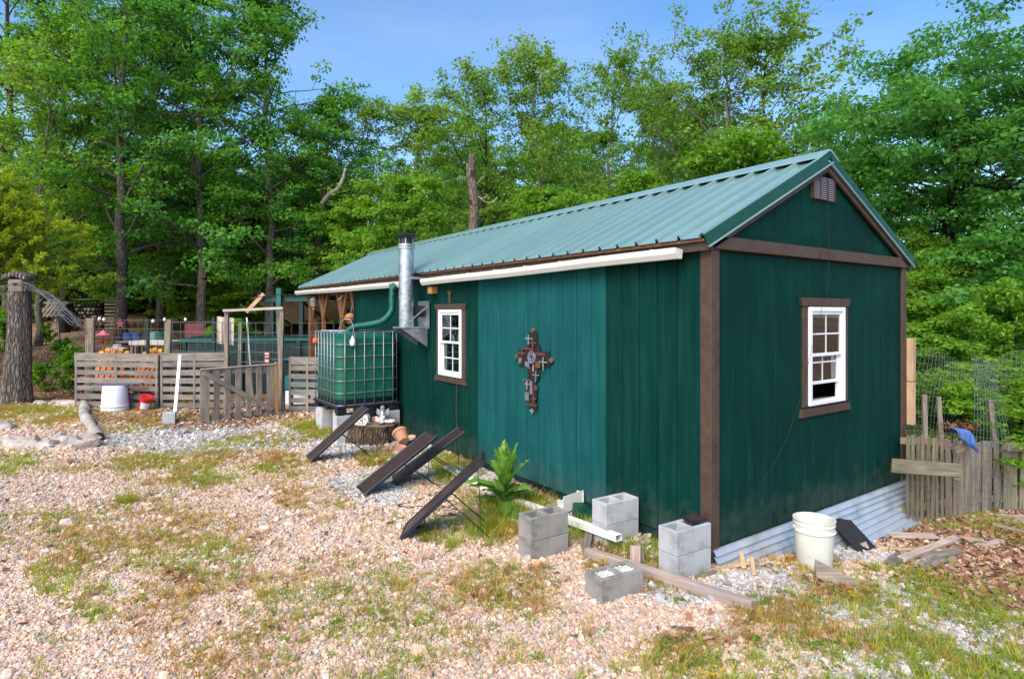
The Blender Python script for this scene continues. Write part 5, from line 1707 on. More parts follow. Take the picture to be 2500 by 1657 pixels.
# small yard things behind the wire, each on its own stand height
YT = 1.25
def yard(px, py, d): return P(px, py, d)
ty = thing('white_table', 'low white topped table behind the garden chairs', 'table', (-8.55, 13.85, gzf(-8.55, 13.85)))
tz = yard(300, 836, 13.85).z - ty.location.z
board('table_top', ty, (-.25, 0, tz), (.75, 0, tz), .5, .10, (0, 1, 0), 'cloth_pale', .006)
for x in (-.2, .7):
    for y in (-.2, .2): board('leg', ty, (x, y, 0), (x, y, tz - .05), .06, .06, (1, 0, 0), 'wood_grey')
def pail(label, px, py, d, r, h, mat):
    p = yard(px, py, d)
    return bucket('small_pail', label, (p.x, p.y, p.z), r * .85, r, h, mat, handle=False)
def shelf_under(px0, px1, py, d, lab):
    a, b = yard(px0, py, d), yard(px1, py, d); mid = (a + b) / 2; g0 = gzf(mid.x, mid.y)
    ro = thing('plank_bench', lab, 'bench', (mid.x, mid.y, g0))
    board('bench_top', ro, (a.x - mid.x, 0, a.z - g0 - .02), (b.x - mid.x, 0, a.z - g0 - .02), .4, .04, (0, 1, 0), 'wood_grey')
    for x in (a.x - mid.x + .1, b.x - mid.x - .1):
        board('leg', ro, (x, 0, -.02), (x, 0, a.z - g0 - .04), .3, .05, (0, 1, 0), 'wood_grey')
shelf_under(295, 350, 832, 14.4, 'grey plank bench carrying the blue pails')
pail('left blue pail of the two on the bench', 315, 832, 14.4, .13, .20, 'blue_plastic')
pail('right blue pail of the two on the bench', 335, 832, 14.4, .11, .20, 'blue_plastic')
shelf_under(358, 415, 834, 14.4, 'grey plank bench carrying the mint green pails')
pail('pale mint pail on the bench right of the green steel post', 375, 834, 14.4, .13, .24, 'mint_plastic')
pail('darker mint pail beside the pale one', 394, 834, 14.4, .12, .23, 'hose_green')
p = yard(483, 838, 15.5); g0 = gzf(p.x, p.y)
rb = thing('red_cabinet', 'dark red cabinet standing behind the wire left of the gate frame', 'cabinet', (p.x, p.y, g0), .1)
hh = yard(483, 790, 15.5).z - g0
MB().box((0, 0, hh / 2), (.5, .4, hh), None, .015).build('cabinet_body', 'dark_red', rb)
MB().box((0, -.205, hh / 2), (.42, .012, hh - .1), None, .004).build('door', 'dark_red', rb)
p = yard(252, 826, 13.2); g0 = gzf(p.x, p.y)
um = thing('pink_feeder', 'pink umbrella shaped feeder on a pole behind the chairs', 'bird feeder', (p.x, p.y, g0))
hz = p.z - g0
MB().tube([(0, 0, 0), (0, 0, hz + .18)], .012, 8).build('pole', 'red_plastic', um, True)
MB().lathe([(.0, .20), (.02, .17), (.08, .12), (.15, .08), (.15, .07), (.0, .10)], (0, 0, hz), 14).build('canopy', 'pink_plastic', um, 30)
MB().lathe([(0, -.05), (.11, -.05), (.12, -.03), (0, -.03)], (0, 0, hz), 14).build('tray', 'red_plastic', um, 30)
p = yard(293, 790, 17); g0 = gzf(p.x, p.y)
sg = thing('pink_star', 'pink star ornament fixed to the thick pale trunk', 'ornament', p)
m = MB(); m.extrude([((.16 if k % 2 == 0 else .06) * math.sin(k * math.pi / 5), 0, (.16 if k % 2 == 0 else .06) * math.cos(k * math.pi / 5)) for k in range(10)], (0, 0, 0), (0, .02, 0))
m.build('star', 'pink_plastic', sg)
# pale cloth hung left of the gate frame
p0, p1 = P(530, 772, 12.3), P(572, 838, 12.3)
ct = thing('hanging_cloth', 'pale patterned cloth hung on the wire left of the gate frame', 'cloth', (p0.x, 12.3, p0.z))
w_, h_ = p1.x - p0.x, p0.z - p1.z
MB().grid(lambda a, b: (a * w_, .03 * math.sin(a * 17) * (.3 + b), -b * h_ - .04 * a), 24, 6).build('sheet', 'cloth_pale', ct, True)
# red notice by the gate
sgn = thing('red_sign', 'small dark red notice hanging inside the gate frame, pale lettering', 'sign', P(652, 872, 11.55))
sg_o = MB().box((0, 0, 0), (.115, .012, .225), Euler((0, .06, 0)).to_matrix(), .003).build('plate', 'sign_red', sgn)
for i, (z, w_, h_) in enumerate(((.085, .07, .014), (.062, .08, .014), (-.05, .075, .012), (-.072, .08, .012), (-.092, .06, .010))):
    MB().box((0, -.009, z), (w_, .004, h_), Euler((0, .06, 0)).to_matrix()).build('lettering', 'bucket_white', sgn)
for s in (-1, 1):
    m = MB(); torus(m, (s * .018, -.009, .012), .015, .005, Euler((R(90), 0, 0)).to_matrix(), 10, 4); m.build('lettering', 'bucket_white', sgn)
# string of bulbs along the wire
for i, (px, py, lab) in enumerate(((243, 776, 'lamp bulb on the wire nearest the left fence end'), (254, 778, 'second lamp bulb from the left on the wire'), (374, 782, 'lamp bulb on the wire right of the green steel post'), (402, 778, 'lamp bulb on top of the mossy post'), (453, 778, 'lamp bulb on the wire above the red cabinet'))):
    p = P(px, py, 11.8)
    lb = thing('lamp_bulb', lab, 'bulb', p, 0, 'bulbs along the fence wire')
    MB().lathe([(0, -.05), (.022, -.04), (.03, -.015), (.02, .01), (.012, .02), (0, .02)], n=10).build('globe', 'bucket_bright', lb, True)
    MB().lathe([(0, .02), (.014, .02), (.014, .05), (0, .05)], n=8).build('socket', 'black_plastic', lb)

# things hung in the porch
lt = thing('porch_lantern', 'white lantern hung at the outer porch post', 'lantern', WU_(-.02, 10.35, 2.02), ANG)
MB().lathe([(0, .0), (.06, 0), (.07, .12), (.085, .13), (.05, .19), (.015, .22), (0, .22)], n=8).build('lamp_case', 'cross_pale', lt)
MB().tube([(0, 0, .21), (.08, 0, .30)], .005, 5).build('hook', 'black_metal', lt)
MB().lathe([(0, 0), (.035, 0), (.035, .03), (0, .03)], (0, 0, -.06), 8).build('drip_cup', 'cross_pale', lt)
hb = thing('hanging_basket', 'rusty round basket hung under the porch beside the tank', 'basket', WU_(.1, 8.35, 1.80), ANG)
m = MB()
for k in range(5): torus(m, (0, 0, -.03 * k), .14 - .02 * k, .008, None, 16, 5)
m.build('basket_ring', 'wood_red_edge', hb, True)
MB().lathe([(0, .08), (.08, .06), (.12, .0), (.07, -.06), (0, -.08)], n=12).build('fill', 'wood_red_edge', hb, True)
MB().tube(arc([(0, 0, .08), (.02, 0, .3), (-.12, 0, .42), (-.26, 0, .32)], 8), .008, 6).build('hook', 'cage_steel', hb, True)
wt = thing('white_bottle', 'white spray bottle on the ledge behind the tank', 'bottle', WU_(-.35, 7.2, 1.28))
MB().lathe([(0, 0), (.05, 0), (.05, .15), (.02, .2), (.02, .26), (0, .26)], n=12).build('bottle_body', 'bucket_bright', wt, 40)
board('ledge', wt, (-.25, 0, -.02), (.25, 0, -.02), .15, .03, (0, 1, 0), 'wood_porch')
board('ledge_post', wt, (-.2, 0, -1.3), (-.2, 0, -.03), .06, .06, (0, 1, 0), 'wood_porch')

# ------------------------------------------------------------------ left: sawn trunk with bird house, wire, rocks, log
tr0 = G(36, 982)
TD = tr0.y
stub = thing('sawn_trunk', 'thick dark barked trunk, cut off short, at the left edge', 'tree trunk', (tr0.x, tr0.y, tr0.z - .1))
htop = P(50, 712, TD).z - tr0.z + .1
m = MB()
def fstub(i, j):
    a = i * 2 * math.pi
    rr = .225 * (1 + .45 * (1 - j) ** 4) * (1 - .12 * j) * (1 + .05 * math.sin(a * 3 + 1) + .035 * math.sin(a * 7 + j * 3)) 
    return (rr * math.cos(a) + .12 * j + .03 * math.sin(j * 4), rr * math.sin(a), j * htop)
m.grid(fstub, 48, 24)
m.build('bark', 'bark_stub', stub, True)
m = MB(); pts_ = [Vector(fstub(k / 40, .999)) for k in range(40)]
m.add(pts_ + [Vector((.12, 0, htop + .01))], [(k, (k + 1) % 40, 40) for k in range(40)]); m.build('sawn_top', 'cut_wood', stub)
bh = thing('bird_house', 'rustic bird house of log slices on top of the sawn trunk', 'bird house', (tr0.x + .12, tr0.y - .02, tr0.z - .1 + htop + .0))
MB().box((.02, 0, .12), (.30, .30, .26), None, .02).build('house_box', 'wood_weathered', bh)
MB().lathe([(0, 0), (.035, 0), (.035, .01), (0, .01)], (.03, -.155, .15), 12, Euler((R(90), 0, 0)).to_matrix()).build('entry_hole', 'black_plastic', bh)
for i in range(7):
    for j in range(2):
        x = -.22 + i * .075; z = .27 + .035 * (1 - abs(i - 3) / 3) * 2 + j * .04
        MB().tube([(x + .01 * j, -.19 + .02 * random.random(), z), (x, .18, z + .01)], .036, 7).build('roof_log', 'bark_pale', bh, True)
for s in (-1, 1):
    MB().tube([(s * .2, -.1, .02), (s * .26, -.12, .10)], .035, 7).build('side_log', 'bark_pale', bh, True)
# drooping sheet of fence wire over the trunk
ww = thing('wire_mesh_roll', 'drooping grey wire mesh arching over the sawn trunk to the fence end', 'wire mesh', (tr0.x, tr0.y, tr0.z))
crv = arc([P(-60, 735, 12.9), P(0, 716, 12.6), P(45, 705, 12.3), P(90, 708, 12.2), P(130, 730, 12.1), P(170, 768, 12.0), P(205, 806, 11.95)], 12)
nst = 9
offs = []
for j in range(nst):
    f = j / (nst - 1)
    pth = []
    for i, p in enumerate(crv):
        s = i / (len(crv) - 1)
        spread = (.10 + .16 * s)
        pth.append(p - tr0 + Vector((spread * .6 * (f - .5) * s, .5 * (f - .5), spread * (f - .5) * (-1) - .05 * math.sin(s * 9 + j))))
    offs.append(pth)
    MB().tube(pth, .006, 4, False).build('strand', 'wire_steel', ww, True)
for i in range(0, len(crv), 3):
    MB().tube([offs[j][i] for j in range(nst)], .004, 4, False).build('cross_wire', 'wire_steel', ww, True)

def rock_mesh(seed, sx, sy, sz, sub=3, rough=.6):
    bm = bmesh.new(); bmesh.ops.create_icosphere(bm, subdivisions=sub, radius=1)
    o_ = Vector((seed * 3.1, seed * 1.7, seed * .9))
    for v in bm.verts:
        d = v.co.normalized()
        k = 1 + rough * mnoise.noise(d * 1.4 + o_) + rough * .5 * mnoise.noise(d * 3.1 + o_) + rough * .22 * mnoise.noise(d * 7 + o_)
        # planar facets
        for q in range(5):
            n_ = Vector((math.sin(seed * 7 + q * 2.1), math.cos(seed * 3 + q * 1.3), math.sin(seed + q * 3.7))).normalized()
            h = .72 + .1 * math.sin(seed + q)
            e = d.dot(n_) * k
            if e > h: k *= h / e
        v.co = Vector((d.x * sx, d.y * sy, d.z * sz)) * k
    me_ = bpy.data.meshes.new('rock'); bm.to_mesh(me_); bm.free()
    me_.materials.append(MATS['rock'])
    me_.polygons.foreach_set('use_smooth', [True] * len(me_.polygons)); me_.set_sharp_from_angle(angle=R(32))
    return me_
def rock(label, px, py, sx, sy, sz, seed, rz=0, group='pale field stones', sink=.35):
    p = G(px, py)
    o = bpy.data.objects.new('rock', rock_mesh(seed, sx, sy, sz)); COL.objects.link(o)
    o.scale = (.85, .85, .85); o.location = (p.x, p.y + sy * .5, p.z + sz * (1 - sink) - sz * .40); o.rotation_euler = (0, 0, rz)
    return tag(o, label, 'rock', group)
rock('large pale boulder below the cut end of the log', 186, 1096, .29, .22, .17, 1, .2)
rock('long flat pale rock at the left edge of the gravel', 25, 1095, .36, .20, .14, 2, .1)
rock('upright grey brown rock right of the long flat one', 66, 1090, .13, .16, .17, 3, .5)
rock('low whitish rock between the upright rock and the boulder', 105, 1092, .20, .14, .09, 4, 0)
rock('pinkish rock leaning against the left of the large boulder', 132, 1086, .16, .14, .14, 5, .9)
rock('small rock at the left edge behind the long flat one', -5, 1050, .2, .2, .12, 6, .3)
rock('white stone on the slope right of the sawn trunk', 92, 880, .30, .2, .28, 7, .4)
rock('flat grey stone behind the white stone on the slope', 118, 878, .34, .2, .13, 8, .1)
rock('brown stone at the foot of the slope by the fence end', 150, 935, .40, .25, .12, 9, .2)
rock('pale stone at the right foot of the sawn trunk', 92, 945, .16, .14, .10, 10, .2)
rock('flat stone at the left foot of the sawn trunk', 15, 985, .42, .25, .13, 11, .1)
rock('grey stone left of the stump below the tank', 848, 1063, .13, .10, .06, 12, .3)
rock('white stone on the grass left of the tank blocks', 765, 1075, .045, .04, .04, 13, .3)
rock('white stone at the front corner of the damp block pair', 1285, 1372, .05, .045, .045, 14, .3)
rock('buff rounded stone against the corner blocks, by the wall', 1590, 1312, .085, .07, .05, 15, .3)
rock('reddish stone in front of the buff one by the wall', 1578, 1330, .08, .06, .04, 16, 1.3)
rock('tan stone beside the long timber', 1640, 1448, .05, .04, .03, 17, .6)
rock('pale flat stone in the grass right of the bucket', 2130, 1425, .05, .035, .02, 18, .2)
# log
la, lb_ = G(240, 1080), G(207, 992)
la.z += .075; lb_.z += .07
lg = thing('fallen_log', 'grey barked log lying toward the camera, hollow dark cut end', 'log', la)
v_ = lb_ - la
MB().tube(arc([Vector((0, 0, 0)), v_ * .25 + Vector((-.04, 0, .0)), v_ * .55 + Vector((-.10, 0, .02)), v_ * .8 + Vector((-.05, 0, 0)), v_], 7), [.075 + .010 * math.sin(k * 1.9) + .008 * math.sin(k * .7) for k in range(29)], 14, False).build('bark', 'bone_wood', lg, True)
d_ = v_.normalized(); x_ = d_.cross(ZD).normalized(); y_ = x_.cross(d_)
m = MB(); m.add([Vector((0, 0, 0)) + d_ * .06] + [(x_ * math.cos(a) + y_ * math.sin(a)) * .072 for a in [k * math.pi / 7 for k in range(14)]], [(0, 1 + k, 1 + (k + 1) % 14) for k in range(14)])
m.build('cut_end', 'bark_dark', lg)

# firewood stack and leaning pallet up the slope
fp = P(200, 758, 21.0); g0 = gzf(fp.x, fp.y)
fw = thing('firewood_stack', 'dark stack of split firewood between trunks up the left slope', 'firewood', (fp.x, fp.y, g0))
frnd = random.Random(2)
nlog = 0
for j in range(7):
    for i in range(12):
        x = -.75 + i * .135 + (.06 if j % 2 else 0); z = .10 + j * .13
        r_ = frnd.uniform(.045, .065)
        k = frnd.randint(3, 5)
        mm = MB().tube([(x, -.22 + frnd.uniform(-.05, .05), z), (x + frnd.uniform(-.02, .02), .22, z)], r_, k)
        mm.build('split_log', 'wood_weathered' if frnd.random() < .5 else 'bark_dark', fw)
for j in range(9):
    board('end_slat', fw, (.95, -.2, .08 + j * .12), (1.35, -.2, .08 + j * .12), .07, .04, ZD, 'wood_mossy')
board('cover_sheet', fw, (-1.0, 0, 1.06), (1.4, 0, 1.12), .6, .03, (0, 1, 0), 'wood_grey')
lp0, lp1 = P(100, 775, 18.5), P(142, 775, 18.5)
g0 = gzf(lp0.x, lp0.y)
lpal = thing('leaning_pallet', 'pale grey pallet leaning tilted on the slope above the trunk', 'pallet', (lp0.x, lp0.y, g0), 0)
zt_ = P(100, 735, 18.5).z - g0
for i in range(5):
    x = .02 + i * .13
    board('slat', lpal, (x - .1, 0, max(.02, zt_ - .5)), (x + .10, .25, zt_), .085, .02, (1, 0, 0), 'wood_grey')
for z in (.1, .5, .9):
    board('rail', lpal, (-.1, .02 + .25 * z, zt_ - .5 * (1 - z)), (.7, .02 + .25 * z, zt_ - .5 * (1 - z)), .07, .04, (0, .4, 1), 'wood_grey')
board('prop', lpal, (.3, .35, 0), (.3, .25, zt_), .08, .05, (1, 0, 0), 'wood_grey')

# ------------------------------------------------------------------ right: picket fence with stakes, plank, wire, cloth
def pickets(label, a, b, h0, h1, n, mat, rnds, gap=.55):
    a, b = Vector(a), Vector(b); mid = (a + b) / 2
    root = thing('picket_fence', label, 'picket fence', mid, 0, 'weathered picket panels on the right')
    rr = random.Random(rnds); d = (b - a).normalized(); nrm = Vector((d.y, -d.x, 0))
    if nrm.y > 0: nrm = -nrm
    for i in range(n):
        f = (i + .5) / n
        p = a.lerp(b, f) - mid; h = h0 + (h1 - h0) * f + rr.uniform(-.02, .02)
        board('picket', root, p + d * rr.uniform(-.012, .012) + ZD * .0, p + d * rr.uniform(-.02, .03) + ZD * h, (b - a).length / n * gap * rr.uniform(.85, 1.15), .02, d, mat, .003)
    for f in (.2, .93):
        board('rail', root, a - mid - nrm * .03 + ZD * (h0 * f), b - mid - nrm * .03 + ZD * (h1 * f), .07, .035, ZD, mat, .003)
    return root
fa = Vector((4.25, 6.42, gzf(4.25, 6.42) - .02)); fb_ = Vector((4.98, 6.75, gzf(4.98, 6.75) - .02)); fc = Vector((5.70, 6.95, gzf(5.7, 6.95) - .02)); fd = Vector((6.9, 7.1, gzf(6.9, 7.1) - .02))
pickets('tan weathered picket panel next to the shed corner, plank nailed across', fa, fb_, 1.03, .92, 9, 'wood_mossy', 1, .46)
pickets('grey weathered picket panel right of the plank, pickets set close together', fb_ + Vector((-.06, -.03, 0)), fc, .88, .86, 9, 'wood_weathered', 2, .8)
pickets('mossy picket panel at the right edge behind a capping board', fc + Vector((.05, 0, 0)), fd, .80, .78, 11, 'wood_mossy', 3, .8)
pa, pb_ = P(2178, 1136, 6.15), P(2345, 1148, 6.40)
pl = thing('cross_plank', 'mossy grey plank nailed across the first picket panel', 'plank', pa)
board('plank', pl, (0, 0, 0), pb_ - pa, .145, .03, ZD, 'wood_mossy', .006)
MB().box(pb_ - pa + Vector((-.05, -.01, -.09)), (.10, .03, .03), Euler((0, .4, 0)).to_matrix(), .004).build('broken_end', 'wood_mossy', pl)
ca, cb_ = P(2455, 1090, 6.85), P(2560, 1092, 7.0)
cpb = thing('capping_board', 'grey capping board on the fence at the right edge', 'plank', ca)
board('plank', cpb, (0, 0, 0), cb_ - ca, .09, .06, ZD, 'wood_weathered', .004)
def stake(label, px0, py0, px1, py1, d, w, mat):
    a, b = P(px0, py0, d), P(px1, py1, d)
    a.z = gzf(a.x, a.y) - .05
    ro = thing('fence_stake', label, 'stake', a, 0, 'stakes behind the right fence')
    board('shaft', ro, (0, 0, 0), b - a, w, w * .7, (1, 0, 0), mat, .004)
stake('grey stake nearest the shed, left of the two by the blue cloth', 2262, 1230, 2257, 963, 6.75, .045, 'wood_grey')
stake('grey leaning stake behind the blue cloth', 2312, 1230, 2291, 968, 6.8, .045, 'wood_grey')
stake('tall leaning stake where the second and third panels meet', 2446, 1230, 2417, 975, 7.0, .05, 'wood_weathered')
tl = thing('trellis_board', 'pale board fixed low on the fence behind the blue cloth', 'board', P(2352, 1092, 6.55))
board('plank', tl, (-.09, 0, -.05), (.09, .03, .03), .10, .02, (0, 0, 1), 'wood_mossy')
p = P(2330, 1050, 6.60)
bl = thing('blue_cloth', 'blue cloth rag draped over the picket tops', 'cloth', p)
MB().grid(lambda a, b: (-.10 + .20 * a + .07 * b + .012 * math.sin(b * 7), -.07 - .022 * math.sin(a * 11 + b * 3) - .06 * math.sin(b * 2.6) + .10 * max(0, .25 - b), .04 - .26 * max(0, b - .15) * (.55 + .45 * a) - .03 * a + .012 * math.sin(a * 12)), 22, 14).build('rag', 'cloth_blue', bl, True)
nb_ = thing('leaf_nest', 'clump of dry brown leaves caught on top of the pickets', 'leaves', P(2345, 1040, 6.75))
lr = random.Random(8); m = MB()
for k in range(120):
    c_ = Vector((lr.gauss(0, .07), lr.gauss(0, .04), lr.gauss(0, .02))); E_ = Euler((lr.uniform(-1, 1), lr.uniform(-1, 1), lr.uniform(0, 6))).to_matrix()
    m.add([E_ @ Vector(q) * .035 + c_ for q in ((-1, 0, 0), (0, -.5, .2), (1, 0, 0), (0, .5, .2))], [(0, 1, 2, 3)])
m.build('dry_leaves', 'wood_porch', nb_)
# pale post on the rear corner of the shed
rp_ = thing('pale_post', 'pale new timber post in two lengths at the shed\'s far corner', 'post', WU_(W + .05, -.02, .93), ANG)
board('length', rp_, (0, 0, -.02), (0, 0, .46), .085, .085, (1, 0, 0), 'wood_pine', .005)
board('length', rp_, (.003, 0, .465), (.003, 0, .95), .085, .085, (1, 0, 0), 'wood_pine', .005)
rp_.location.z = .64
# wire netting behind and above the pickets
def netting(label, pts0, pts1, nx, nz, r, mat, sagf):
    a = Vector(pts0[0]); root = thing('wire_netting', label, 'wire netting', a)
    A = arc(pts0, 8); B = arc(pts1, 8)
    def at_(path, s):
        k = s * (len(path) - 1); i = min(int(k), len(path) - 2); return path[i].lerp(path[i + 1], k - i)
    g = [[at_(A, i / nx).lerp(at_(B, i / nx), j / nz) + sagf(i / nx, j / nz) - a for j in range(nz + 1)] for i in range(nx + 1)]
    m = MB()
    for i in range(nx + 1): m.tube(g[i], r, 3, False)
    m.build('vertical_wires', mat, root)['kind'] = 'stuff'
    m = MB()
    for j in range(nz + 1): m.tube([g[i][j] for i in range(nx + 1)], r * 1.3, 3, False)
    m.build('level_wires', mat, root)['kind'] = 'stuff'
    return root
wv = lambda s, t: Vector((.03 * math.sin(t * 6 + s * 9), .05 * math.sin(s * 11 + t * 4), .05 * math.sin(s * 8 + t)))
netting('sagging wire netting standing behind the right fence up to the leaves',
        [P(2215, 1090, 7.0), P(2300, 1095, 7.3), P(2400, 1100, 7.6), P(2580, 1120, 7.9)],
        [P(2215, 860, 7.0), P(2300, 862, 7.3), P(2380, 880, 7.6), P(2450, 872, 7.8), P(2580, 860, 8.0)], 38, 13, .0028, 'wire_steel', wv)
netting('second bunched wire netting falling over the fence in the middle',
        [P(2360, 1230, 6.6), P(2400, 1235, 6.7), P(2450, 1240, 6.8)],
        [P(2365, 868, 7.0), P(2400, 872, 7.1), P(2432, 890, 7.2)], 10, 20, .0026, 'wire_steel', lambda s, t: Vector((.06 * math.sin(t * 5) * (s - .3), -.10 * math.sin(t * 3), .0)))
netting('low rusty wire mesh fixed over the first picket panel',
        [P(2214, 1270, 6.25), P(2360, 1245, 6.45)], [P(2214, 1050, 6.25), P(2360, 1060, 6.45)], 24, 12, .0018, 'wire_rust', lambda s, t: Vector((0, .02 * math.sin(s * 9 + t * 7), 0)))

# ------------------------------------------------------------------ trees
def leaf_mesh(name, centers, normals, sizes, tints, mat, aspect=.62, seed=0):
    """four-cornered folded leaves, all in one crown"""
    n = len(centers); rg = np.random.default_rng(seed)
    N = normals / np.linalg.norm(normals, axis=1, keepdims=True)
    r = rg.normal(size=(n, 3)); T = np.cross(N, r); T /= np.linalg.norm(T, axis=1, keepdims=True) + 1e-9
    B = np.cross(N, T)
    s = sizes[:, None]
    V = np.empty((n, 4, 3), np.float32)
    V[:, 0] = centers - T * s * .5 - N * s * .06
    V[:, 1] = centers + B * s * aspect * .5 + N * s * .10
    V[:, 2] = centers + T * s * .5 - N * s * .10
    V[:, 3] = centers - B * s * aspect * .5 + N * s * .10
    me_ = bpy.data.meshes.new(name)
    me_.vertices.add(4 * n); me_.vertices.foreach_set('co', V.ravel())
    me_.loops.add(4 * n); me_.loops.foreach_set('vertex_index', np.arange(4 * n, dtype=np.int32))
    me_.polygons.add(n); me_.polygons.foreach_set('loop_start', np.arange(0, 4 * n, 4, dtype=np.int32))
    me_.polygons.foreach_set('loop_total', np.full(n, 4, np.int32))
    me_.update(calc_edges=True)
    a = me_.attributes.new('tint', 'FLOAT', 'FACE'); a.data.foreach_set('value', np.clip(tints, 0, 1).astype(np.float32))
    me_.materials.append(MATS[mat])
    return me_

def gen_tree(seed, H, base, Rr, prof, n_limb, lpc, leaf, cr, tr, wander=.25, rise=(.15, .75), sub=4, flat=.42, mat='leaf_oak', bmat='bark_oak', dens=1.0, lean=(0, 0), bend=None):
    rd = random.Random(seed); rg = np.random.default_rng(seed)
    tm = MB()
    n = 14; path = []; x = y = 0.0
    for i in range(n + 1):
        f = i / n
        path.append(Vector((x + lean[0] * f * H, y + lean[1] * f * H, f * H)))
        x += rd.gauss(0, wander) * H / n * .28; y += rd.gauss(0, wander) * H / n * .28
    rad = [tr * (1.35 if i == 0 else 1.0) * (1 - .93 * (i / n) ** 1.15) + .006 for i in range(n + 1)]
    tm.tube(path, rad, 10)
    def at_(f):
        k = min(f, .999) * n; i = int(k); return path[i].lerp(path[i + 1], k - i), rad[i] + (rad[i + 1] - rad[i]) * (k - i)
    cl = []                      # clump centres: position, radius, height fraction
    az = rd.uniform(0, 6.28)
    for i in range(n_limb):
        f = base + (1 - base) * ((i + rd.random() * .8) / n_limb) ** .92
        p, r0 = at_(f)
        az += 2.4 + rd.gauss(0, .4)
        fr = (f - base) / (1 - base)
        L = Rr * prof(fr) * rd.uniform(.65, 1.15)
        if L < .25: cl.append((p, cr * .8, fr)); continue
        el = rd.uniform(*rise) + .45 * fr
        d = Vector((math.cos(az) * math.cos(el), math.sin(az) * math.cos(el), math.sin(el)))
        pts = [p]; m_ = 6
        for k in range(m_):
            d = (d + Vector((rd.gauss(0, .14), rd.gauss(0, .14), rd.gauss(-.03, .12)))).normalized()
            pts.append(pts[-1] + d * L / m_)
        rl = max(.012, r0 * rd.uniform(.30, .5))
        tm.tube(pts, [rl * (1 - .88 * k / m_) + .004 for k in range(m_ + 1)], 6, False)
        for s in range(sub):
            k = rd.uniform(.3, 1.0) * m_; ii = min(int(k), m_ - 1)
            q = pts[ii].lerp(pts[ii + 1], k - ii)
            e = Vector((rd.gauss(0, 1), rd.gauss(0, 1), rd.gauss(.15, .5))).normalized()
            e = (e + d * .7).normalized(); Ls = L * rd.uniform(.22, .5)
            q2 = q + e * Ls * .5 + Vector((0, 0, rd.uniform(-.05, .1))); q3 = q + e * Ls
            tm.tube([q, q2, q3], [rl * .35 + .004, rl * .2 + .003, .003], 4, False)
            cl.append((q3, cr * rd.uniform(.7, 1.2), fr)); cl.append((q2, cr * rd.uniform(.5, .9), fr))
        cl.append((pts[-1], cr * rd.uniform(.7, 1.2), fr)); cl.append((pts[-2], cr * rd.uniform(.6, 1.0), fr))
    cl.append((path[-1], cr * .9, 1.0)); cl.append((path[-2], cr, .95))
    C = []; Nn = []; S = []; T = []
    for (p, r_, fr) in cl:
        if rd.random() > dens: continue
        k = max(8, int(lpc * (r_ / cr) ** 2 * rd.uniform(.6, 1.3)))
        g = rg.normal(size=(k, 3)); g /= np.linalg.norm(g, axis=1, keepdims=True)
        rr_ = rg.random(k)[:, None] ** .55 * r_
        off = g * rr_; off[:, 2] *= flat
        off[:, 2] -= .10 * (off[:, 0] ** 2 + off[:, 1] ** 2) / max(r_, .05)
        C.append(np.array(p) + off)
        Nn.append(np.array([0, 0, 1.0]) * .55 + g * .55 + rg.normal(size=(k, 3)) * .5)
        S.append(leaf * rg.uniform(.6, 1.3, k))
        b0 = rd.gauss(.47, .10)
        T.append(b0 + rg.normal(size=k) * .13)
    C = np.concatenate(C); Nn = np.concatenate(Nn); S = np.concatenate(S); T = np.concatenate(T)
    return (tm.mesh('trunk', bmat, True), leaf_mesh('crown', C, Nn, S, T, mat, seed=seed))

full = lambda f: .62 + .38 * math.sin(math.pi * min(1, f * 1.05) ** .8) if f < .85 else .75 * (1 - f) / .15 * .9 + .2
column_ = lambda f: .5 + .5 * math.sin(math.pi * (f * .85 + .12)) if f < .88 else .45
spread = lambda f: .9 - .5 * f
PROTO = {}
PROTO['oak1'] = gen_tree(11, 17, .12, 4.1, full, 42, 60, .175, .64, .22, sub=5, flat=.46, mat='leaf_oak')
PROTO['oak2'] = gen_tree(12, 16, .15, 3.8, full, 38, 60, .175, .64, .19, sub=5, flat=.46, mat='leaf_cool')
PROTO['oak3'] = gen_tree(13, 17, .11, 3.7, full, 40, 60, .17, .62, .16, sub=5, flat=.48, mat='leaf_oak', bmat='bark_dark')
PROTO['slim1'] = gen_tree(21, 12.5, .12, 3.4, column_, 36, 36, .15, .44, .12, wander=.35, rise=(.3, .85), sub=6, flat=.7, mat='leaf_slender', bmat='bark_pale', dens=.92)
PROTO['slim2'] = gen_tree(22, 12.5, .10, 3.5, column_, 36, 36, .15, .45, .12, wander=.4, rise=(.25, .85), sub=6, flat=.7, mat='leaf_slender', bmat='bark_dark', dens=.92)
PROTO['slim3'] = gen_tree(23, 12, .16, 3.5, column_, 32, 30, .145, .42, .12, wander=.45, rise=(.35, .95), sub=6, flat=.7, mat='leaf_slender', bmat='bark_pale', dens=.85)
PROTO['wide'] = gen_tree(24, 13, .15, 5.0, lambda f: .65 + .35 * math.sin(math.pi * (f * .75 + .1)) if f < .8 else .6, 40, 32, .15, .46, .17, wander=.4, rise=(.35, .9), sub=8, flat=.65, mat='leaf_slender', bmat='bark_pale', dens=.88)
PROTO['bush1'] = gen_tree(31, 6.5, .08, 2.3, full, 36, 52, .14, .42, .09, sub=6, rise=(.1, .7), mat='leaf_bright', bmat='bark_dark')
PROTO['bush2'] = gen_tree(32, 4.2, .05, 1.9, full, 34, 80, .13, .42, .06, rise=(.05, .7), mat='leaf_bright', bmat='bark_dark')
PROTO['weed'] = gen_tree(34, .9, .02, .55, full, 20, 14, .085, .11, .007, sub=4, rise=(.3, 1.0), flat=.7, mat='leaf_bright', bmat='weed_leaf')
PROTO['under'] = gen_tree(33, 4.0, .05, 1.9, full, 26, 60, .16, .5, .05, rise=(.05, .7), mat='leaf_oak', bmat='bark_dark')
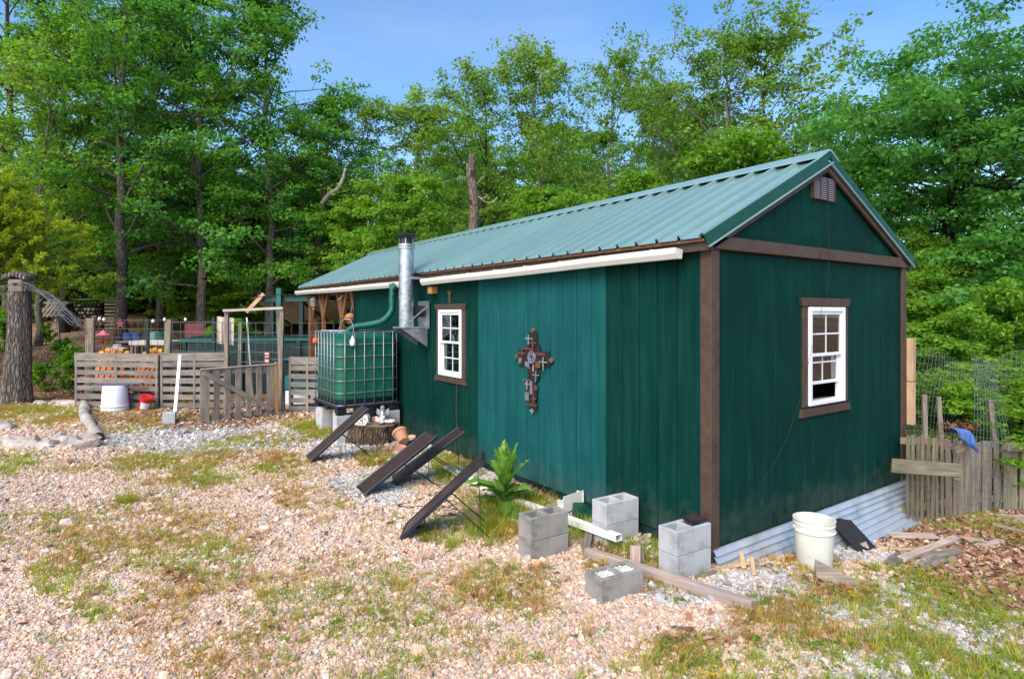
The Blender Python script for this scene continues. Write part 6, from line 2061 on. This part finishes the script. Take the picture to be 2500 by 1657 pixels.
PROTO['big'] = gen_tree(41, 11.0, .16, 5.4, lambda f: .55 + .45 * math.sin(math.pi * (f * .8 + .15)), 48, 96, .15, .70, .24, rise=(-.08, .5), sub=8, flat=.38, mat='leaf_cool', bmat='bark_dark')

def tree(kind, name, label, px, d, top_py=None, scale=None, rz=0, cat='tree', group=None, dz=0.0, sxy=None, x=None):
    p = P(px, 700, d); X = p.x if x is None else x
    g0 = gzf(X, d)
    tmesh, cmesh = PROTO[kind]
    if scale is None:
        H0 = max(v.co.z for v in tmesh.vertices)
        scale = (P(px, top_py, d).z - g0) / (H0 + .35)
    root = thing(name, label, cat, (X, d, g0 - .05 + dz), rz, group)
    sxy = sxy or scale
    root.scale = (sxy, sxy, scale)
    child('trunk', tmesh, root); child('crown', cmesh, root)
    return root
gw = 'tall trees of the wood on the left'
tree('oak3', 'oak_tree', 'dark trunked tree rising behind the firewood stack', 158, 20.5, -240, rz=.4, group=gw)
tree('oak1', 'oak_tree', 'tall oak with a thick pale trunk left of the pallet fence middle', 299, 18.5, -330, rz=1.9, group=gw)
tree('oak3', 'oak_tree', 'slim dark trunked tree behind the mint pails, right of the thick oak', 368, 23.5, -60, rz=4.2, group=gw)
tree('oak2', 'oak_tree', 'slim dark tree just left of the red cabinet', 392, 21.5, -120, rz=2.5, group=gw, sxy=.8)
tree('oak2', 'oak_tree', 'tall oak with a pale trunk behind the red cabinet', 500, 19.5, -200, rz=.9, group=gw)
tree('oak1', 'oak_tree', 'broad leafy tree above the gate frame, right end of the left wood', 655, 20.0, -80, rz=3.3, group=gw, sxy=.72)
tree('oak2', 'oak_tree', 'lower dark tree behind the porch roof end', 778, 21.0, 225, rz=5.1, group=gw, sxy=.72)
tree('oak1', 'oak_tree', 'tall tree at the upper left corner above the cedar', 20, 22.0, -260, rz=5.5, group=gw)
tree('slim1', 'oak_tree', 'slim pale stemmed tree between the cedar and the firewood', 92, 18.0, 60, rz=.5, group=gw, sxy=.8)
tree('bush1', 'sapling', 'leafy sapling behind the canopy shelter, above the gate', 600, 21.0, 600, rz=.3, cat='sapling', sxy=.7)
tree('bush2', 'sapling', 'low leafy sapling right of the pale cloth', 560, 15.0, 765, rz=2.0, cat='sapling', sxy=.4)
tree('bush1', 'sapling', 'leafy young tree between the left pale trunk and the gate frame', 440, 22.0, 560, rz=1.0, cat='sapling')
gm = 'slender trees behind the shed'
tree('slim2', 'slender_tree', 'slender tree left of the dead snag, lowest top of the row', 868, 23.5, 215, rz=.2, group=gm)
tree('slim1', 'slender_tree', 'slender round topped tree left of the dead snag, above the stove pipe', 1005, 23.0, 172, rz=1.2, group=gm, sxy=1.05)
tree('slim2', 'slender_tree', 'pointed slender tree directly above the dead snag', 1180, 22.5, 105, rz=2.4, group=gm)
tree('slim1', 'slender_tree', 'tallest spire topped tree above the middle of the roof', 1325, 23.0, 42, rz=3.3, group=gm)
tree('slim3', 'slender_tree', 'thin see through tree right of the spire topped one', 1480, 23.5, 68, rz=.7, group=gm)
tree('slim3', 'slender_tree', 'forked pale stemmed tree left of the broad crown above the ridge', 1600, 22.5, 130, rz=2.1, group=gm)
tree('wide', 'slender_tree', 'broad tall crowned tree above the near end of the ridge', 1740, 21.0, -15, rz=4.0, group=gm)
tree('slim2', 'slender_tree', 'tree whose branch tip reaches right toward the big right tree', 1880, 21.5, 40, rz=5.0, group=gm, sxy=1.2)
tree('bush1', 'leafy_tree', 'bright green bushy tree left of the dead snag', 1010, 18.0, 405, rz=.8, group=gm)
tree('bush1', 'leafy_tree', 'bushy green tree between the porch roof and the stove pipe', 880, 20.0, 470, rz=2.8, group=gm)
tree('bush1', 'leafy_tree', 'low bushy tree behind the roof right of the dead snag', 1330, 19.0, 440, rz=4.4, group=gm)
tree('bush1', 'leafy_tree', 'low bushy tree behind the roof below the forked stem', 1560, 18.5, 400, rz=5.4, group=gm)
tree('bush1', 'leafy_tree', 'bushy tree just behind the peak of the roof', 1820, 16.5, 300, rz=1.4, group=gm)
gr_ = 'trees and shrubs on the right'
tree('big', 'spreading_tree', 'large spreading tree with dark limbs filling the right edge', 2560, 12.5, -20, rz=2.6, group=gr_)
tree('big', 'spreading_tree', 'cool green tree between the roof peak and the right edge tree', 2310, 14.5, 30, rz=.4, group=gr_, sxy=.78)
tree('oak2', 'spreading_tree', 'dark tree right behind the gable\'s right slope', 2130, 18.0, 330, rz=1.1, group=gr_, sxy=.75)
tree('bush2', 'leafy_shrub', 'bright lime shrub at the right edge above the netting', 2440, 9.6, 655, rz=.3, cat='shrub', group=gr_, sxy=.62)
tree('bush2', 'leafy_shrub', 'light green shrub just right of the shed\'s far corner', 2270, 9.2, 720, rz=1.7, cat='shrub', group=gr_, sxy=.55)
tree('bush2', 'leafy_shrub', 'low shrub growing through the wire netting behind the stakes', 2320, 7.75, 865, rz=3.1, cat='shrub', group=gr_, sxy=.5)
tree('bush2', 'leafy_shrub', 'green shrub behind the tall leaning stake at the right edge', 2490, 8.1, 850, rz=4.3, cat='shrub', group=gr_, sxy=.6)
tree('bush1', 'leafy_shrub', 'tall dark shrub behind the lime one on the right', 2380, 12.5, 560, rz=5.1, cat='shrub', group=gr_)
tree('bush1', 'leafy_shrub', 'tall shrub close behind the far side of the shed', 2190, 12.0, 640, rz=.9, cat='shrub', group=gr_, sxy=.7)

# dead snag with woodpecker holes
dsn = 17.0
sg0 = P(1149, 560, dsn); g0 = gzf(sg0.x, sg0.y)
snag = thing('dead_snag', 'broken dead trunk with woodpecker holes standing behind the roof', 'dead tree', (sg0.x, sg0.y, g0 - .1))
zt_ = P(1158, 368, dsn).z - g0 + .1
m = MB()
def fsn(i, j):
    a = i * 2 * math.pi
    rr = .145 * (1.25 - .42 * j) * (1 + .06 * math.sin(a * 3 + j * 9) + .03 * math.sin(a * 8))
    z = j * zt_ * .93
    if j > .92: z += (j - .92) / .08 * (.35 * max(0, math.sin(a * 1.5 + .4)) + .12 * math.sin(a * 7))
    return (rr * math.cos(a) + .10 * math.sin(j * 3.0) + .03 * math.sin(j * 17), rr * math.sin(a), z)
m.grid(fsn, 28, 50); m.build('bark', 'bark_snag', snag, True)
for (px, py, h_) in ((1153, 425, .20), (1148, 495, .14)):
    p = P(px, py, dsn) - Vector((sg0.x, sg0.y, g0 - .1))
    MB().lathe([(0, 0), (.05, 0), (.045, .02), (0, .02)], (p.x, -.15, p.z), 10, Euler((R(90), 0, 0)).to_matrix() @ Matrix.Diagonal((1, h_ / .1, 1))).build('hole', 'bark_dark', snag)
for q in ([(1160, 470), (1180, 490), (1200, 495), (1214, 482)], [(1160, 478), (1176, 484), (1190, 478)], [(1158, 455), (1172, 440), (1182, 430)]):
    pts_ = [P(a, b, dsn) - Vector((sg0.x, sg0.y, g0 - .1)) for a, b in q]
    MB().tube(arc(pts_, 5), .012, 5).build('dead_branch', 'bone_wood', snag, True)
q = [P(786, 500, 20.6), P(806, 474, 20.0), P(824, 462, 19.6), P(838, 435, 19.4), P(843, 412, 19.3)]
db = thing('broken_limb', 'pale broken limb jutting up among the leaves left of the stove pipe', 'dead branch', q[0])
MB().tube([a - q[0] for a in arc(q, 5)], [.10 - .003 * k for k in range(21)], 8).build('limb', 'bone_wood', db, True)

# cedar at the left
crd = random.Random(9); rg = np.random.default_rng(9)
cx_, cy_ = -12.9, 13.8
g0 = gzf(cx_, cy_)
ced = thing('cedar_tree', 'feathery yellow green cedar at the left edge above the sawn trunk', 'cedar tree', (cx_, cy_, g0))
zt_ = P(60, 470, 14.2).z - g0
tmb = MB(); tmb.tube([(0, 0, -.1), (.05, 0, zt_ * .5), (0, 0, zt_)], [.16, .11, .02], 8)
C = []; Nn = []; S = []; T = []
for i in range(130):
    f = (i + .5) / 130
    z = 1.9 + (zt_ - 1.75) * f
    a = i * 2.4 + crd.gauss(0, .3)
    L = (2.75 * (1 - f) ** .6 + .25) * crd.uniform(.75, 1.1)
    e = crd.uniform(.05, .4)
    d = Vector((math.cos(a) * math.cos(e), math.sin(a) * math.cos(e), math.sin(e)))
    tmb.tube([(0, 0, z), d * L * .6 + Vector((0, 0, z)), d * L + Vector((0, 0, z + .1 * L))], [.03, .018, .005], 4, False)
    for k in range(16):
        q = d * L * crd.uniform(.25, 1.0); q = q + Vector((crd.gauss(0, .12), crd.gauss(0, .12), z + crd.gauss(.02, .10)))
        dd = (d + Vector((crd.gauss(0, .45), crd.gauss(0, .45), crd.gauss(.30, .3)))).normalized()
        n_ = 34
        tt = rg.random(n_)
        C.append(np.array(q)[None] + np.array(dd)[None] * (tt * .34)[:, None] + rg.normal(size=(n_, 3)) * .028)
        Nn.append(rg.normal(size=(n_, 3)) + np.array([0, 0, .3])); S.append(.11 * rg.uniform(.6, 1.3, n_))
        T.append(.48 + crd.gauss(0, .14) + .25 * (tt - .5) + rg.normal(size=n_) * .08)
tmb.build('trunk', 'bark_oak', ced, True)
o = bpy.data.objects.new('crown', leaf_mesh('crown', np.concatenate(C), np.concatenate(Nn), np.concatenate(S), np.concatenate(T), 'cedar_spray', .30, 3))
COL.objects.link(o); o.parent = ced

# far wood and understorey that read as one mass
def inst_trees(name, label, spots, kinds):
    protos = []
    for k in kinds:
        tmesh, cmesh = PROTO[k]
        bm = bmesh.new(); bm.from_mesh(tmesh); nt = len(bm.faces); bm.free()
        protos.append(cmesh); protos.append(tmesh)
    pts, rots, scl, tin, idx = [], [], [], [], []
    for (x, y, s, sxy, k, rz) in spots:
        for q in (0, 1):
            pts.append((x, y, gzf(x, y) - .1)); rots.append((0, 0, rz)); scl.append((sxy, sxy, s)); tin.append((1, 1, 1, 1)); idx.append(k * 2 + q)
    return scatter(name, label, 'woodland', pts, rots, scl, tin, idx, protos)
wr_ = random.Random(77); spots = []
for i in range(150):
    d = wr_.uniform(29, 70); px = wr_.uniform(-500, 3000)
    x = (px - CX) / F * d
    py_ = wr_.uniform(430, 600) + (0 if px < 850 else 40)
    if px < 800: py_ = wr_.uniform(380, 600)
    if 900 < px < 2000: py_ = wr_.uniform(430, 590)
    if 2000 < px: py_ = wr_.uniform(480, 640)
    H = P(px, py_, d).z - gzf(x, d)
    s = H / 12.5
    spots.append((x, d, s, max(.75, s * .95), wr_.choice((0, 1, 2)), wr_.uniform(0, 6.28)))
inst_trees('far_woods', 'far woodland filling the background behind the nearer trees', spots, ['slim1', 'oak3', 'slim2'])
spots = []
for i in range(95):
    d = wr_.uniform(23, 34); px = wr_.uniform(-300, 2900); x = (px - CX) / F * d
    spots.append((x, d, wr_.uniform(.55, 1.05), wr_.uniform(.6, 1.1), wr_.choice((0, 0, 1)), wr_.uniform(0, 6.28)))
for i in range(46):
    d = wr_.uniform(24, 31); px = wr_.uniform(230, 830); x = (px - CX) / F * d
    spots.append((x, d, wr_.uniform(.9, 1.5), wr_.uniform(.8, 1.2), wr_.choice((0, 1)), wr_.uniform(0, 6.28)))
for i in range(26):
    d = wr_.uniform(12.5, 20); px = wr_.uniform(2180, 2900); x = (px - CX) / F * d
    spots.append((x, d, wr_.uniform(.5, .95), wr_.uniform(.6, 1.0), wr_.choice((0, 1)), wr_.uniform(0, 6.28)))
inst_trees('understorey', 'leafy undergrowth beneath the trees behind the yard', spots, ['under', 'bush2'])
# weeds on the slope at the left
for i, (px, d, s, lab) in enumerate(((102, 13.6, .14, 'bright green weed clump on the slope right of the sawn trunk'), (180, 13.2, .24, 'green leafy shoots beside the left fence end'),
                                  (150, 16.0, .15, 'leafy weeds up the slope between the trunk and the fence'), (112, 18.2, .14, 'scrubby bush on the slope behind the white stone'), (12, 17.0, .25, 'green bush at the left edge behind the sawn trunk'))):
    x = (px - CX) / F * d
    rt = thing('weed_clump', lab, 'weeds', (x, d, gzf(x, d) - .05), i * 1.3, 'weeds on the left slope')
    s *= 4.2; rt.scale = (s, s, s); child('stems', PROTO['weed'][0], rt); child('foliage', PROTO['weed'][1], rt)

# ------------------------------------------------------------------ loose ground cover
def stone_mesh(seed):
    bm = bmesh.new(); bmesh.ops.create_icosphere(bm, subdivisions=1, radius=1)
    rr = random.Random(seed)
    for v in bm.verts:
        v.co *= rr.uniform(.72, 1.1)
        v.co.x *= 1.15; v.co.z *= .72
    me_ = bpy.data.meshes.new('stone'); bm.to_mesh(me_); bm.free()
    me_.materials.append(MATS['gravel_stone']); return me_
instmat('gravel_stone', .9, .2)
instmat('grass_blade', .7, 0, .5)
instmat('dry_leaf', .8, 0, .15)

def inside_shed(x, y):
    u, v = uv_of(x, y)
    return (u > -.01) & (u < W + .02) & (v > -.02) & (v < LW + .02)

def frustum_pts(n, d0, d1, rg, pw=1.0):
    """random ground points in the view, evenly per square metre between two depths (a little beyond the frame)"""
    d = np.sqrt(rg.random(n) * (d1 * d1 - d0 * d0) + d0 * d0)
    x = (rg.random(n) * 2 - 1) * d * .95
    return x, d

rg = np.random.default_rng(4)
parts = []
for (n, d0, d1, s0) in ((140000, 2.6, 4.6, .0074), (140000, 4.6, 7.2, .0094), (100000, 7.2, 12.6, .0145)):
    x, y = frustum_pts(n, d0, d1, rg)
    keep = ~inside_shed(x, y)
    u_, v_ = uv_of(x, y)
    keep &= ~((u_ > -.6) & (v_ > 3.5) & (u_ > W))
    lit_ = z_litter(x, y); gs = z_grass(x, y)
    keep &= rg.random(n) > lit_ * .75
    keep &= rg.random(n) > gs * .35
    x, y = x[keep], y[keep]
    parts.append((x, y, s0 * np.exp(rg.normal(size=len(x)) * .42)))
X = np.concatenate([p[0] for p in parts]); Y = np.concatenate([p[1] for p in parts]); S = np.concatenate([p[2] for p in parts])
big_ = rg.random(len(X)) < .004; S[big_] *= rg.uniform(1.5, 2.6, big_.sum())
Z = gz(X, Y) + .012 * (fbm(X * 3, Y * 3) - .5) + S * .25
gy = z_grey(X, Y)
pal_w = np.array([(.66, .49, .34), (.70, .55, .42), (.60, .41, .27), (.66, .53, .43), (.46, .30, .20), (.74, .63, .52), (.62, .42, .27), (.46, .42, .41), (.70, .48, .31), (.56, .36, .27)])
pal_g = np.array([(.52, .51, .50), (.62, .60, .58), (.40, .40, .41), (.70, .67, .63), (.30, .30, .31), (.58, .49, .41)])
isg = rg.random(len(X)) < np.clip(gy * 1.2, .05, .92)
pal_w = pal_w * [1.07, 1.0, .95]; pal_w = pal_w * .88 + pal_w.mean(1, keepdims=True) * .12 + .02
col = np.where(isg[:, None], pal_g[rg.integers(0, len(pal_g), len(X))], pal_w[rg.integers(0, len(pal_w), len(X))])
col = col * rg.uniform(.82, 1.14, len(X))[:, None] * (.84 + .30 * fbm(X * .55 + 9, Y * .55 + 4))[:, None]
scatter('gravel', 'loose pale tan and grey gravel covering the yard', 'gravel', np.stack([X, Y, Z], -1), rg.random((len(X), 3)) * [.7, .7, 6.28],
        np.stack([S * rg.uniform(.85, 1.3, len(X)), S, S * rg.uniform(.7, 1.1, len(X))], -1), np.c_[col, np.ones(len(X))], rg.integers(0, 8, len(X)), [stone_mesh(s) for s in range(8)])

def tuft_mesh(seed, n, h, spread_, w):
    rr = random.Random(seed); m = MB()
    for i in range(n):
        a = rr.uniform(0, 6.28); r0 = rr.uniform(0, spread_); hh = h * rr.uniform(.45, 1.1); ln = rr.uniform(.15, .9) * hh
        b = Vector((math.cos(a) * r0, math.sin(a) * r0, -.01)); d = Vector((math.cos(a + rr.gauss(0, .6)), math.sin(a + rr.gauss(0, .6)), 0)); s = Vector((-d.y, d.x, 0)) * w * rr.uniform(.7, 1.3)
        p1 = b + d * ln * .35 + ZD * hh * .6; p2 = b + d * ln + ZD * hh
        k = len(m.v); m.v += [tuple(b - s), tuple(b + s), tuple(p1 + s * .7), tuple(p1 - s * .7), tuple(p2)]
        m.f += [(k, k + 1, k + 2, k + 3), (k + 3, k + 2, k + 4)]
    return m.mesh('tuft', 'grass_blade')
tufts = [tuft_mesh(s, 12, .07, .03, .0022) for s in range(3)] + [tuft_mesh(s + 9, 16, .035, .05, .0035) for s in range(3)] + [tuft_mesh(20, 22, .14, .06, .0025)]
x, y = frustum_pts(300000, 2.6, 13.0, rg)
gs = z_grass(x, y)
keep = (rg.random(len(x)) < gs * .95) & ~inside_shed(x, y)
x, y = x[keep], y[keep]
extra = []
for (px, py, n, r_) in ((1240, 1255, 170, .34), (1225, 1290, 120, .36), (765, 1045, 120, .25), (1005, 1062, 40, .2), (306, 1228, 14, .06), (1440, 1300, 60, .2), (1100, 1340, 10, .05), (1075, 1120, 60, .3)):
    p = G(px, py); extra.append(np.stack([p.x + rg.normal(size=n) * r_ * .6, p.y + rg.normal(size=n) * r_ * .6], -1))
ex = np.concatenate(extra)
n0 = len(x); x = np.r_[x, ex[:, 0]]; y = np.r_[y, ex[:, 1]]
ok = ~inside_shed(x, y); tall = np.arange(len(x)) >= n0
x, y, tall = x[ok], y[ok], tall[ok]
n = len(x)
dry = fbm(x * 1.3 + 50, y * 1.3 + 8) + rg.normal(size=n) * .12
rightg = sst(x, .2, 1.5)
dry = dry - .10 * rightg
dry[tall] -= .25
pg_ = np.array([(.40, .50, .05), (.50, .56, .06), (.32, .44, .04), (.56, .56, .08)]); pd = np.array([(.64, .40, .12), (.70, .48, .16), (.58, .32, .09), (.66, .52, .12)])
isd = dry > .49
col = np.where(isd[:, None], pd[rg.integers(0, 4, n)], pg_[rg.integers(0, 4, n)]) * rg.uniform(.75, 1.2, n)[:, None]
pick = rg.integers(0, 6, n); pick[tall] = np.where(rg.random(tall.sum()) < .45, 6, rg.integers(0, 3, tall.sum()))
sc1 = rg.uniform(.6, 1.4, n)
scatter('grass', 'thin patchy green and straw coloured grass growing through the gravel', 'grass', np.stack([x, y, gz(x, y)], -1), np.stack([rg.normal(size=n) * .12, rg.normal(size=n) * .12, rg.random(n) * 6.28], -1),
        np.stack([sc1, sc1, sc1 * rg.uniform(.7, 1.2, n)], -1), np.c_[col, np.ones(n)], pick, tufts)

# low weeds with round leaves
def weed_mesh(seed):
    rr = random.Random(seed); m = MB()
    for i in range(16):
        a = rr.uniform(0, 6.28); r0 = rr.uniform(.005, .05); z = rr.uniform(.005, .035); s = rr.uniform(.006, .012)
        c_ = Vector((math.cos(a) * r0, math.sin(a) * r0, z)); E_ = Euler((rr.gauss(0, .5), rr.gauss(0, .5), a)).to_matrix()
        m.add([E_ @ Vector(q) * s + c_ for q in ((-1, 0, 0), (0, -.7, .15), (1.2, 0, 0), (0, .7, .15))], [(0, 1, 2, 3)])
    return m.mesh('weed', 'grass_blade')
def flower_mesh():
    m = MB()
    for q in range(5):
        a = q * 1.2566; c_ = Vector((.02 * math.cos(a * 2), .02 * math.sin(a * 3), .05 + .008 * q))
        m.lathe([(0, .003), (.006, .002), (.009, 0)], c_, 7); m.tube([(c_.x * .5, c_.y * .5, 0), c_], .0012, 3, False)
    return m.mesh('flower', 'grass_blade')
x, y = frustum_pts(60000, 2.6, 11.0, rg)
gs = z_grass(x, y) * (.35 + .65 * sst(x, -.5, 1.2))
keep = (rg.random(len(x)) < gs * .36) & ~inside_shed(x, y)
x, y = x[keep], y[keep]; n = len(x)
col = np.array([(.22, .38, .05), (.30, .46, .06), (.18, .30, .04)])[rg.integers(0, 3, n)] * rg.uniform(.8, 1.2, n)[:, None]
s1 = rg.uniform(.6, 1.3, n)
yf = rg.random(n) < .012; col[yf] = (.85, .62, .02)
scatter('ground_weeds', 'tiny low green weeds spreading over the gravel', 'weeds', np.stack([x, y, gz(x, y)], -1), np.stack([x * 0, x * 0, rg.random(n) * 6.28], -1), np.stack([s1] * 3, -1), np.c_[col, np.ones(n)], np.where(yf, 3, rg.integers(0, 3, n)), [weed_mesh(s) for s in range(3)] + [flower_mesh()])

# fallen leaves
def dleaf(seed):
    rr = random.Random(seed); m = MB(); pr = [(-1, 0), (-.5, -.42), (.1, -.5), (.6, -.3), (1, 0), (.6, .3), (.1, .5), (-.5, .42)]
    cu = rr.uniform(.1, .5)
    m.add([(a, b, cu * (a * a * .3 + b * b) + rr.uniform(-.05, .05)) for a, b in pr] + [(0, 0, 0)], [(i, (i + 1) % 8, 8) for i in range(8)])
    return m.mesh('leaf', 'dry_leaf')
x1, y1 = frustum_pts(60000, 3.5, 9.5, rg); x2, y2 = frustum_pts(60000, 9.5, 17.5, rg)
x = np.r_[x1, x2]; y = np.r_[y1, y2]
lz = z_litter(x, y)
keep = (rg.random(len(x)) < np.maximum(lz * .85, .012)) & ~inside_shed(x, y) & (x < 8.5)
x, y = x[keep], y[keep]; n = len(x)
col = np.array([(.36, .19, .11), (.30, .15, .08), (.44, .27, .17), (.24, .13, .08), (.48, .34, .23), (.38, .17, .09)])[rg.integers(0, 6, n)] * rg.uniform(.75, 1.2, n)[:, None]
s1 = rg.uniform(.022, .046, n)
scatter('leaf_litter', 'dry brown fallen leaves over the ground by the fences', 'leaf litter', np.stack([x, y, gz(x, y) + rg.uniform(.004, .03, n)], -1), np.stack([rg.normal(size=n) * .45, rg.normal(size=n) * .45, rg.random(n) * 6.28], -1), np.stack([s1] * 3, -1), np.c_[col, np.ones(n)], rg.integers(0, 5, n), [dleaf(s) for s in range(5)])
